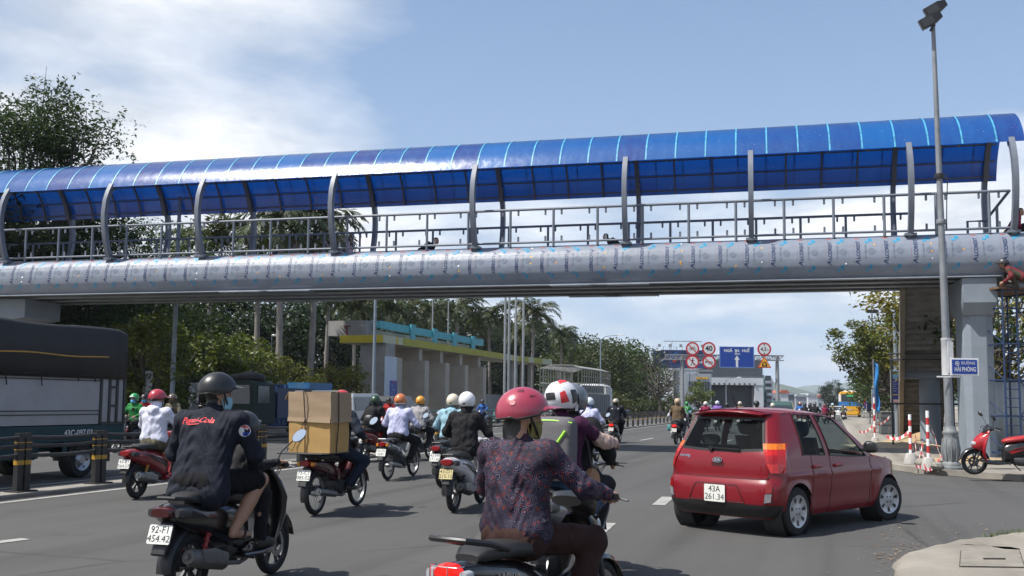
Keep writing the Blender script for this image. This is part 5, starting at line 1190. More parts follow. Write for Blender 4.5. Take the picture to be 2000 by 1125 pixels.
def motorbike(label, loc, head, kind='scooter', body=(0.02, 0.02, 0.02), accent=None, plate_t=('43-X1', '123.45'), pm=M_PLATE, lit=False, group='motorbikes in the traffic', rim=M_ALU, shock=M_BLACK, steer=0.0, lean=0.0, lod=0, mirrors=(1, 1), muf=M_ENG, rackbar=False, head_lit=False, tailm=None, seatm=None, shieldm=None, name='motorbike', rear='b'):
    root = thing(name, label, 'motorbike', loc, head, group)
    if lean: root.rotation_euler = (0, rad(lean), -rad(head))
    bp = body if not isinstance(body, tuple) else paint('bike_%d_%d_%d' % tuple(int(v * 255) for v in body), body); ac = accent if accent is not None else bp
    sc = kind == 'scooter'; R = .265 if sc else .285; yr, yf = -.63, .63
    wheel(root, yr, R, 'alloy' if sc else 'spoke', False, rim, tw=.047 if sc else .036); wheel(root, yf, R, 'alloy' if sc else 'spoke', True, rim, tw=.042 if sc else .034)
    # tail and side panels
    b = MB()
    if sc:
        b.loft([sect(-.98, .70, .045, .03), sect(-.93, .69, .085, .065), sect(-.80, .665, .128, .10), sect(-.6, .625, .15, .125), sect(-.38, .575, .155, .16), sect(-.18, .52, .15, .19), sect(.0, .47, .13, .19), sect(.06, .45, .10, .16)])
        b.loft([sect(-.05, .27, .15, .035), sect(.2, .255, .16, .04), sect(.42, .27, .15, .045), sect(.47, .30, .13, .05)])
    else:
        b.loft([sect(-.92, .69, .045, .03), sect(-.86, .685, .08, .06), sect(-.72, .66, .105, .085), sect(-.5, .615, .12, .10), sect(-.28, .56, .115, .115), sect(-.1, .50, .095, .12), sect(.02, .46, .06, .09)])
        b.loft([sect(-.1, .50, .045, .06), sect(.1, .44, .045, .06), sect(.3, .50, .05, .07), sect(.42, .66, .055, .08)])
    b.build('tail_cover', bp, root, smooth=40)
    if accent is not None:
        b = MB()
        for s in (-1, 1):
            q = [(-.86, .70), (-.5, .66), (-.15, .58), (.0, .50), (-.05, .46), (-.3, .55), (-.6, .60), (-.84, .655)]
            vs = []
            for y, z in q:
                hw = np.interp(y, [-.93, -.8, -.6, -.38, -.18, 0], [.085, .128, .15, .155, .15, .13] if sc else [.06, .095, .115, .12, .10, .075]); vs.append((s * (hw + .004), y, z))
            b.add(vs, [tuple(range(8))])
        b.build('side_stripe', accent, root, smooth=0, solid=.006)
    # leg shield and front cowl
    b = MB()
    if sc:
        b.loft([sect(.40, .28, .14, .03), sect(.46, .40, .165, .045, tilt=.2), sect(.49, .55, .20, .05, tilt=.9), sect(.475, .70, .22, .055, tilt=1.1), sect(.43, .83, .19, .05, tilt=1.2), sect(.385, .93, .13, .045, tilt=1.3)])
        b.loft([sect(.46, .70, .17, .19), sect(.56, .66, .15, .16), sect(.64, .63, .09, .10), sect(.68, .62, .04, .05)])
    else:
        for s in (-1, 1):
            b.loft([[(s * (.06 + .0), y0, z), (s * (.06 + w_), y0 - dy_, z), (s * (.06 + w_), y0 - dy_ - .015, z - .01), (s * .06, y0 - .02, z - .01)] for z, y0, w_, dy_ in ((.28, .22, .05, .03), (.36, .30, .085, .07), (.5, .38, .10, .08), (.66, .43, .095, .08), (.8, .42, .06, .05), (.86, .40, .02, .02))])
        b.loft([sect(.40, .84, .075, .045), sect(.47, .80, .085, .10), sect(.50, .70, .08, .08), sect(.50, .62, .05, .05)])
    b.build('leg_shield', shieldm or (bp if accent is None or sc else accent), root, smooth=40)
    b = MB(); arc_strip(b, yf, R, R + .03, rad(10), rad(168), .062 if sc else .052, taper=.9); b.build('front_fender', bp, root, smooth=50)
    b = MB(); arc_strip(b, yr, R, R + .045, rad(60), rad(182 if sc else 196), .075 if sc else .065, n=14, taper=.85)
    b.loft([sect(-.90, .62, .05, .03), sect(-.955, .52, .06, .012, tilt=.5), sect(-1.0, .40, .06, .012, tilt=.7)])
    b.build('rear_fender', M_BLACK, root, smooth=50)
    plate(root, -.985 if sc else -.965, .545 if sc else .545, .19, .14, plate_t, rad(-18), pm)
    # lights
    b = MB(); b.loft([sect(-.995, .70, .075, .032), sect(-.97, .70, .088, .045), sect(-.93, .695, .088, .05)] if sc else [sect(-.945, .70, .06, .035), sect(-.92, .70, .068, .045), sect(-.88, .695, .07, .05)]); tl = b.build('tail_light', M_TLIT if lit else (tailm or M_TRED), root, smooth=40)
    for s in (-1, 1):
        b = MB(); b.loft([sect(-.95, .695, .02, .028, x=s * .112), sect(-.90, .69, .03, .038, x=s * .118), sect(-.82, .685, .02, .03, x=s * .13)] if sc else [sect(-.93, .69, .022, .026, x=s * .10), sect(-.89, .69, .028, .03, x=s * .105), sect(-.85, .69, .012, .02, x=s * .10)]); b.build('indicator', (M_SMOKE if sc else M_CLEAR) if lit or sc else M_AMB, root, smooth=40)
    # seat
    b = MB()
    sz = [(-.80, .765, .07, .025), (-.72, .78, .105, .045), (-.5, .785, .125, .055), (-.3, .765, .13, .05), (-.1, .735, .12, .05), (.03, .71, .085, .045), (.09, .69, .04, .025)] if sc else [(-.76, .75, .07, .02), (-.70, .765, .10, .04), (-.45, .765, .115, .045), (-.2, .74, .115, .045), (-.02, .71, .09, .04), (.06, .69, .04, .02)]
    b.loft([sect(*q, n=3) for q in sz]); b.build('seat', seatm or M_SEAT, root, smooth=50)
    b = MB(); 
    if rear == 'rail': b.tube([(-.11, -.55, .78), (-.135, -.75, .83), (-.10, -.92, .86), (0, -.95, .865), (.10, -.92, .86), (.135, -.75, .83), (.11, -.55, .78)], .016, k=8)
    else: b.tube([(-.10, -.60, .74), (-.12, -.80, .79), (-.07, -.92, .80), (.07, -.92, .80), (.12, -.80, .79), (.10, -.60, .74)], .014, k=8)
    b.build('grab_rail', M_BLACK if rear != 'chrome' else M_CHROME, root)
    # engine, swingarm, exhaust, shock, stand
    b = MB()
    if sc:
        b.loft([sect(-.68, .29, .05, .08, x=-.12), sect(-.5, .29, .06, .09, x=-.12), sect(-.2, .30, .065, .09, x=-.11), sect(-.1, .31, .05, .07, x=-.1)]); b.loft([sect(-.42, .34, .09, .10), sect(-.2, .35, .10, .11), sect(-.06, .34, .08, .08)])
    else:
        b.loft([sect(-.22, .33, .10, .10), sect(-.08, .32, .12, .12), sect(.08, .33, .10, .10), sect(.12, .34, .06, .07)]); b.lathe([(0, .15), (.075, .15), (.085, .1), (.085, -.1), (.075, -.14), (0, -.14)], 'x', (0, -.1, .33), 18)
        b.loft([sect(.1, .35, .055, .055), sect(.16, .37, .07, .07), sect(.28, .41, .07, .07), sect(.32, .43, .04, .04)])
    b.build('engine', M_ENG, root, smooth=40)
    b = MB()
    for s in (-1, 1):
        b.bar((s * .085, yr, R), (s * .09, -.2, .36), .03, .045)
    if not sc: b.box(-.105, -.09, -.66, -.15, .27, .37)
    b.tube([(-.13, -.15, .25), (.13, -.15, .25)], .012)
    for s in (-1, 1): b.tube([(s * .1, -.02 if sc else .02, .26), (s * .2, 0 if sc else .02, .25)], .014); b.tube([(s * .1, -.38, .36), (s * .2, -.38, .37)], .012)
    b.build('swing_arm', M_DARKM, root, smooth=30)
    for s in ((-1,) if sc and lod else (-1, 1)):
        b = MB(); p0, p1 = V3(s * .105, yr + .03, R + .03), V3(s * .105, yr + .15, .62)
        pts = [p0 + (p1 - p0) * t + V3(0, .024 * math.cos(t * 44), .0) + V3(s * .024 * math.sin(t * 44), 0, 0) for t in np.linspace(.18, .9, 60)]
        if lod < 2: b.tube([tuple(p) for p in pts], .0065, k=5)
        b.tube([tuple(p0), tuple(p1)], .015, k=8); b.build('shock_absorber', shock, root)
    b = MB(); b.tube([(.02, .2, .3), (.06, .1, .22), (.12, -.1, .22), (.14, -.35, .255)], .018, k=8)
    b.tube([(.145, -.32, .25), (.15, -.40, .27), (.155, -.6, .315), (.158, -.80, .36), (.158, -.86, .374)] if sc else [(.14, -.3, .25), (.15, -.36, .262), (.15, -.62, .30), (.15, -.84, .33)], [.025, .062, .07, .066, .052] if sc else [.025, .044, .05, .046], k=14)
    b.tube([(.158, -.86, .374), (.159, -.885, .379)] if sc else [(.15, -.84, .33), (.15, -.86, .333)], .02, k=8)
    b.build('exhaust', muf, root, smooth=40)
    if sc: b = MB(); b.loft([sect(-.76, .37, .012, .05, x=.222), sect(-.6, .345, .014, .062, x=.226), sect(-.42, .30, .012, .05, x=.215)]); b.build('heat_shield', M_ALU if muf is M_ENG else muf, root, smooth=40)
    # fork and bars
    b = MB()
    for s in (-1, 1): b.tube([(s * .075, yf, R), (s * .075, .50, .62), (s * .03, .42, .84)], [.018, .02, .018])
    b.build('fork', M_DARKM, root)
    zb_ = .985 if sc else 1.0; yb_ = .30 if sc else .27
    b = MB(); b.tube([(-.33, yb_ - .06, zb_ + .0), (-.22, yb_, zb_ + .005), (-.1, yb_ + .07, zb_ - .02), (.1, yb_ + .07, zb_ - .02), (.22, yb_, zb_ + .005), (.33, yb_ - .06, zb_)], .013)
    b.loft([sect(.24, .955, .10, .03), sect(.30, .965, .14, .045), sect(.39, .945, .13, .06), sect(.45, .90, .09, .06), sect(.48, .86, .05, .04)])
    hb_ = b.build('handlebar', M_BLACK if not sc else bp, root, smooth=40)
    for s in (-1, 1):
        b = MB(); b.tube([(s * .235, yb_ - .008, zb_ + .005), (s * .345, yb_ - .068, zb_)], .0185, k=10); b.tube([(s * .235, yb_ - .008, zb_ + .005), (s * .242, yb_ - .012, zb_ + .005)], .026, k=10); b.build('grip', M_BLACK, hb_)
        b = MB(); b.tube([(s * .22, yb_ + .045, zb_), (s * .34, yb_ + .0, zb_ - .015), (s * .40, yb_ - .03, zb_ - .02)], .007, k=6); b.build('brake_lever', M_ALU, hb_)
        if mirrors[(s + 1) // 2]:
            b = MB(); q = (s * .34, yb_ + .08, zb_ + .22); b.tube([(s * .19, yb_ + .02, zb_), (s * .22, yb_ + .05, zb_ + .1), q], .006, k=6)
            M = Matrix.Translation(Vector(q) + Vector((s * .03, 0, .02))) @ Matrix.Rotation(s * rad(12), 4, 'Z') @ Matrix.Rotation(rad(-28), 4, 'X') @ Matrix.Rotation(s * rad(38), 4, 'Y')
            c2 = MB(); c2.loft([sect(0.03, 0, .032, .05, 2), sect(.012, 0, .044, .068, 2), sect(-.002, 0, .047, .072, 2)], caps=True).xf(M); b.add(c2.v, c2.f)
            mo = b.build('mirror', M_BLACK, root, smooth=40); g = MB(); g.add([tuple(M @ Vector((.043 * math.cos(t), -.0045, .067 * math.sin(t)))) for t in np.linspace(0, 2 * PI, 21)[:-1]], [tuple(range(20))]); g.build('mirror_glass', M_MIR, mo, smooth=0)
    b = MB()
    for s in (-1, 1): b.tube([(s * .25, yb_ + .03, zb_), (s * .2, yb_ + .13, zb_ - .0), (s * .1, yb_ + .2, zb_ - .08), (s * .06, yb_ + .2, zb_ - .25)], .0045, k=5); b.tube([(s * .23, yb_ + .03, zb_ - .01), (s * .17, yb_ + .17, zb_ - .03), (s * .07, yb_ + .21, zb_ - .16)], .004, k=5)
    b.build('control_cable', M_BLACK, hb_)
    b = MB(); b.loft([sect(.49, .80 if not sc else .68, .07, .05), sect(.53, .79 if not sc else .66, .075, .055), sect(.55, .785 if not sc else .65, .05, .035)] if not sc else [sect(.62, .66, .10, .05), sect(.67, .65, .075, .045), sect(.69, .645, .04, .02)]); b.build('headlight', M_CLEAR, root, smooth=40)
    b = MB(); b.bar((-.08, -.12, .24), (-.17, -.22, .12 if True else 0), .018); b.build('side_stand', M_DARKM, root, smooth=0)
    return root
BIKEHANDS = ((-.30, .20, 1.015), (.30, .20, 1.015))
# ------------------------------------------------------------------ clothes
def printmat(name, base, cols, scale=14.0):
    m = bpy.data.materials.new(name); m.use_nodes = True; m.node_tree.nodes.clear(); n = NT(m.node_tree)
    tc = n.new('ShaderNodeTexCoord'); v = n.new('ShaderNodeTexVoronoi', {'Vector': tc.outputs['Object'], 'Scale': scale, 'Randomness': 0.35}); v.feature = 'F1'
    w_ = n.new('ShaderNodeTexVoronoi', {'Vector': tc.outputs['Object'], 'Scale': scale * 4.2, 'Randomness': 0.8})
    sp = n.new('ShaderNodeSeparateColor', {0: w_.outputs['Color']})
    c = n.mix(n.ramp(sp.outputs[0], [(0.16, 0.0), (0.20, 1.0)]), cols[0], base)
    c = n.mix(n.ramp(sp.outputs[1], [(0.72, 0.0), (0.76, 1.0)]), c, cols[1])
    rg = n.math('SINE', n.math('MULTIPLY', v.outputs['Distance'], 46.0))
    c = n.mix(n.ramp(rg, [(0.80, 0.0), (0.93, 0.9)]), c, cols[2])
    s1 = n.new('ShaderNodeSeparateColor', {0: v.outputs['Color']})
    star = n.math('MULTIPLY', n.ramp(v.outputs['Distance'], [(0.16, 1.0), (0.22, 0.0)]), n.ramp(s1.outputs[2], [(0.5, 0.0), (0.55, 1.0)]))
    c = n.mix(star, c, cols[3])
    lv = n.new('ShaderNodeTexNoise', {'Vector': tc.outputs['Object'], 'Scale': 5.0, 'Detail': 2.0})
    c = n.mix(n.ramp(lv.outputs[0], [(0.42, 0.75), (0.58, 0.0)]), c, tuple(v * .55 for v in base))
    n3 = n.new('ShaderNodeTexNoise', {'Vector': tc.outputs['Object'], 'Scale': 28.0, 'Detail': 4.0})
    b = n.new('ShaderNodeBsdfPrincipled', {'Base Color': c, 'Roughness': 0.75, 'Specular IOR Level': 0.25}); n.l.new(n.new('ShaderNodeBump', {'Height': n3.outputs[0], 'Strength': 0.4, 'Distance': 0.02}).outputs[0], b.inputs['Normal'])
    n.l.new(b.outputs[0], n.new('ShaderNodeOutputMaterial').inputs[0]); MATS[name] = m; return m
F_NAVY = fabric('navy_cloth', (0.011, 0.013, 0.022), bump=0.5); F_BLACK = fabric('black_cloth', (0.012, 0.012, 0.014), bump=0.5); F_WHITE = fabric('white_cloth', (0.55, 0.56, 0.66), bump=0.4); F_LAV = fabric('lavender_white', (0.42, 0.43, 0.60), bump=0.4); F_GREY = fabric('grey_knit', (0.25, 0.245, 0.25), bump=0.5); F_LBLUE = fabric('light_blue_cloth', (0.22, 0.36, 0.43), bump=0.4)
F_BROWN = fabric('brown_trousers', (0.030, 0.013, 0.011)); F_DKBLUE = fabric('dark_jeans', (0.012, 0.018, 0.032)); F_JEAN = fabric('blue_jeans', (0.035, 0.07, 0.14)); F_TAN = fabric('tan_jacket', (0.12, 0.085, 0.05), bump=0.5); F_GREEN = fabric('green_jacket', (0.02, 0.16, 0.04)); F_MAROON = fabric('maroon_cloth', (0.18, 0.015, 0.045)); F_PURP = fabric('violet_cloth', (0.17, 0.10, 0.33)); F_PLUM = fabric('plum_cloth', (0.045, 0.010, 0.035)); F_RED = fabric('red_cloth', (0.30, 0.02, 0.02)); F_CAMO = fabric('olive_camo', (0.10, 0.09, 0.06), var=0.5, scale=22); F_LACE = fabric('lace_cloth', (0.42, 0.30, 0.26), var=0.5, scale=35); F_BLUE = fabric('mid_blue_cloth', (0.03, 0.10, 0.30)); F_YELLOW = fabric('yellow_cloth', (0.5, 0.4, 0.05))
F_PRINT = printmat('printed_blouse', (0.016, 0.010, 0.028), [(0.12, 0.014, 0.018), (0.012, 0.011, 0.032), (0.15, 0.14, 0.17), (0.15, 0.04, 0.03)], 17)
MASKB = mat('mask_blue', (0.25, 0.45, 0.55), 0.8); MASKY = fabric('mask_olive', (0.20, 0.17, 0.06)); SHOE = mat('shoe_black', (0.015, 0.015, 0.015), 0.5); SHOEW = mat('shoe_white', (0.5, 0.5, 0.5), 0.6)
def decal(o, shapes, org, u, v, nrm, mats, name='lettering', off=0.004):
    "flat shapes [(verts2d, faces, material)] laid onto the surface of a garment"
    me = o.data; bv = BVHTree.FromPolygons([p.co for p in me.vertices], [tuple(p.vertices) for p in me.polygons])
    O, U_, V_, Nn = Vector(org), Vector(u).normalized(), Vector(v).normalized(), Vector(nrm).normalized(); b = MB()
    for vs, fs, m in shapes:
        pts = []
        for x, y in vs:
            p = O + U_ * x + V_ * y; h = bv.ray_cast(p + Nn * 0.6, -Nn); q = h[0] if h[0] is not None else p
            pts.append(q + Nn * (off + 0.0008 * m))
        b.add(pts, fs, m)
    return b.build(name, mats, o, smooth=0)
def disc2(cx, cy, r, k=24, a0=0.0, a1=2 * PI):
    n = k if a1 - a0 >= 6.28 else k + 1
    return [(cx + r * math.cos(a0 + (a1 - a0) * i / k), cy + r * math.sin(a0 + (a1 - a0) * i / k)) for i in range(n)], [tuple(range(n))]
def scaled(t, s, fat=0.0, ital=0.0, dx=0, dy=0):
    vs, fs = textmesh(t, fat); return [((x + ital * y) * s + dx, y * s + dy) for x, y in vs], fs
def child(o, kind):
    return [c for c in o.children if c.name.split('.')[0] == kind][0]
def ground_at(px, py, head, back=0.63):
    p = G(px, py, 0.0); return p + Vector((math.sin(rad(head)), math.cos(rad(head)), 0)) * back
def backpack(label, info, mats, loc, head, w_=.30, h=.42, d=.16, low=0.02, trim=None, name='backpack', dist=.155, bulge=2.8):
    r = thing(name, label, 'backpack', loc, head); M = info['bagM'].copy(); o = info['nb'] - info['up'] * (h / 2 + low) - info['fw'] * (dist + d / 2); M.translation = Vector(o)
    b = MB(); b.loft([sect(-d / 2, 0, w_ * .38, h * .40, bulge), sect(-d * .42, 0, w_ * .46, h * .47, bulge), sect(-d * .2, 0, w_ * .5, h * .5, bulge + 1), sect(d * .3, 0, w_ * .5, h * .5, bulge + 1), sect(d / 2, 0, w_ * .45, h * .46, bulge)]); b.xf(M); b.build('bag', mats, r, smooth=50)
    b = MB()
    for s in (-1, 1): b.tube([tuple(M @ Vector(q)) for q in ((s * .09, d * .45, h * .40), (s * .10, d * .5 + .12, h * .46), (s * .11, d * .5 + .26, h * .26), (s * .13, d * .5 + .20, -h * .1), (s * .12, d * .4, -h * .36))], .016, k=6)
    b.tube([tuple(M @ Vector(q)) for q in ((-.035, d * .3, h * .48), (0, d * .3, h * .56), (.035, d * .3, h * .48))], .009, k=6)
    b.build('strap', M_BLACK, r)
    if trim is not None:
        b = MB()
        if trim == 'lime':
            lm = mat('lime_zip', (0.30, 0.62, 0.05), 0.5)
            b.tube([tuple(M @ Vector(q)) for q in [(w_ * .47 * x, -d * .46 + .03 * x * x, h * .44 - .02 * x * x) for x in np.linspace(-1, 1, 9)]], .007, k=5); b.tube([tuple(M @ Vector(q)) for q in ((w_ * .2, -d * .52, h * .08), (w_ * .37, -d * .52, h * .28))], .012, k=5); b.build('zip', lm, r)
            b = MB(); b.box(.01, .075, -d * .55, -d * .5, -h * .28, -h * .2); b.xf(M); b.build('label_patch', mat('patch_cream', (.5, .45, .33), .7), r, smooth=0)
            b = MB(); b.loft([sect(-d * .50, -h * .44, w_ * .44, h * .055, 4), sect(0, -h * .45, w_ * .515, h * .06, 4), sect(d * .45, -h * .45, w_ * .48, h * .05, 4)]); b.xf(M); b.build('base_panel', M_BLACK, r, smooth=40)
        else:
            b.loft([sect(-d * .62, -.06, w_ * .34, h * .22, 3), sect(-d * .5, -.06, w_ * .40, h * .26, 3), sect(-d * .3, -.06, w_ * .40, h * .26, 3)]); b.xf(M); pk = b.build('front_pocket', M_BLACK, r, smooth=50)
            b = MB(); b.box(-.06, .05, -d * .66, -d * .63, -.01, .012); b.xf(M); b.build('label_patch', mat('patch_grey', (.25, .25, .25), .6), pk, smooth=0)
    return r
FS, FU = ((-.13, .26, .29), (.13, .26, .29)), ((-.2, .03, .30), (.2, .03, .30))
HS = ((-.295, .195, 1.01), (.295, .195, 1.01))
PEG = ((-.2, -.36, .41), (.2, -.36, .41))

# ------------------------------------------------------------------ foreground pair on the black scooter
h1 = 16; L1 = Vector((-2.27, 8.12, 0))
motorbike('black scooter with red rear spring in the left foreground carrying two riders', L1, h1, 'scooter', (0.008, 0.008, 0.009), plate_t=('92-F1', '454.42'), shock=mat('spring_red', (0.30, 0.03, 0.03), .4), mirrors=(0, 1), rim=M_DARKM, tailm=mat('tail_smoked', (.05, .008, .009), .2, coat=.3), muf=mat('muffler_dull', (0.12, 0.115, 0.11), .55, .3, var=.3, scale=10))
q = G(0, 0) if False else None
r1 = person('passenger in navy jacket with red lettering, dark shorts and black sandals, black helmet', L1, h1, (0, -.50, .89), ((-.2, -.26, .43), (.215, -.28, .43)), ((-.2, -.16, .93), (.19, -.07, .93)), lean=15, yaw=34, hpitch=-2, sc_=1.07, top=F_NAVY, bottom=mat('shorts_black', (.007, .007, .009), .9, var=.1, bump=.3, bscale=26, spec=.2), legs='shorts', shoes='flipflop', helm=dict(col=(0.012, 0.013, 0.015), kind='half', sc_=1.06), mask=MASKB, vox=.0085, wide=1.28, knee=(.42, 1, .4), elbow=(1, -.5, -.1), close=.55, hem=-.13, handup=(None, (-.35, .6, -.45)))
jk = child(r1['obj'], 'jacket'); C_ = r1['chest'] + r1['up'] * .055
NR_ = -np.array(r1['fw']) * math.cos(rad(13)) + V3(0, 0, .28)
M_LET = mat('jacket_letters', (0.62, 0.045, 0.06), .6, var=.05)
decal(jk, [(*scaled('Pepsi-Cola', .068, .018, .22), 0), ([(-.15, -.028), (-.05, -.042), (.03, -.036), (.03, -.030), (-.05, -.034), (-.145, -.022)], [(0, 1, 2, 3, 4, 5)], 0)], C_ + r1['rt'] * -.05 + r1['up'] * .015, r1['rt'], r1['up'], NR_, [M_LET])
a_ = r1['sh'][1] + (r1['el'][1] - r1['sh'][1]) * .30; nn_ = unit(V3(.62, -.78, .05)); uu_ = unit(np.cross(V3(0, 0, 1), nn_)) * -1
decal(jk, [(*disc2(0, 0, .046), 0), (*disc2(0, 0, .04, 14, rad(15), rad(165)), 1), (*disc2(0, 0, .04, 14, rad(195), rad(345)), 2)], a_, unit(np.cross(nn_, V3(0, 0, 1))) * -1, unit(V3(0, 0, 1)), nn_, [mat('patch_white', (.6, .6, .62), .6), M_LET, mat('patch_blue', (.01, .06, .35), .6)], 'badge')
person('driver in black hunched in front of the navy jacket passenger', L1, h1, (-.09, -.08, .83), FS, ((-.29, .19, 1.01), (.29, .19, 1.01)), lean=40, hpitch=-12, yaw=-10, top=fabric('black_checked', (0.02, 0.02, 0.022), var=.6, scale=40), bottom=F_BLACK, shoes=SHOE, helm=dict(col=(0.02, 0.02, 0.022)), vox=.010, sc_=.84)
# ------------------------------------------------------------------ foreground woman
h2 = 33; L2 = Vector((0.20, 5.58, -.0))
m2 = motorbike('black step-through motorbike with lit tail light and thick black rail in the near foreground', L2, h2, 'under', (0.010, 0.010, 0.011), plate_t=('43-K3', '502.18'), lit=True, rear='rail', mirrors=(0, 0))
g = MB()
for z in (.668, .735): g.tube([(-.085, -.90, z), (-.08, -.955, z), (0, -.968, z), (.08, -.955, z), (.085, -.90, z)], .0028, k=5)
for x in (-.08, .03): g.tube([(x, -.962 if abs(x) < .05 else -.955, .66), (x, -.962 if abs(x) < .05 else -.955, .74)], .0042, k=5)
g.build('lamp_guard', M_CHROME, m2)
g = MB(); g.text('Wave', .085, lambda x, y: (.113 - .004 + .012, -.55 + x, .635 + y), 0, fat=.02, ital=.25); g.build('lettering', M_CHROME, m2, smooth=0)
g = MB()
for i in range(5): g.bar((.15, -.42 + i * .022, .40), (.16, -.36 + i * .022, .60), .012, .018)
g.build('chrome_trim', M_CHROME, m2, smooth=0)
r2 = person('woman in dark printed blouse and brown trousers with a matt red helmet', L2, h2, (-.055, -.22, .81), FU, ((-.295, .185, 1.02), (.295, .185, 1.02)), lean=3, yaw=40, hpitch=-4, sc_=.97, top=F_PRINT, bottom=F_BROWN, shoes=SHOE, helm=dict(col=(0.30, 0.035, 0.065), kind='half', sc_=1.05), mask=MASKY, hairlen=.12, hairvol=True, vox=.0085, wide=1.09, elbow=(.8, -.45, -.75), knee=(.5, 1, .3), close=.9, hem=-.02)
b = MB(); hf = r2['hf']; b.text('GB', .032, lambda x, y: tuple(hf(.015 + x, -.13 - .0 + .03 * abs(y), .12 + y * .7)), 0, fat=.01); 
b = MB()
_E = lambda a, p, k=1.105: tuple(hf(*(np.array((.122 * math.sin(a) * math.sin(p), .148 * math.cos(a) * math.sin(p), .135 * math.cos(p))) * k + V3(0, -.005, .035))))
for a0, p0, rr in ((2.25, 1.25, .1),): b.add([_E(a0 + rr * 1.2 * math.cos(t), p0 + rr * math.sin(t)) for t in np.linspace(0, 2 * PI, 17)[:-1]], [tuple(range(16))])
b.build('sticker', mat('sticker_pink', (.5, .2, .2), .5), r2['helmet'])
b = MB(); b.text('GB', .30, lambda x, y: _E(2.05 - x * 1.1, .62 - y * .8), 0, fat=.01)
for i in range(7): b.add([_E(1.2 + .05 * i, .85 + .03 * (i % 3), 1.105), _E(1.26 + .05 * i, .80 + .05 * (i % 2), 1.105), _E(1.25 + .05 * i, .86 + .02 * i, 1.105)], [(0, 1, 2)])
b.build('lettering', mat('helmet_mark', (.05, .012, .018), .6), r2['helmet'], smooth=0, fix=False)
b = MB(); w0 = r2['H'] + r2['up'] * .02; b.lathe([(.128, -.015), (.132, .0), (.128, .02)], 'z', tuple(w0 + V3(0, .0, -.065)), 24)
# ------------------------------------------------------------------ bike with boxes
h3 = 17; L3 = ground_at(615, 1006, h3)
m3 = motorbike('dark spoke-wheeled motorbike loaded with two cardboard boxes', L3, h3, 'under', (0.05, 0.008, 0.010), plate_t=('75-C1', '085.02'), muf=M_ALU, mirrors=(0, 1))
b = MB(); b.box(-.36, .36, -1.02, -.36, .825, .84); b.tube([(-.1, -.8, .7), (-.12, -.8, .825)], .01); b.tube([(.1, -.5, .7), (.12, -.5, .825)], .01); b.tube([(-.36, -1.03, .83), (.3, -1.03, .83)], .012); b.build('luggage_rack', M_DARKM, m3, smooth=0)
person('driver with red and black helmet and navy sleeves hidden behind the boxes', L3, h3, (0, -.10, .85), ((-.2, .02, .28), (.2, .02, .28)), HS, lean=14, yaw=0, sc_=1.04, top=F_DKBLUE, bottom=F_DKBLUE, shoes=SHOE, helm=dict(col=(0.38, 0.035, 0.03), band=M_BLACK), vox=.013)
def cbox(name, label, c, w_, d, h, head, m, flaps=False):
    o = thing(name, label, 'box', c, head, 'cardboard boxes on the motorbike'); rng = random.Random(int(h * 100)); b = MB()
    n = 6
    def P(i, j, k): return (-w_ / 2 + w_ * i / n + .004 * math.sin(j * 3 + k), -d / 2 + d * j / n + .006 * math.sin(i * 1.3 + k * 2) * (1 if 0 < i < n else .3), h * k / n)
    for f in ('y0', 'y1', 'x0', 'x1', 'z0', 'z1'):
        q = {'y0': lambda a, c: P(a, 0, c), 'y1': lambda a, c: P(a, n, c), 'x0': lambda a, c: P(0, a, c), 'x1': lambda a, c: P(n, a, c), 'z0': lambda a, c: P(a, c, 0), 'z1': lambda a, c: P(a, c, n)}[f]
        b.add([q(i, j) for i in range(n + 1) for j in range(n + 1)], [(i * (n + 1) + j, (i + 1) * (n + 1) + j, (i + 1) * (n + 1) + j + 1, i * (n + 1) + j + 1) for i in range(n) for j in range(n)])
    b.build('carton', m, o, smooth=30)
    if flaps:
        b = MB(); b.add([(-w_ / 2 - .004, -d / 2, h), (-w_ / 2 - .07, -d / 2 + .02, h - .1), (-w_ / 2 - .06, d / 2, h - .12), (-w_ / 2 - .004, d / 2, h)], [(0, 1, 2, 3)]); b.add([(-w_ / 2, -d / 2 - .004, .0), (w_ / 2, -d / 2 - .004, .0), (w_ / 2 + .004, -d / 2 - .014, -.07), (-w_ / 2, -d / 2 - .012, -.05)], [(0, 1, 2, 3)]); b.add([(w_ / 2 + .004, -d / 2, 0), (w_ / 2 + .004, d / 2, 0), (w_ / 2 + .016, d / 2, -.06), (w_ / 2 + .016, -d / 2, -.07)], [(0, 1, 2, 3)])
        b.build('flap', m, o, smooth=0, solid=.006)
    return o
M_CARD = mat('cardboard_grey_brown', (0.30, 0.215, 0.135), .85, var=.12, scale=5, dirt=(.24, .17, .10)); M_CARDY = mat('cardboard_yellow_brown', (0.40, 0.245, 0.085), .85, var=.1, scale=4, dirt=(.32, .19, .07))
d3 = Vector((math.sin(rad(h3)), math.cos(rad(h3)), 0)); r3 = Vector((d3.y, -d3.x, 0)); bc = L3 + d3 * -.70 + r3 * .07
cbox('cardboard_box', 'yellowish cardboard box, lower of the two tied on the motorbike', bc + Vector((0, 0, .842)), .60, .54, .455, h3, M_CARDY)
cbox('cardboard_box', 'greyish cardboard box with flaps, upper of the two tied on the motorbike', bc + Vector((0, 0, 1.30)) + d3 * .01, .63, .57, .335, h3 + 1.5, M_CARD, True)
b = MB()
for x in (-.05,): b.tube([(x, -.285, -.0), (x, -.30, .42), (x - .03, -.31, .80), (x - .03, 0, .808), (x - .03, .3, .80), (x, .29, 0)], .008, k=6)
b.tube([(.325, -.1, .80), (.335, -.1, .44), (.31, -.1, 0)], .008, k=6); b.tube([(-.325, -.1, .8), (.325, -.1, .805)], .008, k=6); b.tube([(-.05, -.30, .44), (-.2, -.29, .1), (-.22, -.31, .02), (-.28, -.33, .06), (-.3, -.3, .02)], .005, k=6)
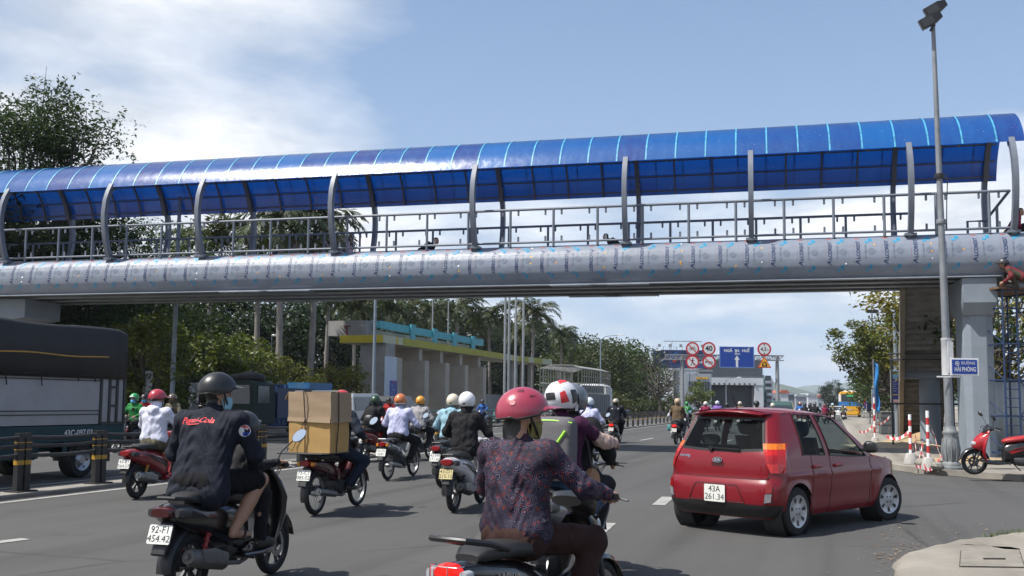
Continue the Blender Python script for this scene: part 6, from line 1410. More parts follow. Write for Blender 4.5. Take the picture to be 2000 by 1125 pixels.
o = thing('rope', 'black elastic straps tied over the two cardboard boxes', 'strap', bc + Vector((0, 0, .842)), h3); b.build('strap', M_BLACK, o)
# ------------------------------------------------------------------ mid-field riders
def rider(px, py, head, blabel, plabel, bk={}, pk={}, dy=0.0):
    l = ground_at(px, py, head); kind = bk.pop('kind', 'scooter'); motorbike(blabel, l, head, kind, **bk)
    hip = pk.pop('hip', (0, -.18, .86)); kw = dict(lean=9, vox=.016, shoes=SHOE, top=F_BLACK, bottom=F_BLACK); kw.update(pk)
    return l, person(plabel, l, head, hip, kw.pop('feet', FS if kind == 'scooter' else FU), kw.pop('hands', HS), **kw)
rider(886, 1000, 15, 'white and dark grey scooter with yellowed number plate', 'rider in black jacket with glossy white helmet', dict(body=(0.50, 0.50, 0.52), accent=paint('dark_grey_plastic', (.03, .03, .033), .4), plate_t=('43-D1', '215.15'), pm=M_PLATEY, mirrors=(1, 0)), dict(helm=dict(col=(0.66, 0.66, 0.68), kind='jet'), lean=6, vox=.011, wide=1.0, scarf=F_BLACK, sc_=1.0))
rider(862, 952, 16, 'dark scooter hidden behind the white scooter', 'rider in pale blue hooded jacket with cream helmet', dict(body=(0.03, .03, .035), plate_t=('43-H4', '171.60')), dict(top=F_LBLUE, helm=dict(col=(0.58, 0.52, 0.40), kind='jet'), hood='down', lean=8, vox=.013))
l5, r5 = rider(757, 938, 17, 'silver step-through motorbike with chrome rail and white leg shield', 'rider in white shirt and black trousers with orange helmet', dict(kind='under', body=(0.10, 0.11, 0.12), accent=paint('shield_white', (.5, .52, .52)), plate_t=('43-S5', '5281'), rear='chrome', muf=M_ALU), dict(top=F_LAV, helm=dict(col=(0.48, 0.15, 0.05), kind='jet', band=M_SW), lean=6, vox=.012, wide=1.08, skin=mat('skin_dark', (0.22, .12, .075), .55)))
rider(802, 900, 17, 'black and white step-through motorbike ridden right of the silver one', 'rider in grey knit sweater with yellow helmet', dict(kind='under', body=(0.02, 0.02, 0.02), accent=MATS['shield_white'], plate_t=('43-R2', '7740')), dict(top=F_GREY, helm=dict(col=(0.62, 0.27, 0.03), kind='jet'), lean=11, vox=.014, wide=1.05))
l7, r7 = rider(712, 902, 17, 'red and black scooter under the rider with a backpack', 'rider in black clothes with dark green helmet and backpack', dict(body=(0.16, 0.01, .012), plate_t=('43-E1', '330.27'), mirrors=(1, 1)), dict(helm=dict(col=(0.02, 0.055, 0.03), kind='jet'), lean=8, vox=.014, bag=True))
backpack('black backpack worn by the rider with the green helmet', r7, fabric('bag_black', (.016, .016, .018)), l7, 17, trim='pocket', w_=.30, h=.44)
l8, r8 = rider(266, 974, 12, 'red and black sporty motorbike on the left with grey splash guard', 'rider in puffy white hooded jacket with red helmet', dict(body=(0.20, 0.012, 0.018), accent=M_BLACK, plate_t=('43-B1', '564.57'), shock=mat('spring_gold', (.5, .25, .04), .4), mirrors=(0, 0), muf=M_ALU, rim=M_DARKM), dict(top=F_WHITE, bottom=F_CAMO, helm=dict(col=(0.36, 0.03, 0.05)), hood='down', lean=2, yaw=22, vox=.012, wide=1.12, scarf=F_WHITE, hip=(0, -.22, .86)))
# pair with the grey delivery backpack
h9 = 21; L9 = at(1119, 900, 8.7).xy.to_3d()
motorbike('grey scooter carrying two riders, mostly hidden behind the woman in print', L9, h9, 'scooter', (0.10, 0.105, 0.115), plate_t=('43-C2', '208.91'), mirrors=(0, 0))
person('driver in black with dark grey lettered helmet before the backpack passenger', L9, h9, (0, -.10, .86), FS, HS, lean=8, yaw=-5, top=F_BLACK, bottom=F_BLACK, shoes=SHOE, helm=dict(col=(0.10, 0.115, 0.13), kind='jet', sc_=1.05), vox=.013, sc_=1.03)
r9 = person('passenger in plum top and jeans with white, red and black full-face helmet', L9, h9, (0.02, -.46, .885), PEG, ((-.2, -.05, 1.2), (.36, .02, 1.18)), lean=3, yaw=12, top=F_PLUM, sleeve='short', bottom=F_JEAN, shoes=SHOEW, helm=dict(col=(0.62, 0.62, 0.64), kind='full', sc_=1.13), vox=.010, bag=True, sc_=1.0, elbow=(1, -.3, -.8), close=.6)
bo = r9['obj']; i_ = 1
sdf_obj('lace_sleeve', [('c', r9['el'][1], r9['hn'][1], .060, .05), ('c', r9['sh'][1] + (r9['el'][1] - r9['sh'][1]) * .75, r9['el'][1], .06, .06)], .011, F_LACE, bo, wr=.008)
hf = r9['hf']; b = MB()
def helm_patch(m, pts, s=1.14):
    f_ = lambda p: tuple(hf(*(unit(np.array(p, float)) * V3(.122, .148, .135) * (s + .004 * m) + V3(0, -.005, .035)))); c = np.mean(np.array([unit(V3(*p)) for p in pts]), 0); n = 6
    for i in range(len(pts)):
        a, d = unit(V3(*pts[i])), unit(V3(*pts[(i + 1) % len(pts)])); g = {(j, k): f_(c + (a - c) * j / n + (d - c) * k / n) for j in range(n + 1) for k in range(n + 1 - j)}
        for j in range(n):
            for k in range(n - j):
                b.add([g[j, k], g[j + 1, k], g[j, k + 1]], [(0, 1, 2)], m)
                if j + k < n - 1: b.add([g[j + 1, k], g[j + 1, k + 1], g[j, k + 1]], [(0, 1, 2)], m)
helm_patch(0, [(.35, -.7, .9), (.0, -.5, 1.2), (.25, .25, 1.2), (.5, -.1, .95)], 1.15); helm_patch(1, [(-.25, -.6, 1.0), (.0, -.45, 1.2), (.1, .2, 1.25), (-.3, .1, 1.15)], 1.15)
helm_patch(1, [(.9, -.35, .45), (.95, .2, .5), (1, .35, -.1), (1, -.2, -.35)], 1.15); helm_patch(0, [(.55, -.95, .3), (.75, -.7, .45), (.9, -.45, -.2), (.65, -.9, -.35)], 1.15)
helm_patch(1, [(-.5, -.9, .25), (.2, -1, .3), (.3, -1, -.1), (-.4, -1, -.15)], 1.15)
b.build('graphic_pattern', [mat('helm_red', (.55, .03, .03), .3), M_BLACK], r9['helmet'], smooth=60)
backpack('grey box backpack with lime green zips worn by the passenger', r9, fabric('bag_grey', (.115, .11, .115)), L9, h9, trim='lime', w_=.42, h=.52, d=.20, low=-.03, dist=.13, bulge=5)
ts = thing('shoulder_bag', 'round brown leather bag hanging at the passenger hip', 'bag', L9, h9); b = MB(); b.lathe([(0, -.045), (.10, -.045), (.125, -.02), (.125, .02), (.10, .045), (0, .045)], 'x', (.29, -.40, .86), 24); b.build('bag', mat('tan_leather', (.24, .12, .05), .55, var=.15), ts); b = MB(); b.tube([(.29, -.40, .98), (.26, -.42, 1.2), (.15, -.44, 1.42)], .008, k=5); b.build('strap', M_BLACK, ts)
rider(1140, 908, 19, 'white scooter with lit amber signal and pink mirror right of the backpack pair', 'rider in pale shirt with blue and white helmet', dict(body=(0.52, 0.53, 0.55), accent=M_BLACK, plate_t=('43-F1', '090.44'), lit=True, mirrors=(0, 1)), dict(top=F_LAV, bottom=F_JEAN, helm=dict(col=(0.50, 0.55, 0.60), kind='jet', band=mat('band_blue', (.02, .17, .45), .4)), lean=8, vox=.014, hip=(0, -.2, .86)))
l11, r11 = rider(1197, 866, 18, 'dark scooter with bright tail lamp further down the lane', 'rider in dark navy jacket with white back print', dict(body=(0.03, 0.028, 0.03), lit=True, plate_t=('43-G1', '118.70'), lod=1), dict(top=F_NAVY, helm=dict(col=(0.35, 0.30, 0.25)), lean=5, vox=.018, wide=1.25, sc_=1.05))
C_ = r11['chest'] + r11['up'] * .08; decal(child(r11['obj'], 'jacket'), [([(-.13, -.02), (.13, -.02), (.13, .02), (-.13, .02)], [(0, 1, 2, 3)], 0)], C_, r11['rt'], r11['up'], -r11['fw'], [mat('print_white', (.5, .5, .52), .6)], 'back_print')
l12, r12 = rider(1320, 868, 20, 'dark scooter with lit red lamp carrying the couple in tan', 'driver in white sleeves with white helmet before the tan passenger', dict(body=(0.03, 0.02, 0.02), lit=True, plate_t=('43-D2', '664.09'), lod=1), dict(top=F_WHITE, bottom=F_JEAN, helm=dict(col=(0.6, 0.55, 0.52), kind='jet'), vox=.02, hip=(-.03, -.1, .86)))
person('passenger in tan jacket with cream and brown helmet', l12, 20, (.03, -.45, .92), PEG, ((-.22, -.05, 1.05), (.22, -.05, 1.05)), lean=3, top=F_TAN, bottom=fabric('grey_trousers', (.09, .09, .09)), shoes=SHOEW, helm=dict(col=(.45, .33, .22), kind='jet'), vox=.02)
o = thing('plastic_bag', 'turquoise plastic bag hanging beside the couple in tan', 'bag', l12, 20); b = MB(); b.loft([sect(-.1, .62, .03, .05, x=-.36), sect(-.03, .60, .07, .12, x=-.36), sect(.08, .60, .06, .11, x=-.36), sect(.13, .62, .02, .04, x=-.36)]); b.build('bag', mat('turquoise_bag', (.03, .30, .32), .4, var=.2), o)
# proto riders for the distance, re-coloured per copy
def recolour(o, pairs):
    for a, m in pairs.items():
        for c in ([o] + list(o.children)):
            if c.type == 'MESH' and c.name.split('.')[0] == a: c.material_slots[0].link = 'OBJECT'; c.material_slots[0].material = m
_bp = motorbike('green jacket rider scooter down the road', at(1342, 845, 62).xy.to_3d(), 20, 'scooter', (.06, .06, .065), lod=2, plate_t=('43-X1', '001.23'))
_pp = person('rider in green jacket and green helmet with round white back print', at(1342, 845, 62).xy.to_3d(), 20, (0, -.18, .86), FS, HS, lean=6, top=F_GREEN, bottom=F_BLACK, shoes=SHOE, helm=dict(col=(.02, .22, .06), kind='jet'), vox=.022)
hcol = lambda c: mat('helmet_%d_%d_%d' % tuple(int(v * 255) for v in c), c, .3, coat=.5)
far = [(1379, 55, F_MAROON, (.6, .55, .5), 'maroon top and pale helmet just left over the car roof'), (1402, 57, F_PURP, (.5, .5, .6), 'violet top and pale helmet over the car roof'), (1421, 52, F_BLACK, (.02, .02, .02), 'black helmet over the rear of the car roof'), (1446, 60, F_TAN, (.5, .42, .36), 'small beige helmet left of the car aerial'), (1479, 42, F_BLACK, (.015, .013, .012), 'large black helmet over the car roof right of the aerial'), (1510, 53, F_GREY, (.62, .55, .46), 'cream helmet over the middle of the car roof'), (1564, 66, F_BLUE, (.25, .12, .1), 'brown helmet first in the row over the car roof front'), (1573, 63, F_BLACK, (.02, .02, .025), 'black helmet second in the row over the car roof front'), (1582, 68, F_NAVY, (.05, .05, .06), 'dark helmet third in the row over the car roof front'), (1592, 62, F_BLACK, (.09, .09, .10), 'grey helmet last in the row over the car roof front'), (1611, 80, F_MAROON, (.2, .03, .03), 'dark red helmet over the car bonnet line'), (1618, 84, F_BLACK, (.02, .02, .02), 'black helmet beside the dark red one over the car windscreen'), (1627, 90, F_TAN, (.4, .55, .6), 'pale teal helmet left of the white car'), (1648, 92, F_CAMO, (.08, .08, .06), 'olive jacket right of the white car before the bus')]
for k, (px, Y, tm, hc_, lab) in enumerate(far):
    l = at(px, 845, Y).xy.to_3d(); b_ = copy_tree(_bp); b_.location = l; b_['label'] = 'motorbike under the rider with ' + lab; p_ = copy_tree(_pp['obj']); p_.location = l; p_['label'] = 'distant rider with ' + lab; p_['group'] = b_['group'] = 'far riders and bikes'
    s_ = 1 + .04 * math.sin(k * 2.3); p_.scale = (s_, s_, s_)
    recolour(p_, {'jacket': tm, 'helmet': hcol(hc_)})
C_ = _pp['chest'] + _pp['up'] * .02; decal(child(_pp['obj'], 'jacket'), [(*disc2(0, 0, .09), 0)], C_, _pp['rt'], _pp['up'], -_pp['fw'], [MATS['print_white']], 'back_print')
# oncoming riders beyond the median
hb_ = HD + 180
def onc(px, Y, bl, plist, bk={}):
    l = at(px, 830, Y).xy.to_3d(); motorbike(bl, l, hb_, 'scooter', lod=1, group='oncoming motorbikes', **bk)
    for lab, kw in plist: k2 = dict(vox=.018, shoes=SHOE, bottom=F_BLACK, lean=6); k2.update(kw); person(lab, l, hb_, k2.pop('hip', (0, -.18, .86)), k2.pop('feet', FS), k2.pop('hands', HS), **k2)
onc(256, 28, 'dark scooter of the oncoming rider in green', [('oncoming rider in green jacket with green and white helmet and blue mask', dict(top=F_GREEN, helm=dict(col=(.03, .28, .08), kind='jet', band=M_SW), mask=mat('mask_bright', (.12, .42, .62), .8)))], dict(body=(.03, .03, .03)))
onc(277, 31, 'maroon scooter behind the oncoming green rider', [('oncoming rider in red jacket with black helmet and blue mask', dict(top=F_RED, helm=dict(col=(.02, .02, .022)), mask=MATS['mask_bright']))], dict(body=(.1, .02, .02)))
onc(331, 29, 'brown scooter of the oncoming rider in camouflage', [('oncoming rider in olive camouflage with brown cap helmet', dict(top=F_CAMO, helm=dict(col=(.12, .09, .07)), scarf=F_CAMO))], dict(body=(.05, .03, .02)))
onc(757, 44, 'red scooter of the oncoming rider before the canopy building', [('oncoming rider in bright red top with black helmet', dict(top=F_RED, helm=dict(col=(.015, .015, .017))))], dict(body=(.2, .02, .02)))
onc(941, 60, 'blue scooter far off before the canopy pylons', [('oncoming rider in blue jacket far off before the canopy building', dict(top=F_BLUE, helm=dict(col=(.03, .03, .05)), vox=.025))], dict(body=(.03, .05, .2)))
# ------------------------------------------------------------------ red hatchback
CARP = mat('red_car_paint', (0.165, 0.005, 0.011), 0.32, 0.0, var=0.05, scale=1.5, coat=0.45, spec=0.3); M_GLASS = glassmat('car_glass', (0.80, 0.86, 0.84), .92); M_TINT = glassmat('rear_glass', (0.70, 0.75, 0.76), .80); M_INT = mat('car_interior', (0.02, 0.02, 0.022), .8, var=.1); M_HUB = mat('hub_silver', (0.42, 0.43, 0.45), .35, .7, var=.08)
HX, HY, HHD = 2.84, 12.12, 46.0
car = thing('hatchback_car', 'red five-door hatchback turning right with its amber signal lit', 'car', (HX, HY, 0), HHD)
ip = lambda v, t: float(np.interp(v, [q[0] for q in t], [q[1] for q in t]))
def cub(v, t):
    "smooth interpolation through (x,y) pairs"
    xs = [q[0] for q in t]; ys = [q[1] for q in t]
    if v <= xs[0]: return ys[0]
    if v >= xs[-1]: return ys[-1]
    i = max(j for j in range(len(xs) - 1) if xs[j] <= v); h = xs[i + 1] - xs[i]; u = (v - xs[i]) / h
    sl = lambda j: ((ys[j + 1] - ys[j - 1]) / (xs[j + 1] - xs[j - 1])) if 0 < j < len(xs) - 1 else (ys[min(j + 1, len(xs) - 1)] - ys[max(j - 1, 0)]) / (xs[min(j + 1, len(xs) - 1)] - xs[max(j - 1, 0)])
    m0, m1 = sl(i) * h, sl(i + 1) * h
    return (2 * u ** 3 - 3 * u * u + 1) * ys[i] + (u ** 3 - 2 * u * u + u) * m0 + (-2 * u ** 3 + 3 * u * u) * ys[i + 1] + (u ** 3 - u * u) * m1
YREAR = [(.20, -.43), (.26, -.50), (.34, -.535), (.50, -.548), (.60, -.535), (.655, -.500), (.70, -.498), (.85, -.492), (.95, -.462), (1.0, -.44), (1.2, -.345), (1.36, -.262), (1.42, -.235)]
HWR = [(.20, .70), (.34, .765), (.55, .785), (.75, .775), (.93, .745), (1.05, .70), (1.2, .645), (1.40, .575), (1.45, .55)]
ROUND = .18
def rearS(u, z, off=0.0):
    q_ = max(0.0, (abs(u) - .78) / .22); y = cub(z, YREAR) + .065 * abs(u) ** 2.5 + .17 * (1 - math.sqrt(max(0.0, 1 - q_ * q_))); return (u * cub(z, HWR) * (1 + off * .6 * abs(u) ** 3), y - off, z)
BELT = [(-.5, .935), (0, .935), (.7, .915), (1.3, .885), (1.9, .865), (2.3, .84), (2.7, .765), (2.95, .64)]
WB = [(-.5, .985), (-.2, .998), (.3, 1.0), (1.5, 1.0), (2.1, .985), (2.5, .94), (2.75, .84), (2.9, .68), (2.98, .45)]
def hwz(z, y): return cub(z, HWR) if y < .1 else cub(z, HWR) * 1.0
def sideS(y, z, off=0.0):
    z0 = cub(y, WB); x = cub(z, HWR) * (z0 if y > -.2 else 1.0)
    x += .018 * math.exp(-((z - .70) / .03) ** 2) * (1 if y < 2.2 else 0)      # shoulder crease
    x -= .022 * math.exp(-((z - .42) / .10) ** 2) * (0.3 < y < 1.95)
    for yw in (0, 2.385):
        d = math.hypot(y - yw, z - .28); x += .014 * math.exp(-((d - .33) / .05) ** 2)
    return (x + off, y, z)
def zbot(y):
    z = .215 if .0 < y < 2.4 else .25
    for yw in (0, 2.385):
        q = .335 ** 2 - (y - yw) ** 2
        if q > 0: z = max(z, .28 + math.sqrt(q))
    return z
YS = [float(q) for q in np.concatenate([np.linspace(-.36, .42, 40), np.linspace(.45, 1.95, 46), np.linspace(1.99, 2.98, 46)])]
NZ = 16
def sidegrid(ya, yb, sgn, b, first=False):
    ys = [q for q in YS if ya <= q <= yb]
    if ya > ys[0] - .05 and ya != ys[0] and ya > -.3: ys = [ya] + ys
    if yb < 2.9 and yb != ys[-1]: ys = ys + [yb]
    V = []
    for i, y in enumerate(ys):
        zb0, zt0 = zbot(y), cub(y, BELT)
        for k in range(NZ + 1):
            z = zb0 + (zt0 - zb0) * k / NZ
            if y <= YS[0]:
                z = .2 + (.935 - .2) * k / NZ; p = rearS(1, z)
            else:
                p = sideS(y, z)
                if y < 0: yr_ = rearS(1, z)[1]; q_ = (-y / .36) ** 1.5; p = (p[0], y + (yr_ + .36) * q_, z)
            V.append((sgn * p[0], p[1], p[2]))
    b.add(V, [(i * (NZ + 1) + k, (i + 1) * (NZ + 1) + k, (i + 1) * (NZ + 1) + k + 1, i * (NZ + 1) + k + 1) for i in range(len(ys) - 1) for k in range(NZ)])
# shell: quarter panels, wings, rear face, roof and pillars
D0, D1, D2 = .36, .80, 1.86
shell = MB(); FIXY = (-1) 
for s in (-1, 1):
    sidegrid(-.36, D0, s, shell); sidegrid(D2, 2.98, s, shell)
zl = [.2, .26, .30, .34, .40, .46, .52, .57, .60, .63, .655, .68, .72, .77, .82, .87, .92, .96, .99]
zr = [.99] + [1.0 + .37 * i / 8 for i in range(0, 9)]; zr[-1] = 1.365; zt2 = [1.365, 1.40, 1.43]
UE = [.86, .906, .9485, .9794, .9952, 1.0]; ul = sorted([-q for q in UE] + list(np.linspace(-.80, .80, 17)) + UE); UW = .80
def rgrid(us_, zs, b): b.add([rearS(u, z) for u in us_ for z in zs], [(i * len(zs) + k, (i + 1) * len(zs) + k, (i + 1) * len(zs) + k + 1, i * len(zs) + k + 1) for i in range(len(us_) - 1) for k in range(len(zs) - 1)])
tg = MB(); rgrid(ul, [z for z in zl if z <= .655], shell)
hat = [u for u in np.linspace(-.86, .86, 25)]; rgrid(hat, [z for z in zl if z >= .655], tg)
for s in (-1, 1):
    rgrid(sorted([s * q for q in UE]), [z for z in zl if z >= .655], shell)
    rgrid(sorted([s * q for q in (UW, .86)]), zr, tg); rgrid(sorted([s * q for q in UE]), zr + zt2[1:], shell)
rgrid(hat, zt2, tg)
# greenhouse frame: (belt y, roof y) pairs
RAIL = [(-.5, 1.40), (-.1, 1.425), (.3, 1.435), (.8, 1.425), (1.2, 1.385), (1.32, 1.36)]
def gp(yb, yr, k, s, off=0.0):
    "point between the belt line and the roof rail"
    zb_, zr_ = cub(yb, BELT), cub(yr, RAIL); z = zb_ + (zr_ - zb_) * k; xb = sideS(yb, zb_)[0]; xr = .572 * (1 if yr < .9 else 1 - .03 * (yr - .9) / .4)
    x = xb + (xr - xb) * (k ** 1.15) + .012 * math.sin(PI * k); return (s * (x + off), yb + (yr - yb) * k, z + off * .3)
def gpanel(a, c, k0, k1, s, b, nu=3, nk=10, off=0.0): b.add([gp(a[0] + (c[0] - a[0]) * i / nu, a[1] + (c[1] - a[1]) * i / nu, k0 + (k1 - k0) * j / nk, s, off) for i in range(nu + 1) for j in range(nk + 1)], [(i * (nk + 1) + j, (i + 1) * (nk + 1) + j, (i + 1) * (nk + 1) + j + 1, i * (nk + 1) + j + 1) for i in range(nu) for j in range(nk)])
PC, PB0, PB1, PA0, PA1 = (.18, .20), (.70, .60), (.82, .72), (1.76, 1.14), (1.98, 1.26)
for s in (-1, 1):
    V = []
    for j in range(13):      # rear quarter pillar joins the rear face edge
        k = j / 12; z = .935 + (1.43 - .935) * k; e = rearS(1, z); f_ = gp(PC[0], PC[1], k, s)
        for q in np.linspace(0, 1, 6): V.append((s * (e[0] + (abs(f_[0]) - e[0]) * (q ** .8)), e[1] + (f_[1] - e[1]) * q, e[2] + (f_[2] - e[2]) * q))
    shell.add(V, [(j * 6 + q, (j + 1) * 6 + q, (j + 1) * 6 + q + 1, j * 6 + q + 1) for j in range(12) for q in range(5)])
    gpanel(PA0, PA1, 0, 1, s, shell, 2)
    for a, c in ((PC, PB0), (PB1, PA0)): gpanel(a, c, .93, 1, s, shell, 8, 2)
    gpanel(PB0, PB1, 0, 1, s, shell, 2)
# roof
RW = 16
ry = [-.235, -.16, -.08, .0, .1, .3, .5, .7, .9, 1.1, 1.26]
V = []
for i, y in enumerate(ry):
    for j in range(RW + 1):
        u = -1 + 2 * j / RW; z = cub(y, RAIL) + .058 * (1 - abs(u) ** 2.2); xr = gp(y, y, 1, 1)[0]; V.append((u * xr, max(y, rearS(u, 1.43)[1] + .002 * i), z))
shell.add(V, [(i * (RW + 1) + j, (i + 1) * (RW + 1) + j, (i + 1) * (RW + 1) + j + 1, i * (RW + 1) + j + 1) for i in range(len(ry) - 1) for j in range(RW)])
# bonnet and scuttle
V = []; hy_ = [1.98, 2.1, 2.3, 2.5, 2.65, 2.8, 2.9, 2.98]
for y in hy_:
    for j in range(RW + 1): u = -1 + 2 * j / RW; V.append((u * sideS(y, cub(y, BELT))[0], y, cub(y, BELT) + .075 * (1 - abs(u) ** 2) * (1 if y < 2.8 else .5)))
shell.add(V, [(i * (RW + 1) + j, (i + 1) * (RW + 1) + j, (i + 1) * (RW + 1) + j + 1, i * (RW + 1) + j + 1) for i in range(len(hy_) - 1) for j in range(RW)])
shell.box(-.34, .34, 2.9, 2.985, .25, .62)
body = shell.build('body', CARP, car, smooth=38, fix=False); q = body.modifiers.new('w', 'WELD'); q.merge_threshold = .002
tail = tg.build('tailgate', CARP, car, smooth=38, fix=False)
b = MB(); b.loft([[(x, y, z) for x, y, z in ((-.47, -.30 + e, 1.405), (-.25, -.385 + e, 1.435), (0, -.395 + e, 1.445), (.25, -.385 + e, 1.435), (.47, -.30 + e, 1.405))] for e in (0,)] + [[(x, y, z) for x, y, z in ((-.54, -.15, 1.425), (-.25, -.12, 1.468), (0, -.12, 1.481), (.25, -.12, 1.468), (.54, -.15, 1.425))]], closed=False)
b.loft([[(-.47, -.30, 1.405), (-.25, -.385, 1.435), (0, -.395, 1.445), (.25, -.385, 1.435), (.47, -.30, 1.405)], [(-.47, -.27, 1.385), (-.25, -.33, 1.41), (0, -.34, 1.415), (.25, -.33, 1.41), (.47, -.27, 1.385)]], closed=False); b.build('spoiler', CARP, tail, smooth=40, solid=.006)
wz = [.995, 1.05, 1.12, 1.2, 1.28, 1.34, 1.37]; b = MB(); b.add([rearS(u, z, -.004) for u in np.linspace(-.82, .82, 17) for z in wz], [(i * 7 + k, (i + 1) * 7 + k, (i + 1) * 7 + k + 1, i * 7 + k + 1) for i in range(16) for k in range(6)]); b.build('rear_window', M_TINT, tail, smooth=60, fix=False)
b = MB()
def rstrip(pts, w_, off, b, m=0):
    for (u0, z0), (u1, z1) in zip(pts, pts[1:]):
        a, c = Vector(rearS(u0, z0, off)), Vector(rearS(u1, z1, off)); b.bar(a, c, w_, .004, m, up=(0, -1, .3))
fr = [(-.80, 1.0), (-.80, 1.36), (.80, 1.36), (.80, 1.0), (.4, .982), (0, .978), (-.4, .982), (-.80, 1.0)]
def dens(p, n=8): return [(p[i][0] + (p[i + 1][0] - p[i][0]) * t / n, p[i][1] + (p[i + 1][1] - p[i][1]) * t / n) for i in range(len(p) - 1) for t in range(n)] + [p[-1]]
rstrip(dens(fr), .032, .002, b); b.build('window_seal', M_BLACK, tail, smooth=0)
b = MB(); rstrip(dens([(-.86, .97), (-.86, .70), (-.80, .662), (.80, .662), (.86, .70), (.86, .97)]), .006, .002, b)
b.build('panel_gap', M_BLACK, tail, smooth=0)
b = MB(); a = Vector(rearS(-.16, 1.005, .03)); b.bar(a, Vector(rearS(.40, .995, .03)), .022, .016); b.lathe([(0, -.02), (.03, -.02), (.03, .02), (0, .02)], 'y', rearS(-.16, .995, .02), 12); b.build('wiper', M_BLACK, tail, smooth=0)
def rpatch(poly, off, m, name, par, th=.012):
    b = MB(); b.add([rearS(u, z, off) for u, z in poly], [tuple(range(len(poly)))]); return b.build(name, m, par, smooth=0, solid=th)
b = MB(); b.add([rearS(.0 + .085 * math.cos(t), .865 + .032 * math.sin(t), .008) for t in np.linspace(0, 2 * PI, 25)[:-1]], [tuple(range(24))]); em = b.build('emblem', M_BLACK, car, smooth=0, solid=.01)
b = MB(); b.text('KIA', .052, lambda x, y: rearS(x / .77, .865 + y, .0155), 0, fat=.03)
for i in range(24):
    t, t2 = 2 * PI * i / 24, 2 * PI * (i + 1) / 24; b.add([rearS(r_ * math.cos(q), .865 + r_ * .376 * math.sin(q), .015) for q, r_ in ((t, .085), (t2, .085), (t2, .077), (t, .077))], [(0, 1, 2, 3)])
b.build('lettering', M_CHROME, em, smooth=0)
b = MB(); b.text('morning', .05, lambda x, y: rearS(-.66 + x / .77, .90 + y, .004), 0, fat=.015); b.build('lettering', M_CHROME, tail, smooth=0)
b = MB(); b.add([rearS(u, z, .003) for u, z in ((-.12, .835), (.12, .835), (.10, .79), (-.10, .79))], [(0, 1, 2, 3)]); b.build('handle_recess_shade', mat('recess_shade_red', (.05, .004, .006), .4), tail, smooth=0)  # flat patch in darkened body red, painting the shade of a handle recess
# lower bumper
b = MB(); zs = [.215, .25, .30, .345, .37]; us2 = ul; b.add([rearS(u, z, .008) for u in us2 for z in zs], [(i * 5 + k, (i + 1) * 5 + k, (i + 1) * 5 + k + 1, i * 5 + k + 1) for i in range(len(ul) - 1) for k in range(4)])
bt = b.build('bumper_trim', M_BLACK, body, smooth=50, fix=False)
pp = [(-.50, .385), (-.36, .585), (.36, .585), (.50, .385)]
b = MB(); rstrip(dens(pp), .012, .003, b); rstrip(dens(pp[::-1][:1] + pp[:1]), .010, .003, b); b.build('plate_recess_shade', MATS['recess_shade_red'], body, smooth=0)  # dark red strips paint the shaded edges of a recess; nothing is sunk in
b = MB(); b.add([rearS(u, z, .003) for u in np.linspace(-.44, .44, 7) for z in (.395, .48, .575)], [(i * 3 + k, (i + 1) * 3 + k, (i + 1) * 3 + k + 1, i * 3 + k + 1) for i in range(6) for k in range(2)]); b.build('plate_panel', CARP, body, smooth=40)
plate(car, cub(.48, YREAR) - .018, .475, .29, .20, ('43A', '261.34'), 0, M_PLATE)
for s in (-1, 1):
    rpatch([(s * u, z) for u, z in ((.80, .385), (.92, .40), (.93, .62), (.83, .635))], .003, M_BLACK, 'reflector_frame', body, .004)
    rpatch([(s * u, z) for u, z in ((.825, .51), (.905, .515), (.91, .605), (.845, .615))], .009, M_TRED, 'reflector', body, .006); rpatch([(s * u, z) for u, z in ((.815, .40), (.90, .41), (.905, .505), (.825, .50))], .009, mat('reverse_lens', (.22, .22, .23), .15, var=.3, scale=40), 'reverse_lamp', body, .006)
    # tail lamp wraps from the rear face onto the side
    V = []; mm = []; zz3 = np.linspace(.74, 1.075, 11); 
    for z in zz3:
        t = (z - .74) / .335; ui = .88 - .085 * math.sin(min(1, t * 1.1) * PI * .5); yo = -.33 + .22 * t ** .8
        pts = [rearS(u, z, .010) for u in (ui, ui + (.906 - ui) * .5, .906, .96, 1.0)]
        e = rearS(1, z, 0); q = sideS(yo, min(z, .935)) if z <= .935 else gp(yo, yo, (z - .935) / .49, 1)
        for r_ in (.25, .5, .75, 1): pts.append((e[0] + (q[0] - e[0]) * r_ + .013 * (1 - .6 * r_), e[1] + (yo - e[1]) * r_, z))
        V += [(s * p[0], p[1], p[2]) for p in pts]
    b = MB()
    for i in range(10):
        for k in range(8): b.add([V[i * 9 + k], V[(i + 1) * 9 + k], V[(i + 1) * 9 + k + 1], V[i * 9 + k + 1]], [(0, 1, 2, 3)], 1 if zz3[i] > .975 and k < 5 else (2 if (3 <= i <= 5 and k < 3) or k > 5 else 0))
    b.build('tail_lamp', [mat('lamp_red', (.44, .012, .010), .15, var=.3, scale=24, coat=.4), mat('lamp_amber_lit', (.55, .13, .012), .25, var=.3, scale=30, emit=.18 if s > 0 else .15) if s > 0 else mat('lamp_amber', (.5, .10, .02), .2, var=0), mat('lamp_red_dark', (.27, .006, .007), .15, coat=.4)], body, smooth=50)
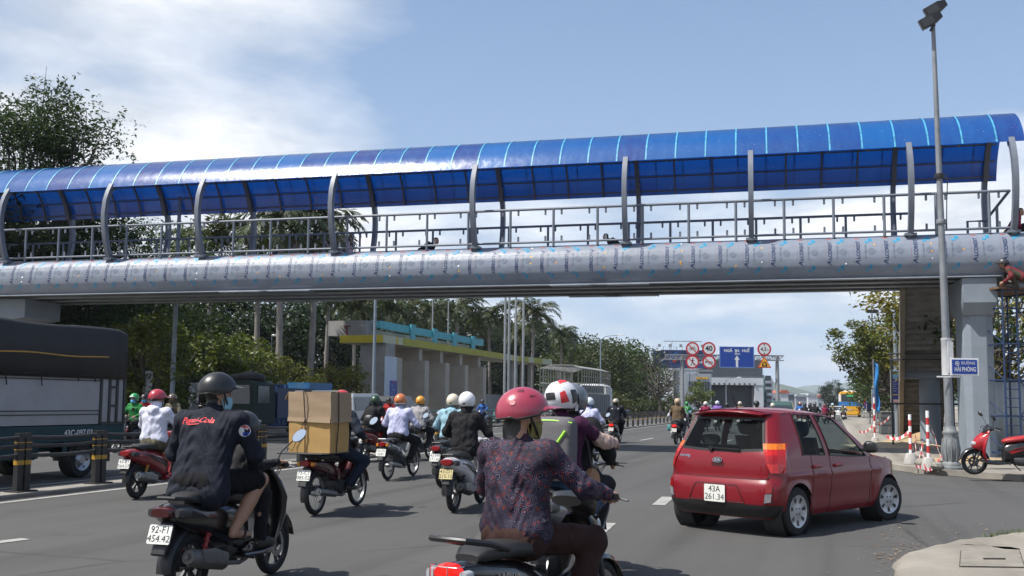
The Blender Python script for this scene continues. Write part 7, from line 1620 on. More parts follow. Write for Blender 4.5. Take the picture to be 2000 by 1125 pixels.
# doors with panes, handles
for s in (-1, 1):
    for (ya, yb, p0, p1, hy0) in ((D0, D1, PC, PB0, .46), (D1, D2, PB1, PA0, .98)):
        b = MB(); sidegrid(ya, yb, s, b); d = b.build('door', CARP, car, smooth=40)
        b = MB(); gpanel(p0, p1, 0.0, .935, s, b, 8, 8, -.006); b.build('window_pane', M_GLASS, d, smooth=60, fix=False)
        b = MB()
        for a, c in ((p0, p1),):
            e = [gp(a[0], a[1], k, s, .003) for k in np.linspace(0, .95, 8)] + [gp(a[0] + (c[0] - a[0]) * t, a[1] + (c[1] - a[1]) * t, .95, s, .003) for t in np.linspace(0, 1, 8)] + [gp(c[0], c[1], k, s, .003) for k in np.linspace(.95, 0, 8)] + [gp(c[0] + (a[0] - c[0]) * t, c[1] + (a[1] - c[1]) * t, 0.0, s, .003) for t in np.linspace(0, 1, 8)]
            for i in range(len(e) - 1): b.bar(e[i], e[i + 1], .006, .018, up=(s, 0, .3))
        b.build('window_seal', M_BLACK, d, smooth=0)
        b = MB(); p = sideS(hy0, .79); b.loft([sect(hy0 - .10 + .0, .79, .006, .012, x=s * (p[0] + .002)), sect(hy0 - .08, .79, .018, .02, x=s * (p[0] + .014)), sect(hy0 + .08, .79, .018, .02, x=s * (p[0] + .014)), sect(hy0 + .1, .79, .006, .012, x=s * (p[0] + .002))]); b.build('handle', CARP, d, smooth=40)
        b = MB()
        for yy in ((ya, yb) if ya == D0 else (yb,)):
            zs = np.linspace(zbot(yy) + .01, cub(yy, BELT), 14)
            for z0, z1 in zip(zs, zs[1:]): b.bar([v * (s if i == 0 else 1) for i, v in enumerate(sideS(yy, z0, .0015))], [v * (s if i == 0 else 1) for i, v in enumerate(sideS(yy, z1, .0015))], .007, .004, up=(s, 0, 0))
        b.build('panel_gap', M_BLACK, d, smooth=0)
    b = MB(); m0 = gp(1.72, 1.5, .06, s); b.loft([sect(1.58, 1.0, .03, .05, x=s * .85), sect(1.62, 1.0, .085, .075, x=s * .88), sect(1.70, .99, .08, .07, x=s * .88), sect(1.76, .98, .03, .03, x=s * .86)]); b.bar((s * .73, 1.68, .95), (s * .82, 1.67, .96), .06, .04); b.build('door_mirror', M_BLACK, car, smooth=50)
    b = MB(); b.loft([[(s * x, y, z) for x, y, z in ((.70, 2.42, .84), (.72, 2.44, .80), (.66, 2.62, .72), (.60, 2.74, .71), (.56, 2.72, .77), (.62, 2.56, .83))], [(s * (x + .01), y, z + .012) for x, y, z in ((.70, 2.42, .84), (.72, 2.44, .80), (.66, 2.62, .72), (.60, 2.74, .71), (.56, 2.72, .77), (.62, 2.56, .83))]]); b.build('headlight', M_CLEAR, car, smooth=30)
b = MB(); V = []
for j in range(9):
    k = j / 8
    for i in range(9):
        u = -1 + 2 * i / 8; p = gp(1.98, 1.26, k, 1); V.append((u * p[0], p[1] + .10 * (1 - u * u) * (1 - k * .5), p[2] + .05 * (1 - u * u) * k))
b.add(V, [(j * 9 + i, j * 9 + i + 1, (j + 1) * 9 + i + 1, (j + 1) * 9 + i) for j in range(8) for i in range(8)]); b.build('windscreen', M_GLASS, car, smooth=60, fix=False)
b = MB(); b.box(-.58, .58, -.33, 2.75, .2, .46); b.box(-.69, .69, .34, 2.04, .2, .34); b.box(-.66, .66, -.30, .0, .46, .78); b.box(-.64, .64, .35, 2.0, .34, .38); b.build('underbody', M_INT, car, smooth=0)
b = MB(); b.loft([sect(-.02, .62, .62, .06), sect(.45, .62, .62, .07)]); b.loft([[(x, y + e, z) for x, y, z in ((-.62, 0, .6), (.62, 0, .6), (.60, -.12, 1.03), (-.60, -.12, 1.03))] for e in (0, .1)])
for x in (-.36, .36): b.loft([sect(-.1, 1.10, .13, .07), sect(-.03, 1.10, .13, .07)] if False else [sect(-.14, 1.09, .12, .065, x=x), sect(-.07, 1.09, .12, .065, x=x)])
for x in (-.35, .35):
    b.loft([sect(.9, .55, .24, .08, x=x), sect(1.35, .58, .24, .08, x=x)]); b.loft([[(x + i * w_, y0 + e, z) for i, w_, y0, z in ((-1, .23, .92, .6), (1, .23, .92, .6), (1, .21, .74, 1.12), (-1, .21, .74, 1.12))] for e in (0, .11)]); b.loft([sect(.70, 1.22, .13, .09, x=x), sect(.80, 1.22, .14, .10, x=x)])
b.loft([sect(1.72, .80, .66, .07), sect(2.0, .80, .66, .08)]); b.build('seats', M_INT, car, smooth=40)
b = MB(); b.lathe([(.17 + .014 * math.cos(t), .014 * math.sin(t)) for t in np.linspace(0, 2 * PI, 9)[:-1]], 'y', (-.35, 1.52, .93), 24, loop=True); b.bar((-.5, 1.53, .93), (-.2, 1.53, .93), .03); b.build('steering_wheel', M_BLACK, car)
b = MB(); b.tube([(-.05, .02, 1.478), (-.05, -.0, 1.51), (-.05, -.13, 1.66)], [.014, .006, .003], k=6); b.build('aerial', M_BLACK, car)
def car_wheel(x, y, s, par, turn=0.0, r=.283, w_=.085):
    b = MB(); M = Matrix.Translation((x, y, r)) @ Matrix.Rotation(turn, 4, 'Z')
    b.lathe([(.19, -w_), (.24, -w_), (r - .012, -w_ + .012), (r, -w_ * .6), (r, w_ * .6), (r - .012, w_ - .012), (.24, w_), (.19, w_)], 'x', k=44, loop=True); b.xf(M); wo = b.build('wheel', M_RUB, par, smooth=40)
    b = MB(); b.lathe([(.196, s * w_ * .9), (.19, s * w_ * 1.06), (.175, s * w_ * .98), (.10, s * w_ * .86), (.06, s * w_ * .95), (0, s * w_ * .98)], 'x', k=40); b.lathe([(.19, -w_ * .8), (.19, w_ * .8)], 'x', k=30)
    b.xf(M); b0_ = b; b = MB()
    for i in range(7):
        a = 2 * PI * i / 7 + .2
        q = [(.168, -.16), (.168, .16), (.105, .13), (.105, -.13)]; b.add([(s * (w_ * (.985 if r_ > .12 else .90) + .001), r_ * math.cos(a + d), r_ * math.sin(a + d)) for r_, d in q], [(0, 1, 2, 3)])
    for i in range(4): a = PI / 4 + PI / 2 * i; b.lathe([(.012, 0), (.012, s * .004), (0, s * .004)], 'x', (s * w_ * .93, .045 * math.cos(a), .045 * math.sin(a)), 8)
    b.xf(M); b0_.add(b.v, b.f, 1); b0_.build('hubcap', [M_HUB, M_BLACK], wo, smooth=40); return wo
for s in (-1, 1): car_wheel(s * .695, 0, s, car); car_wheel(s * .695, 2.385, s, car, rad(-14))
for s in (-1, 1):
    for yw in (0, 2.385): b = MB(); b.lathe([(.345, 0), (.345, -.26)], 'x', (s * .76 if s > 0 else -.5, yw, .28), 30); b.build('wheel_housing', M_INT, car, smooth=40)
# ------------------------------------------------------------------ trucks and other vehicles
def truck_wheel(par, x, y, s, r=.34, w_=.12, hub=True):
    b = MB(); b.lathe([(r * .6, -w_), (r * .92, -w_), (r, -w_ * .7), (r, w_ * .7), (r * .92, w_), (r * .6, w_)], 'x', (x, y, r), 28, loop=True); wo = b.build('wheel', M_RUB, par, smooth=40)
    b = MB(); b.lathe([(r * .62, s * w_), (r * .5, s * w_ * .8), (r * .35, s * w_ * .6), (r * .2, s * w_ * .9), (0, s * w_ * .9)], 'x', (x, y, r), 24)
    for i in range(6): a = PI / 3 * i; b.add([(x + s * (w_ * .72 + .012), y + r * .43 * math.cos(a) + r * .07 * math.cos(t), r + r * .43 * math.sin(a) + r * .07 * math.sin(t)) for t in np.linspace(0, 2 * PI, 9)[:-1]], [tuple(range(8))], 1)
    b.build('rim', [M_HUB, M_BLACK], wo, smooth=40)
M_TARP = mat('tarpaulin', (0.016, 0.016, 0.018), .65, var=.25, scale=3, bump=.35, bscale=6); M_TEAL = mat('truck_teal_dark', (.010, .040, .05), .55, var=.15, spec=.3); M_DOORW = mat('panel_offwhite', (.28, .28, .29), .6, var=.15, scale=2, dirt=(.2, .2, .19))
def onP(px, t): return onT(px, t)
pR = onT(243, 13.7); sR = pR.dot(DV)
tk = thing('tarpaulin_truck', 'dark truck with black tarpaulin cover, white side boards and pale lower wheels', 'truck', RT(sR, 13.7 + 1.0), HD + 180)
# local: y towards the camera (front), x away from the road median is negative... left side of the truck faces us
LX = 1.0   # outer side facing the median lies at local x = +1? resolved below
sgn = 1 if (Matrix.Rotation(-rad(HD + 180), 3, 'Z') @ Vector((1, 0, 0))).dot(NL) < 0 else -1
X = sgn * 1.0
def bx_(b, xa, xb, y0, y1, z0, z1, m=0): b.box(min(xa, xb), max(xa, xb), y0, y1, z0, z1, m)
b = MB(); n = 26; L0, L1_ = 0.02, 5.6
secs = []
for i in range(n + 1):
    y = L0 + (L1_ - L0) * i / n; q = .02 * math.sin(i * 1.9) + .012 * math.sin(i * .8); top = 2.9 - .05 * (i == 0) + .02 * math.sin(i * .45)
    secs.append([(-1.04, y, 1.9), (-1.05 + q, y, 2.4), (-1.035, y, top - .06), (-.99, y, top - .005), (-.4, y, top + .02 + q), (.4, y, top + .02 - q), (.99, y, top - .005), (1.035, y, top - .06), (1.05 + q, y, 2.4), (1.045 - q, y, 2.1), (1.035, y, 1.98)])
b.loft(secs, closed=False); b.add([secs[0][k] for k in range(11)], [tuple(range(11))]); b.build('tarpaulin', M_TARP, tk, smooth=50, solid=.01)
b = MB(); b.tube([(X * 1.095, y, 2.32 + .015 * math.sin(y * 3)) for y in np.linspace(.62, 5.6, 20)], .014, k=5); b.build('rope', mat('yellow_rope', (.45, .26, .05), .7), tk)
b = MB(); bx_(b, -1.0, 1.0, .03, 5.6, 1.02, 1.98); b.build('side_board', M_DOORW, tk, smooth=0)
b = MB()
for z in (1.2, 1.27, 1.85): bx_(b, X * 1.001, X * 1.012, .7, 5.6, z, z + .02)
for z0, z1 in ((1.0, 1.06), (1.92, 1.99)): bx_(b, X * 1.0, X * 1.03, .0, .72, z0, z1 + .3 * (z1 > 1.5))
for y in (0.0, .21, .42, .66): bx_(b, X * 1.0, X * 1.03, y, y + .055, 1.0, 2.25)
for z in (1.35, 1.72): bx_(b, X * 1.0, X * 1.028, .24, .42, z, z + .05)
b.build('board_frame', M_DARKM, tk, smooth=0)
b = MB(); bx_(b, -.99, .99, 0.06, .66, 1.06, 2.22); b.build('rear_panel', M_DOORW, tk, smooth=0)
for y in (1.05, 1.5, 2.4, 3.2, 4.1): b = MB(); b.tube([(X * 1.05, y, 1.98), (X * 1.055, y - .12, 1.93), (X * 1.055, y - .15, 1.84 - .1 * (y > 2))], .012, k=5); b.tube([(X * 1.05, y, 1.98), (X * 1.055, y + .3, 1.95)], .009, k=5); b.build('tie_rope', M_BLACK, tk)
b = MB(); bx_(b, -1.02, 1.02, 0, 5.6, .70, 1.0); bx_(b, -.5, .5, .3, 7.2, .5, .7); bx_(b, X * .95, X * 1.0, 1.5, 1.6, .5, .7); bx_(b, X * .8, X * 1.0, 2.2, 3.1, .42, .68); b.build('chassis', M_TEAL, tk, smooth=0, bevel=.01)
b = MB(); b.text('43C-097.03', .155, lambda x, z: (X * 1.024, 1.25 + (x if sgn > 0 else -x), .86 + z), 0, fat=.02)
b.build('lettering', mat('letter_white', (.55, .55, .55), .6), tk, smooth=0)
for y in (1.05, 4.6):
    for s in (-1, 1): truck_wheel(tk, s * .82, y, s, .335, .15)
b = MB()
for s in (-1, 1): arc_strip(b, 1.05, .335, .42, rad(0), rad(180), .2, n=10); b.v = [(v[0] + (s * .82 if k >= (0 if s < 0 else len(b.v) // 2) and (s < 0 or k >= len(b.v) // 2) else 0), v[1], v[2]) for k, v in enumerate(b.v)] if s < 0 else b.v
bx_(b, X * .6, X * 1.0, .35, .42, .28, .72); b.build('mud_guard', M_BLACK, tk)
b = MB(); b.loft([[(x * w_, y, z) for x, z in ((-1, .5), (1, .5), (1, z1), (-1, z1))] for y, w_, z1 in ((5.75, .95, 2.2), (7.0, .95, 2.15), (7.3, .92, 1.4))]); b.build('cab', M_TEAL, tk, smooth=0, bevel=.05)
# caged truck beyond the median
cg = thing('cage_truck', 'grey truck with open tubular cage body and white cab behind the median fence', 'truck', RT(at(1090, 790, 55).dot(DV), 14.6), HD)
b = MB(); CL, CWD, CZ0, CZ1 = 7.2, 1.22, 1.0, 3.45
b.box(-CWD, CWD, 0, CL, CZ0 - .15, CZ0)
for s in (-1, 1): b.box(s * CWD - .02, s * CWD + .02, 0, CL, CZ0, 2.05)
b.box(-CWD + .021, CWD - .021, -.02, .02, CZ0, 2.05)
for i in range(13):
    for s in (-1, 1): b.box(s * (CWD + .021), s * (CWD + .05), i * .55, i * .55 + .06, CZ0, 2.05)
for x in np.linspace(-1.1, 1.1, 7): b.box(x - .03, x + .03, -.05, -.021, CZ0, 2.05)
b.build('cargo_box', mat('truck_grey_panel', (.16, .17, .18), .55, var=.2), cg, smooth=0)
b = MB()
for i in range(14):
    y = CL * i / 13
    for s in (-1, 1): b.tube([(s * CWD, y, 2.0), (s * CWD, y, CZ1)], .022, k=5)
    b.tube([(-CWD, y, CZ1), (-.6, y, CZ1 + .18), (.6, y, CZ1 + .18), (CWD, y, CZ1)], .02, k=5)
for s in (-1, 1):
    for z in (2.5, 3.0, CZ1): b.tube([(s * CWD, 0, z), (s * CWD, CL, z)], .022, k=5)
for x in np.linspace(-1.0, 1.0, 6): b.tube([(x, 0, 2.0), (x, 0, CZ1 + .12)], .02, k=5)
for z in (2.6, CZ1): b.tube([(-CWD, 0, z), (CWD, 0, z)], .024, k=5)
for x in (-.6, 0, .6): b.tube([(x, 0, CZ1 + .18), (x, CL, CZ1 + .18)], .018, k=5)
b.build('cage', mat('cage_grey', (.15, .155, .16), .6, .1), cg)
b = MB(); b.loft([sect(CL + .15, 1.65, .98, .98, 6), sect(CL + .4, 1.68, 1.0, 1.06, 6), sect(CL + 1.7, 1.65, 1.0, 1.03, 6), sect(CL + 2.0, 1.4, .95, .75, 5)]); cb2 = b.build('cab', mat('cab_white', (.5, .5, .5), .5), cg, smooth=40)
b = MB(); b.box(-.75, .75, CL + .10, CL + .148, 2.15, 2.6); b.build('window', M_GLZ, cb2, smooth=0)
for y in (1.6, CL + .9):
    for s in (-1, 1): truck_wheel(cg, s * .98, y, s, .46, .16)
b = MB(); b.box(-.9, .9, 0, CL, .7, .84); b.build('chassis', M_DARKM, cg, smooth=0)
# dark green truck parked on the far side, facing us, with blue skip behind
p = onT(452, 22.2); gt = thing('parked_truck', 'dark green lorry facing the road with a black bundle on its cab roof', 'truck', p, HD + 180)
DG = mat('lorry_green', (.010, .024, .022), .6, var=.2, spec=.25)
b = MB(); b.loft([[(x * w_, y, z) for x, z in ((-1, .55), (1, .55), (1, 1.35), (.94, 2.15), (.8, 2.25), (-.8, 2.25), (-.94, 2.15), (-1, 1.35))] for y, w_ in ((0.02, .98), (-1.55, 1.0))]); cab = b.build('cab', DG, gt, smooth=20, bevel=.04)
b = MB(); b.add([(-.86, .035, 1.36), (.86, .035, 1.36), (.80, .03, 2.08), (-.80, .03, 2.08)], [(0, 1, 2, 3)]); b.build('windscreen', M_GLZ, cab, smooth=0, solid=.01)
for s in (-1, 1): b = MB(); b.add([(s * 1.0, -.25, 1.38), (s * 1.0, -1.1, 1.38), (s * .955, -1.1, 2.05), (s * .955, -.35, 2.05)], [(0, 1, 2, 3)]); b.build('side_window', M_GLZ, cab, smooth=0, solid=.02)
b = MB(); b.box(-.95, .95, .03, .16, .55, .82); b.build('bumper', mat('bumper_bronze', (.12, .09, .04), .5), gt, smooth=0, bevel=.02)
b = MB(); b.box(-.45, .45, .025, .06, .9, 1.15); b.box(-.3, .3, .06, .07, .96, 1.0); b.build('grille', M_DARKM, gt, smooth=0)
for s in (-1, 1): b = MB(); b.loft([sect(.02, .95, .18, .11, x=s * .7), sect(.06, .95, .16, .09, x=s * .7)]); b.build('headlight', mat('lens_amber', (.25, .17, .06), .2), gt)
for y in (-.75, -3.2):
    for s in (-1, 1): truck_wheel(gt, s * .85, y, s, .38, .13)
b = MB(); b.box(-1.0, 1.0, -4.6, -1.7, .8, 2.0); b.build('cargo_box', mat('lorry_blue_dark', (.01, .03, .09), .5), gt, smooth=0)
b = MB(); b.ball((-.3, -.8, 2.35), (.62, .5, .28), k=14, n=8); b.ball((.2, -.75, 2.32), (.5, .45, .22), k=12, n=8); b.build('bundle', M_TARP, gt)
p = onT(560, 25.0); o = thing('blue_container', 'blue container skip behind the dark green lorry', 'container', p, HD); b = MB()
b.box(-1.6, .3, -.6, 1.9, .15, 2.25); 
for i in range(4): b.box(-1.5 + i * .5, -1.5 + i * .5 + .1, -.66, -.6, .2, 2.2)
b.build('body', mat('container_blue', (.015, .06, .16), .5, var=.25, scale=2, dirt=(.10, .09, .08)), o, smooth=0)
b = MB(); b.box(.31, 1.5, -.5, 1.7, .15, 2.35); b.build('side_box', mat('container_blue_light', (.02, .12, .28), .5, var=.25, scale=2, dirt=(.12, .12, .1)), o, smooth=0)
def car_simple(label, loc, head, col, kind='sedan', plate_m=None, name='parked_car', cat='car', group=None):
    o = thing(name, label, cat, loc, head, group); m = paint('car_%d_%d_%d' % tuple(int(v * 255) for v in col), col, .25); b = MB()
    if kind == 'van': pf = [(-2.1, .35), (-2.15, .9), (-2.1, 1.6), (-1.95, 1.88), (.9, 1.9), (1.6, 1.2), (2.15, .95), (2.2, .35)]; ww = [(-1.95, 1.0), (-1.9, 1.7), (.7, 1.72), (1.35, 1.2), (1.3, 1.05)]
    elif kind == 'suv': pf = [(-2.1, .4), (-2.2, 1.0), (-2.1, 1.5), (-1.8, 1.78), (.3, 1.8), (1.0, 1.2), (2.1, 1.05), (2.2, .45)]; ww = [(-1.9, 1.1), (-1.7, 1.62), (.2, 1.64), (.8, 1.18)]
    else: pf = [(-2.15, .35), (-2.2, .85), (-1.6, .98), (-1.1, 1.42), (.2, 1.45), (.95, .98), (2.1, .82), (2.2, .35)]; ww = [(-1.45, 1.0), (-1.0, 1.34), (.15, 1.37), (.75, 1.0)]
    n = len(pf); secs = []
    for x, ins in ((-.86, 1), (-.80, 0), (.80, 0), (.86, 1)): secs.append([(x * (1 if z < 1.0 else 1 - .22 * (z - 1)), y * (1 if not ins else .985), z - (.02 if ins and z > .5 else 0)) for y, z in pf])
    b.loft(secs); bo_ = b.build('body', m, o, smooth=30)
    for s in (-1, 1): b = MB(); b.add([(s * .872 * (1 - .24 * max(0, z - 1)), y, z) for y, z in ww], [tuple(range(len(ww)))]); b.build('side_window', M_GLZ, bo_, smooth=0, solid=.01)
    fz = 1.05; i = [k for k in range(n) if pf[k][1] > 1.3]
    a, c = pf[i[0] - 1], pf[i[0]]; b = MB(); b.add([(x * .68, a[0] + (c[0] - a[0]) * t - .012, a[1] + (c[1] - a[1]) * t + .01) for x, t in ((-1.0, .12), (1.0, .12), (.92, .9), (-.92, .9))], [(0, 1, 2, 3)]); b.build('rear_window', M_GLZ, bo_, smooth=0, solid=.01)
    a, c = pf[i[-1]], pf[i[-1] + 1]; b = MB(); b.add([(x * .68, a[0] + (c[0] - a[0]) * t + .012, a[1] + (c[1] - a[1]) * t + .01) for x, t in ((-.92, .1), (.92, .1), (1, .9), (-1, .9))], [(0, 1, 2, 3)]); b.build('windscreen', M_GLZ, bo_, smooth=0, solid=.01)
    for s in (-1, 1):
        b = MB(); b.box(s * .68 - .15, s * .68 + .15, -2.22, -2.1, .72, .86); b.build('tail_lamp', M_TRED, o, smooth=0); b = MB(); b.box(s * .66 - .17, s * .66 + .17, 2.08, 2.2, .66, .78); b.build('headlight', M_CLEAR, o, smooth=0)
        for y in (-1.35, 1.35): truck_wheel(o, s * .76, y, s, .31, .1)
    b = MB(); b.box(-.25, .25, -2.235, -2.2, .55, .68); b.box(-.25, .25, 2.2, 2.225, .45, .56); b.build('number_plate', M_PLATE, o, smooth=0); return o
car_simple('silver minivan parked behind the boxes before the canopy building', onT(700, 24.2), HD, (.42, .44, .46), 'van', group='cars parked on the far side')
car_simple('white sedan parked before the white panel wall', onT(738, 23.6) + DV * 3, HD, (.6, .6, .62), 'sedan', group='cars parked on the far side')
car_simple('black car parked before the canopy pylons', onT(775, 23.4), HD, (.015, .015, .018), 'suv', group='cars parked on the far side')
car_simple('small white car far ahead beside the bus', at(1637, 845, 100).xy.to_3d(), 20, (.6, .6, .6), 'sedan', name='far_car')
car_simple('dark car far ahead over the red car roof', at(1530, 845, 75).xy.to_3d(), 19, (.03, .07, .06), 'suv', name='far_car')
# bus
bs = thing('city_bus', 'yellow city bus with blue band seen from the rear down the road', 'bus', at(1661, 845, 116).xy.to_3d(), 19)
BY = mat('bus_yellow', (.62, .33, .02), .4, var=.08); BB = mat('bus_blue', (.03, .16, .42), .4)
b = MB(); b.loft([sect(0, 1.75, 1.18, 1.35, 7), sect(.15, 1.75, 1.25, 1.42, 7), sect(8.8, 1.75, 1.25, 1.42, 7), sect(9, 1.7, 1.2, 1.3, 7)]); bo_ = b.build('body', BY, bs, smooth=40)
b = MB(); b.box(-1.262, 1.262, -.02, 8.9, 1.45, 1.95); b.build('blue_band', BB, bo_, smooth=0)
b = MB(); b.box(-1.262, -1.0, -.03, .3, 1.96, 2.8); b.box(1.0, 1.262, -.03, .3, 1.96, 2.8); b.loft([sect(.1, 3.18, .7, .14, 4), sect(2.5, 3.18, .7, .14, 4)]); b.build('white_corner', M_WHITE, bo_, smooth=0)
b = MB(); b.box(-.95, .95, -.035, .1, 2.0, 2.85); rw = b.build('rear_window', M_GLZ, bs, smooth=0)
b = MB(); b.box(-.3, .5, -.05, -.036, 2.58, 2.74); b.build('sign_display', mat('display_green', (.05, .5, .2), .5, var=0, emit=.4), rw, smooth=0)
b = MB(); b.box(-1.18, 1.18, -.06, .05, .45, .62); b.box(-.5, .5, -.04, .01, 1.05, 1.12); b.build('bumper', BY, bo_, smooth=0)
b = MB(); b.box(-.25, .25, -.05, .02, .95, 1.02); b.build('number_plate', M_PLATE, bo_, smooth=0)
for s in (-1, 1): b = MB(); b.box(s * 1.05 - .1, s * 1.05 + .1, -.05, .05, .8, 1.3); b.build('tail_lamp', M_TRED, bo_, smooth=0)
for y in (2.0, 7.0):
    for s in (-1, 1): truck_wheel(bs, s * 1.08, y, s, .45, .14)

# ------------------------------------------------------------------ median fence and guard rail
fn = thing('median_fence', 'black post and rail median fence with yellow reflective bands', 'fence', RT(0, 12.15), HD)
M_FP = mat('fence_black', (.022, .022, .023), .55, var=.25, scale=6, dirt=(.06, .055, .05)); M_FY = mat('fence_yellow', (.42, .24, .03), .5, var=.25, scale=18)
s1 = onT(50, 12.15).dot(DV); s2 = onT(199, 12.15).dot(DV); stp = s2 - s1; i = 0; ss = []
q = s1 - 2 * stp
while q < 78: ss.append(q); q += stp
def fpost(y, first):
    b = MB()
    for dy in (-.075, .075): b.box(-.045, .045, y + dy - .055, y + dy + .055, .03, .95); b.box(-.05, .05, y + dy - .06, y + dy + .06, .95, .965)
    b.box(-.14, .14, y - .2, y + .2, .048, .07)
    for dy in (-.075, .075):
        for z0, z1 in ((.47, .54), (.70, .715), (.81, .825)): b.box(-.048, .048, y + dy - .058, y + dy + .058, z0, z1, 1)
    b.build('post', [M_FP, M_FY], fn, smooth=0)
for k, y in enumerate(ss): fpost(y, k == 0)
for z in (.62, .77, .90):
    b = MB(); rng = random.Random(int(z * 10)); pts = []
    for y in np.linspace(ss[0], ss[-1], 160): pts.append((0, y, z - .02 * abs(math.sin((y - ss[0]) / stp * PI)) * (1.4 if y < 24 else .6)))
    b.tube(pts, .032, k=8); b.build('rail', M_FP, fn)
gr = thing('guard_rail', 'teal green metal guard rail on the far side beyond the median fence', 'guard rail', RT(52, 22.5), HD); b = MB()
GL = 75
for z in (.95, .55): b.tube([(0, 0, z), (0, GL, z)], .05, k=6)
b.build('rail', mat('rail_teal', (.05, .16, .16), .5, var=.2), gr); b = MB()
for i in range(38): b.bar((0, i * 2, .05), (.0, i * 2 + .4, .98), .07, .05); b.bar((0, i * 2 + .8, .98), (0, i * 2 + .4, .05), .05, .04)
b.build('lattice', MATS['rail_teal'], gr, smooth=0)
p = onT(1358, 9.0); o = thing('planter_wall', 'low beige concrete planter wall at the median end', 'wall', at(1358, 800, 84).xy.to_3d(), 0); b = MB(); b.box(-1.2, 3.6, 0, .6, 0, 1.0); b.box(-1.25, 3.65, -.05, .65, 1.0, 1.06); b.build('wall', M_PAVE, o, smooth=0)
# banners and boards standing under the trees at left
for k, (px, h_, w_, lab) in enumerate(((287, 2.6, .35, 'white upright board left of the grey lamp post'), (378, 2.2, .4, 'pale blue upright board right of the grey lamp post'), (341, 2.0, .3, 'thin white upright board behind the lamp post foot'))):
    o = thing('upright_board', lab, 'board', onT(px, 25.5), 0, 'upright boards under the roadside trees'); b = MB(); b.box(-w_ / 2, w_ / 2, -.02, .02, .5, h_); b.tube([(0, .04, 0.1), (0, .04, h_)], .03); b.build('board', mat('board_pale', (.4, .42, .46), .6), o, smooth=0)

# ------------------------------------------------------------------ right-hand pavement
def zpav(px, py): return G(px, py, .125)
lp = zpav(1858, 917); lo = thing('light_mast', 'tall grey light mast with ornate cast base and twin flood lights', 'light mast', lp)
M_MAST = mat('mast_grey', (.19, .205, .225), .55, .2, var=.25, scale=4, dirt=(.18, .18, .175))
b = MB(); b.lathe([(.24, 0), (.24, .06), (.20, .08), (.20, .14), (.155, .18), (.17, .3), (.195, .45), (.19, .55), (.165, .66), (.14, .75), (.165, .80), (.165, .84), (.13, .88), (.115, .96), (0, .97)], 'z', k=20)
for i in range(10): a = 2 * PI * i / 10; b.tube([(.17 * math.cos(a), .17 * math.sin(a), .2), (.197 * math.cos(a), .197 * math.sin(a), .45), (.165 * math.cos(a), .165 * math.sin(a), .68)], .014, k=5)
b.build('cast_base', mat('cast_iron_grey', (.16, .17, .175), .6, var=.3, scale=9, bump=.2), lo, smooth=50)
topm = at(1812, 52, lp.y); tx, tz = topm.x - lp.x, topm.z - .125
b = MB(); zs_ = np.linspace(.95, tz, 12); b.tube([(tx * .5 * (z / tz), 0, z) for z in zs_], [.10 - .055 * z / tz for z in zs_], k=14)
for z in (2.9, 5.6): b.lathe([(.10, -.05), (.11, 0), (.10, .05)], 'z', (tx * .5 * z / tz, 0, z), 14)
b.build('pole', M_MAST, lo)
tx *= .5
b = MB(); b.lathe([(.112, 0), (.112, .78), (.118, .79), (.118, .83), (.1, .83)], 'z', (tx * 2.5 / tz, 0, 2.1), 12); b.box(-.06, .06, -.14, -.11, 2.15, 2.85); b.build('cable_wrap', mat('wrap_white', (.48, .49, .5), .6, var=.15), lo)
b = MB(); b.bar((tx - .05, 0, tz - .1), (tx + .02, 0, tz + .05), .07); b.bar((tx - .12, .1, tz), (tx + .12, -.12, tz + .42), .05); b.bar((tx - .25, .0, tz + .1), (tx + .05, -.1, tz + .5), .03); b.build('bracket', M_DARKM, lo)
for dz_, dx_ in ((0.10, -.06), (.38, .06)):
    b = MB(); M = Matrix.Translation((tx + dx_ - .05, -.1, tz + dz_)) @ Matrix.Rotation(rad(-28), 4, 'Y') @ Matrix.Rotation(rad(-18), 4, 'Z')
    b.box(-.24, .1, -.12, .04, -.12, .12); b.loft([[(.1, -.12, -.12), (.1, .04, -.12), (.1, .04, .12), (.1, -.12, .12)], [(.26, -.08, -.07), (.26, .02, -.07), (.26, .02, .07), (.26, -.08, .07)]]); b.xf(M); fl = b.build('flood_light', M_BLACK, lo, smooth=20)
    b = MB(); b.box(-.20, .06, -.128, -.121, -.09, .09); b.xf(M); b.build('lens', mat('flood_lens', (.03, .035, .04), .15), fl, smooth=0)
b = MB(); cb0 = (tx * 6.6 / tz, 0, 6.65); b.lathe([(.10, -.06), (.11, 0), (.10, .06)], 'z', cb0, 12); b.tube([(cb0[0] + .1, 0, 6.7), (cb0[0] + .17, 0, 6.72), (cb0[0] + .18, 0, 6.5), (cb0[0] + .15, 0, 6.0), (cb0[0] + .13, 0, 5.4)], .012, k=5); b.build('cable', M_BLACK, lo)
sp_ = at(1883, 716.5, lp.y - .12); o = thing('street_sign', 'blue street name sign with white rim fixed to the light mast', 'street sign', sp_, -2); b = MB(); b.box(-.32, .32, -.02, .02, -.195, .195); b.box(-.62, -.1, -.0, .02, -.24, -.21); pb = b.build('plate', M_WHITE, o, smooth=0)
b = MB(); b.box(-.285, .285, -.027, -.021, -.16, .16); b.build('face', M_BLUE, pb, smooth=0)
b = MB(); b.text('ĐƯỜNG', .085, lambda x, z: (x + .08, -.032, z + .08), 0, fat=.01); b.text('HẢI PHÒNG', .135, lambda x, z: (x * .66 + .01, -.032, z - .06), 0, fat=.02)
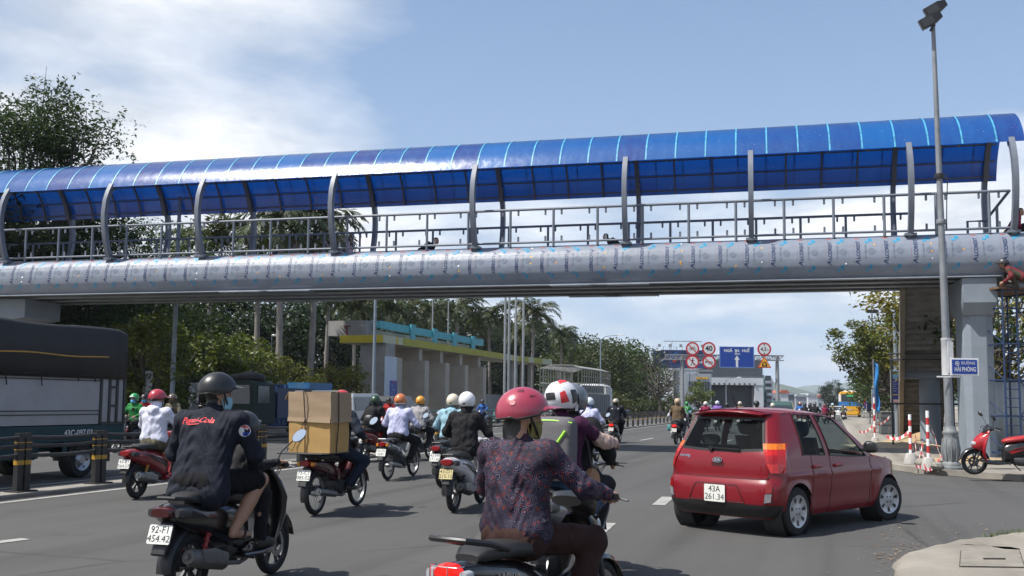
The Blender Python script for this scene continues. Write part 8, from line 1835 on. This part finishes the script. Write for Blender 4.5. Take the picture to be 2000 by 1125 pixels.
k = 18; b.add([(-.17 + r_ * math.cos(2 * PI * i / k), -.032, .075 + r_ * math.sin(2 * PI * i / k)) for i in range(k) for r_ in (.05, .038)], [(2 * i, 2 * i + 1, (2 * i + 3) % (2 * k), (2 * i + 2) % (2 * k)) for i in range(k)]); b.add([(-.17 + .022 * math.cos(t), -.032, .075 + .022 * math.sin(t)) for t in np.linspace(0, 2 * PI, 7)[:-1]], [tuple(range(6))]); b.build('lettering', M_SW, o, smooth=0)
# striped warning posts
def wpost(px, py, h, label):
    p = zpav(px, py); o = thing('warning_post', label, 'warning post', p, 0, 'striped warning posts by the kerb'); b = MB(); b.lathe([(.17, 0), (.165, .04), (.115, .24), (.09, .26), (0, .26)], 'z', k=14); b.build('concrete_foot', mat('foot_concrete', (.33, .32, .30), .9, var=.2, bump=.3), o, smooth=40)
    b = MB(); n = 7
    for i in range(n): b.lathe([(.037, .2 + h * i / n), (.037, .2 + h * (i + 1) / n)], 'z', k=10, m=i % 2)
    b.lathe([(.037, .2 + h), (0, .2 + h)], 'z', k=10, m=0); b.build('pole', [M_WHITE, mat('stripe_red', (.45, .03, .03), .5, var=.1)], o); return p
w1 = wpost(1814, 916, 1.1, 'striped red and white post in a concrete foot nearest the light mast'); w2 = wpost(1779, 906, 1.0, 'striped red and white post left of the one by the light mast'); w3 = wpost(1709, 868, 1.5, 'striped red and white post with blue flag beside the tile stacks')
def tape(name, label, pts, seed):
    o = thing(name, label, 'tape', pts[0]); rng = random.Random(seed); b = MB(); p0 = Vector(pts[0]); P = []
    for a, c in zip(pts, pts[1:]):
        for i in range(8): t = i / 8; q = Vector(a).lerp(Vector(c), t) - p0; q.z -= .12 * math.sin(t * PI); P.append(q)
    P.append(Vector(pts[-1]) - p0)
    for i, (a, c) in enumerate(zip(P, P[1:])):
        tw = .6 * math.sin(i * 1.3 + seed); w_ = Vector((.25 * math.sin(tw), .3, math.cos(tw))).normalized() * .04; tw2 = .6 * math.sin((i + 1) * 1.3 + seed); w2_ = Vector((.25 * math.sin(tw2), .3, math.cos(tw2))).normalized() * .04
        b.add([a - w_, c - w2_, c + w2_, a + w_], [(0, 1, 2, 3)], i % 2)
    b.build('ribbon', [mat('tape_red', (.5, .06, .07), .5, var=0), mat('tape_pale', (.7, .62, .6), .5, var=0)], o, smooth=0, fix=False); return o
up_ = Vector((0, 0, 1))
tape('barrier_tape', 'red and white tape drooping from the post by the light mast to the mast foot', [w1 + up_ * 1.28, Vector((lp.x - .1, lp.y + .6, .9)), Vector((lp.x - .05, lp.y + .3, .35))], 1)
tape('barrier_tape', 'red and white tape hanging in loops around the left striped post', [w2 + up_ * .75 + Vector((-.5, .2, -.1)), w2 + up_ * .8, w2 + up_ * .1 + Vector((.1, -.1, 0)), w2 + up_ * .7 + Vector((.12, 0, 0)), w2 + up_ * .12 + Vector((.35, -.1, 0)), w2 + up_ * .5 + Vector((.3, 0, 0)), w2 + up_ * .05 + Vector((.05, -.15, 0))], 2)
tape('barrier_tape', 'crumpled red and white tape lying at the light mast foot', [lp + Vector((-.75, .1, .06)), lp + Vector((-.35, .25, .3)), lp + Vector((-.6, .0, .08)), lp + Vector((-.3, -.1, .22)), lp + Vector((-.7, -.15, .05)), lp + Vector((-.4, .1, .12))], 3)
tape('barrier_tape', 'red and white tape stretched from the flag post towards the tile stacks', [w3 + up_ * .6 + Vector((-.6, -.1, -.15)), w3 + up_ * .75, w3 + up_ * .9 + Vector((.7, .4, .1)), w3 + up_ * .3 + Vector((.5, 0, 0))], 4)
fl = thing('blue_flag', 'limp bright blue flag hanging on the striped post', 'flag', w3 + up_ * 1.5); b = MB(); b.tube([(0, 0, 0), (0, 0, 1.6)], .022); b.build('staff', M_GALV, fl); b = MB(); b.grid(lambda a, c: (.03 + .16 * a * (1 - .5 * abs(c - .5)) + .03 * math.sin(c * 9), -.04 + .05 * math.sin(a * 5 + c * 7), 1.5 - 1.75 * c - .12 * a), 6, 16); b.build('cloth', mat('flag_blue', (.02, .17, .45), .7, var=.15, scale=8), fl, smooth=60, solid=.006)
def stone(label, p, r, seed, m=M_KERB, name='rubble_stone'):
    o = bpy.data.objects.new(name, None); rng = np.random.RandomState(seed); b = MB(); b.ball((0, 0, r * .5), (r, r * .8, r * .6), k=9, n=6); b.v = [tuple(np.array(v) * (1 + rng.uniform(-.18, .18))) for v in b.v]
    bpy.data.objects.remove(o); q = b.build(name, m, smooth=25); q.location = p; return tag(q, label, 'stone', 'rubble stones by the mast')
for k, (px, py, r, lab) in enumerate(((1801, 912, .17, 'grey rubble stone between the two striped posts'), (1832, 918, .16, 'flat rubble stone left of the mast foot'), (1797, 897, .2, 'grey rubble block behind the striped posts'), (1842, 905, .12, 'small rubble stone at the mast foot'))): stone(lab, zpav(px, py), r, k)
def heap(label, p, rx, ry, h, seed, m):
    rng = np.random.RandomState(seed); b = MB(); n = 22
    def f(a, c):
        x, y = (a - .5) * 2, (c - .5) * 2; d = max(0, 1 - math.hypot(x, y)); return (x * rx, y * ry, h * (d ** .8) * (1 + .25 * math.sin(x * 6 + seed) * math.cos(y * 5)) - .01 + .02 * rng.rand() * (d > 0))
    b.grid(f, n, n); q = b.build('sand_heap', m, smooth=60); q.location = p; return tag(q, label, 'sand heap', 'sand heaps on the pavement')
M_SAND = mat('sand', (.33, .235, .13), .95, var=.2, scale=5, bump=.5, bscale=30)
heap('tawny sand heap behind the striped posts under the staircase', zpav(1835, 868), 2.2, 2.0, .5, 3, M_SAND); heap('flat pale sand heap left of the striped posts', zpav(1758, 872), 1.6, 1.4, .22, 5, mat('pale_sand', (.36, .29, .2), .95, var=.2, bump=.4)); heap('sand patch at the parked red scooter', zpav(1898, 900), 1.3, .9, .12, 7, M_SAND)
for k, (px, lab) in enumerate(((1729, 'left one of the two tall grey tile stacks on the pavement'), (1745, 'right one of the two tall grey tile stacks on the pavement'))):
    p = zpav(px, 848); o = thing('tile_stack', lab, 'tile stack', p, 8, 'grey tile stacks'); b = MB(); rng = random.Random(k)
    for i in range(16): dx_, dy_ = rng.uniform(-.012, .012), rng.uniform(-.02, .02); b.box(-.25 + dx_, .25 + dx_, -.3 + dy_, .3 + dy_, .004 + i * .068, .004 + i * .068 + .06)
    b.build('tiles', mat('slate_tile', (.105, .115, .115), .8, var=.25, scale=8), o, smooth=0); b = MB(); b.box(-.27, .27, -.32, .32, 1.10, 1.115); b.build('cover_sheet', mat('pale_sheet', (.38, .39, .38), .8), o, smooth=0)
# banners on poles
def banner(px, ytop, ybot, Y, wpx, label, cols, post=True, txt=()):
    p = at(px, ybot, Y); o = thing('street_banner', label, 'banner', Vector((p.x, p.y, .12)), -4, 'banners on poles'); z0, z1 = p.z - .12, at(px, ytop, Y).z - .12; w_ = wpx * Y / F / 2
    b = MB(); b.tube([(.1, .06, 0), (.1, .06, z1 + .3)], .06); b.build('post', M_GALV, o); h_ = z1 - z0
    b = MB(); b.box(-w_, w_, -.03, .0, z0, z1, 0); b.box(-w_ * .9, w_ * .9, -.036, -.031, z0 + h_ * .09, z0 + h_ * .72, 1); b.box(-w_ * .9, w_ * .9, -.036, -.031, z0 + h_ * .74, z0 + h_ * .97, 2)
    for i in range(5): b.box(-w_ * .6, w_ * (.3 + .25 * (i % 2)), -.041, -.037, z0 + h_ * (.62 - .07 * i), z0 + h_ * (.635 - .07 * i), 3)
    b.box(-w_ * .6, w_ * .6, -.041, -.037, z0 + h_ * .22, z0 + h_ * .25, 4); b.box(-w_ * .7, w_ * .7, -.036, -.031, z0 + h_ * .02, z0 + h_ * .06, 5)
    b.build('panel', cols, o, smooth=0)
BC = [mat('banner_white', (.6, .6, .63), .6), mat('banner_navy', (.02, .03, .16), .6), mat('banner_sky', (.10, .25, .40), .6), mat('banner_pale', (.25, .3, .45), .6), mat('banner_gold', (.4, .28, .08), .6), mat('banner_pink', (.5, .2, .25), .6)]
banner(1748, 722, 786, 39, 17, 'tall navy event banner with white rim on a post by the olive tree', BC); banner(1709, 756, 800, 58, 12, 'smaller navy banner behind the blue flag', BC); banner(1697, 776, 806, 75, 9, 'small dark banner left of the blue flag', BC)
for k, (px, y, lab, m) in enumerate(((1694, 786, 'distant round red and blue no stopping sign', M_RED), (1694, 793, 'distant square blue parking sign', M_BLUE))): 
    p = at(px, y, 96); o = thing('traffic_sign', lab, 'road sign', Vector((p.x, p.y + .1 * k, .12)), 0); b = MB(); b.tube([(0, .06, 0), (0, .06, p.z)], .04); b.build('post', M_GALV, o); b = MB(); b.lathe([(0, .02), (.36, .02), (.36, -.02), (0, -.02)], 'y', (0, 0, p.z - .12), 20 if k == 0 else 4, 0); b.lathe([(.27, -.024), (0, -.025)], 'y', (0, 0, p.z - .12), 20 if k == 0 else 4, 1); b.build('plate', [m, M_BLUE], o)
tl_ = at(1677, 773, 130); o = thing('traffic_light', 'distant traffic light showing red over the pavement', 'traffic light', Vector((tl_.x, tl_.y, .1))); b = MB(); b.tube([(.3, 0, 0), (.3, 0, tl_.z), (0, 0, tl_.z + .3)], .06); b.build('post', M_GALV, o); b = MB(); b.box(-.16, .16, -.12, .1, tl_.z - .7, tl_.z + .25); b.build('housing', M_BLACK, o, smooth=0); b = MB(); b.lathe([(.12, -.13), (0, -.14)], 'y', (0, 0, tl_.z), 12); b.build('lamp', mat('signal_red', (.9, .03, .02), .4, var=0, emit=2.0), o)
# steel post, blue scaffold, corrugated fence, workers
p = zpav(1943, 892); o = thing('steel_post', 'leaning grey steel post between the pier and the blue scaffold', 'post', p); t_ = at(1929, 555, p.y); b = MB(); b.tube([(0, 0, 0), (t_.x - p.x, 0, t_.z - .12)], .085, k=12); b.build('post', MATS['post_blue_grey'], o)
SBL = mat('scaffold_blue', (.012, .03, .085), .5, var=.25, scale=6)
so = thing('blue_scaffold', 'blue tubular scaffold tower at the right edge with a sign box on top', 'scaffold', Vector((at(2003, 800, 27).x, 27, .12)), -12); b = MB(); x0, x1, y0, y1, H_ = -.62, .75, 0, 1.5, 4.7
for x in (x0, x0 + .45, x1):
    for y in (y0, y1): b.tube([(x, y, 0), (x, y, H_)], .028)
for z in (.15, 1.15, 2.15, 3.15, 4.15, 4.65):
    for y in (y0, y1): b.tube([(x0, y, z), (x1, y, z)], .022)
    for x in (x0, x1): b.tube([(x, y0, z), (x, y1, z)], .022)
for i in range(4):
    z = .15 + i; b.tube([(x0 + .45, y0, z), (x1, y0, z + 1)], .014); b.tube([(x1, y0, z), (x0 + .45, y0, z + 1)], .014); b.tube([(x0, y0, z), (x0, y1, z + 1)], .014)
    for k in range(3): b.tube([(x0, y0, z + .25 * (k + 1)), (x0 + .45, y0, z + .25 * (k + 1))], .012)
b.build('tube_frame', SBL, so)
b = MB(); b.box(-.8, 1.2, -.1, 1.6, 4.67, 4.73); b.build('plank_deck', mat('plank_brown', (.12, .07, .045), .8, var=.25), so, smooth=0)
b = MB(); b.box(-.66, -.30, -.16, -.11, 4.80, 5.12, 0); pk = b.build('sign_box', M_BLACK, so, smooth=0); b = MB(); b.text('C', .33, lambda x, z: (x - .48, -.165, z + 4.96), 0, fat=.04); b.build('lettering', M_WHITE, pk, smooth=0)
cf = thing('corrugated_fence', 'pale corrugated sheet fence behind the blue scaffold', 'fence', Vector((at(1918, 800, 31).x, 31, .12)), 3); b = MB(); n = 120; b.grid(lambda a, c: (a * 9, .035 * math.sin(a * n * 1.2), c * 2.35 * (1 - .06 * (math.sin(a * 9) > .3))), n * 4, 1); b.build('sheet', mat('fence_pale', (.40, .42, .42), .6, .1, var=.25, scale=1.5, dirt=(.25, .24, .22)), cf, smooth=60, solid=.004)
hl = Vector((at(2002, 590, 26.6).x, 26.6, 0)); M_HARD = None
person('worker in red brown shirt and dark trousers crouching on top of the blue scaffold', Vector((hl.x, hl.y, 3.95)), -60, (0, 0, 1.12), ((-.15, .25, .84), (.15, .25, .84)), ((-.25, .5, 1.0), (.25, .52, 1.0)), lean=55, top=fabric('rust_shirt', (.13, .022, .028)), bottom=fabric('olive_trousers', (.05, .045, .03)), shoes=SHOE, hairlen=.02, helm=dict(col=(.03, .03, .04)), vox=.018)
wl = at(1972, 452, 29.0); person('worker in maroon shirt and cap crouching on the bridge deck at the right end', Vector((wl.x, wl.y, 6.45)), 120, (0, 0, .35), ((-.15, .25, .0), (.15, .25, .0)), ((-.2, .45, .3), (.2, .45, .3)), lean=30, top=F_MAROON, bottom=F_BLACK, shoes=SHOE, vox=.02)
for k, (px, Y, dd) in enumerate(((822, 32.5, .28), (1215, 31.3, .28))):
    wl = at(px, 470, Y); person(('worker in black bending on the bridge deck left of centre', 'worker in black bending on the bridge deck near the fifth column')[k], Vector((wl.x, wl.y, 6.28)), (100, -90)[k], (0, 0, .25), ((-.15, .3, .0), (.15, .3, .0)), ((-.2, .5, .15), (.2, .5, .15)), lean=60, top=F_BLACK, bottom=F_BLACK, shoes=SHOE, vox=.025)
p = at(612, 474, 68); o = thing('purple_banner', 'faded purple advertising sheet standing behind the bridge railing', 'banner', Vector((p.x, 68, 0)), 0); a, c = at(532, 470, 68), at(690, 470, 68); z0, z1 = at(612, 500, 68).z, at(612, 459, 68).z; b = MB(); b.box(a.x - p.x, c.x - p.x, 0, .12, z0, z1); b.build('panel', mat('faded_purple', (.12, .085, .16), .7, var=.25, scale=.8), o, smooth=0); b = MB(); [b.tube([(q, .2, 0), (q, .2, z1)], .09) for q in (at(542, 700, 68).x - p.x, at(608, 700, 68).x - p.x)]; b.build('leg', M_GALV, o)
# parked red scooter at the right edge
motorbike('red and black scooter parked on the pavement with red seat', zpav(1965, 928) + Vector((.0, .0, 0)), -84, 'scooter', (.012, .012, .013), accent=paint('scooter_red', (.34, .012, .018)), seatm=mat('seat_red', (.33, .02, .022), .5), shieldm=paint('scooter_red', (.34, .012, .018)), plate_t=('43-L1', '556.20'), mirrors=(1, 1), lean=-6, rim=M_DARKM, muf=M_ALU, group='parked motorbikes')
# grass tufts and small litter at the near corner
r = np.random.RandomState(3); V = []
for cx_, cy_, n in ((1960, 1053, 60), (1985, 1049, 90), (1935, 1056, 30), (1975, 1051, 50)):
    p = G(cx_, cy_, .03)
    for i in range(n):
        a, h_ = r.uniform(0, 2 * PI), r.uniform(.03, .11); q = np.array([p.x + r.normal() * .05, p.y + r.normal() * .03, .03]); d = np.array([math.cos(a) * .5, math.sin(a) * .5, 1]) * h_; s_ = np.array([-math.sin(a), math.cos(a), 0]) * .005; V += [q - s_, q + s_, q + d + s_ * .2, q + d - s_ * .2]
o = thing('grass_tuft', 'x', 'grass', (0, 0, 0)); m_ = mesh_quads('grass', np.array(V), leafmat('grass_blade', (.06, .10, .02)), None); bpy.data.objects.remove(o); tag(m_, 'green grass tufts along the near pavement edge', 'grass', kind='stuff')
r = np.random.RandomState(9); V = []
for i in range(420):
    u = r.rand(); p = G(1735 + r.normal() * 30 + 60 * u, 1092 + r.normal() * 14 - 14 * u, .012) if i < 300 else G(1690 + r.rand() * 330, 1040 + r.normal() * 12 - 10 * r.rand(), .012)
    a, l = r.uniform(0, 2 * PI), r.uniform(.006, .028) * (1.5 if i % 9 == 0 else 1); d = np.array([math.cos(a), math.sin(a), .1]) * l; s_ = np.array([-math.sin(a), math.cos(a), .0]) * l * .45; q = np.array(p); V += [q - d, q - s_, q + d, q + s_]
m_ = mesh_quads('litter', np.array(V), leafmat('dry_leaf', (.20, .15, .09), .6, .1), None); tag(m_, 'dry leaves and grit along the near kerb', 'litter', kind='stuff')
# ------------------------------------------------------------------ haze
hm = bpy.data.materials.new('haze_air'); hm.use_nodes = True; hm.node_tree.nodes.clear(); n = NT(hm.node_tree)
pvn = n.new('ShaderNodeVolumePrincipled', {'Color': (0.80, 0.88, 1.0, 1), 'Density': 0.00014, 'Anisotropy': 0.0})
n.l.new(pvn.outputs[0], n.new('ShaderNodeOutputMaterial').inputs['Volume'])
hb = MB(); hb.box(-6100, 6100, -300, 9100, -1.02, 175.0)
tag(hb.build('haze', hm, smooth=0), kind='stuff')
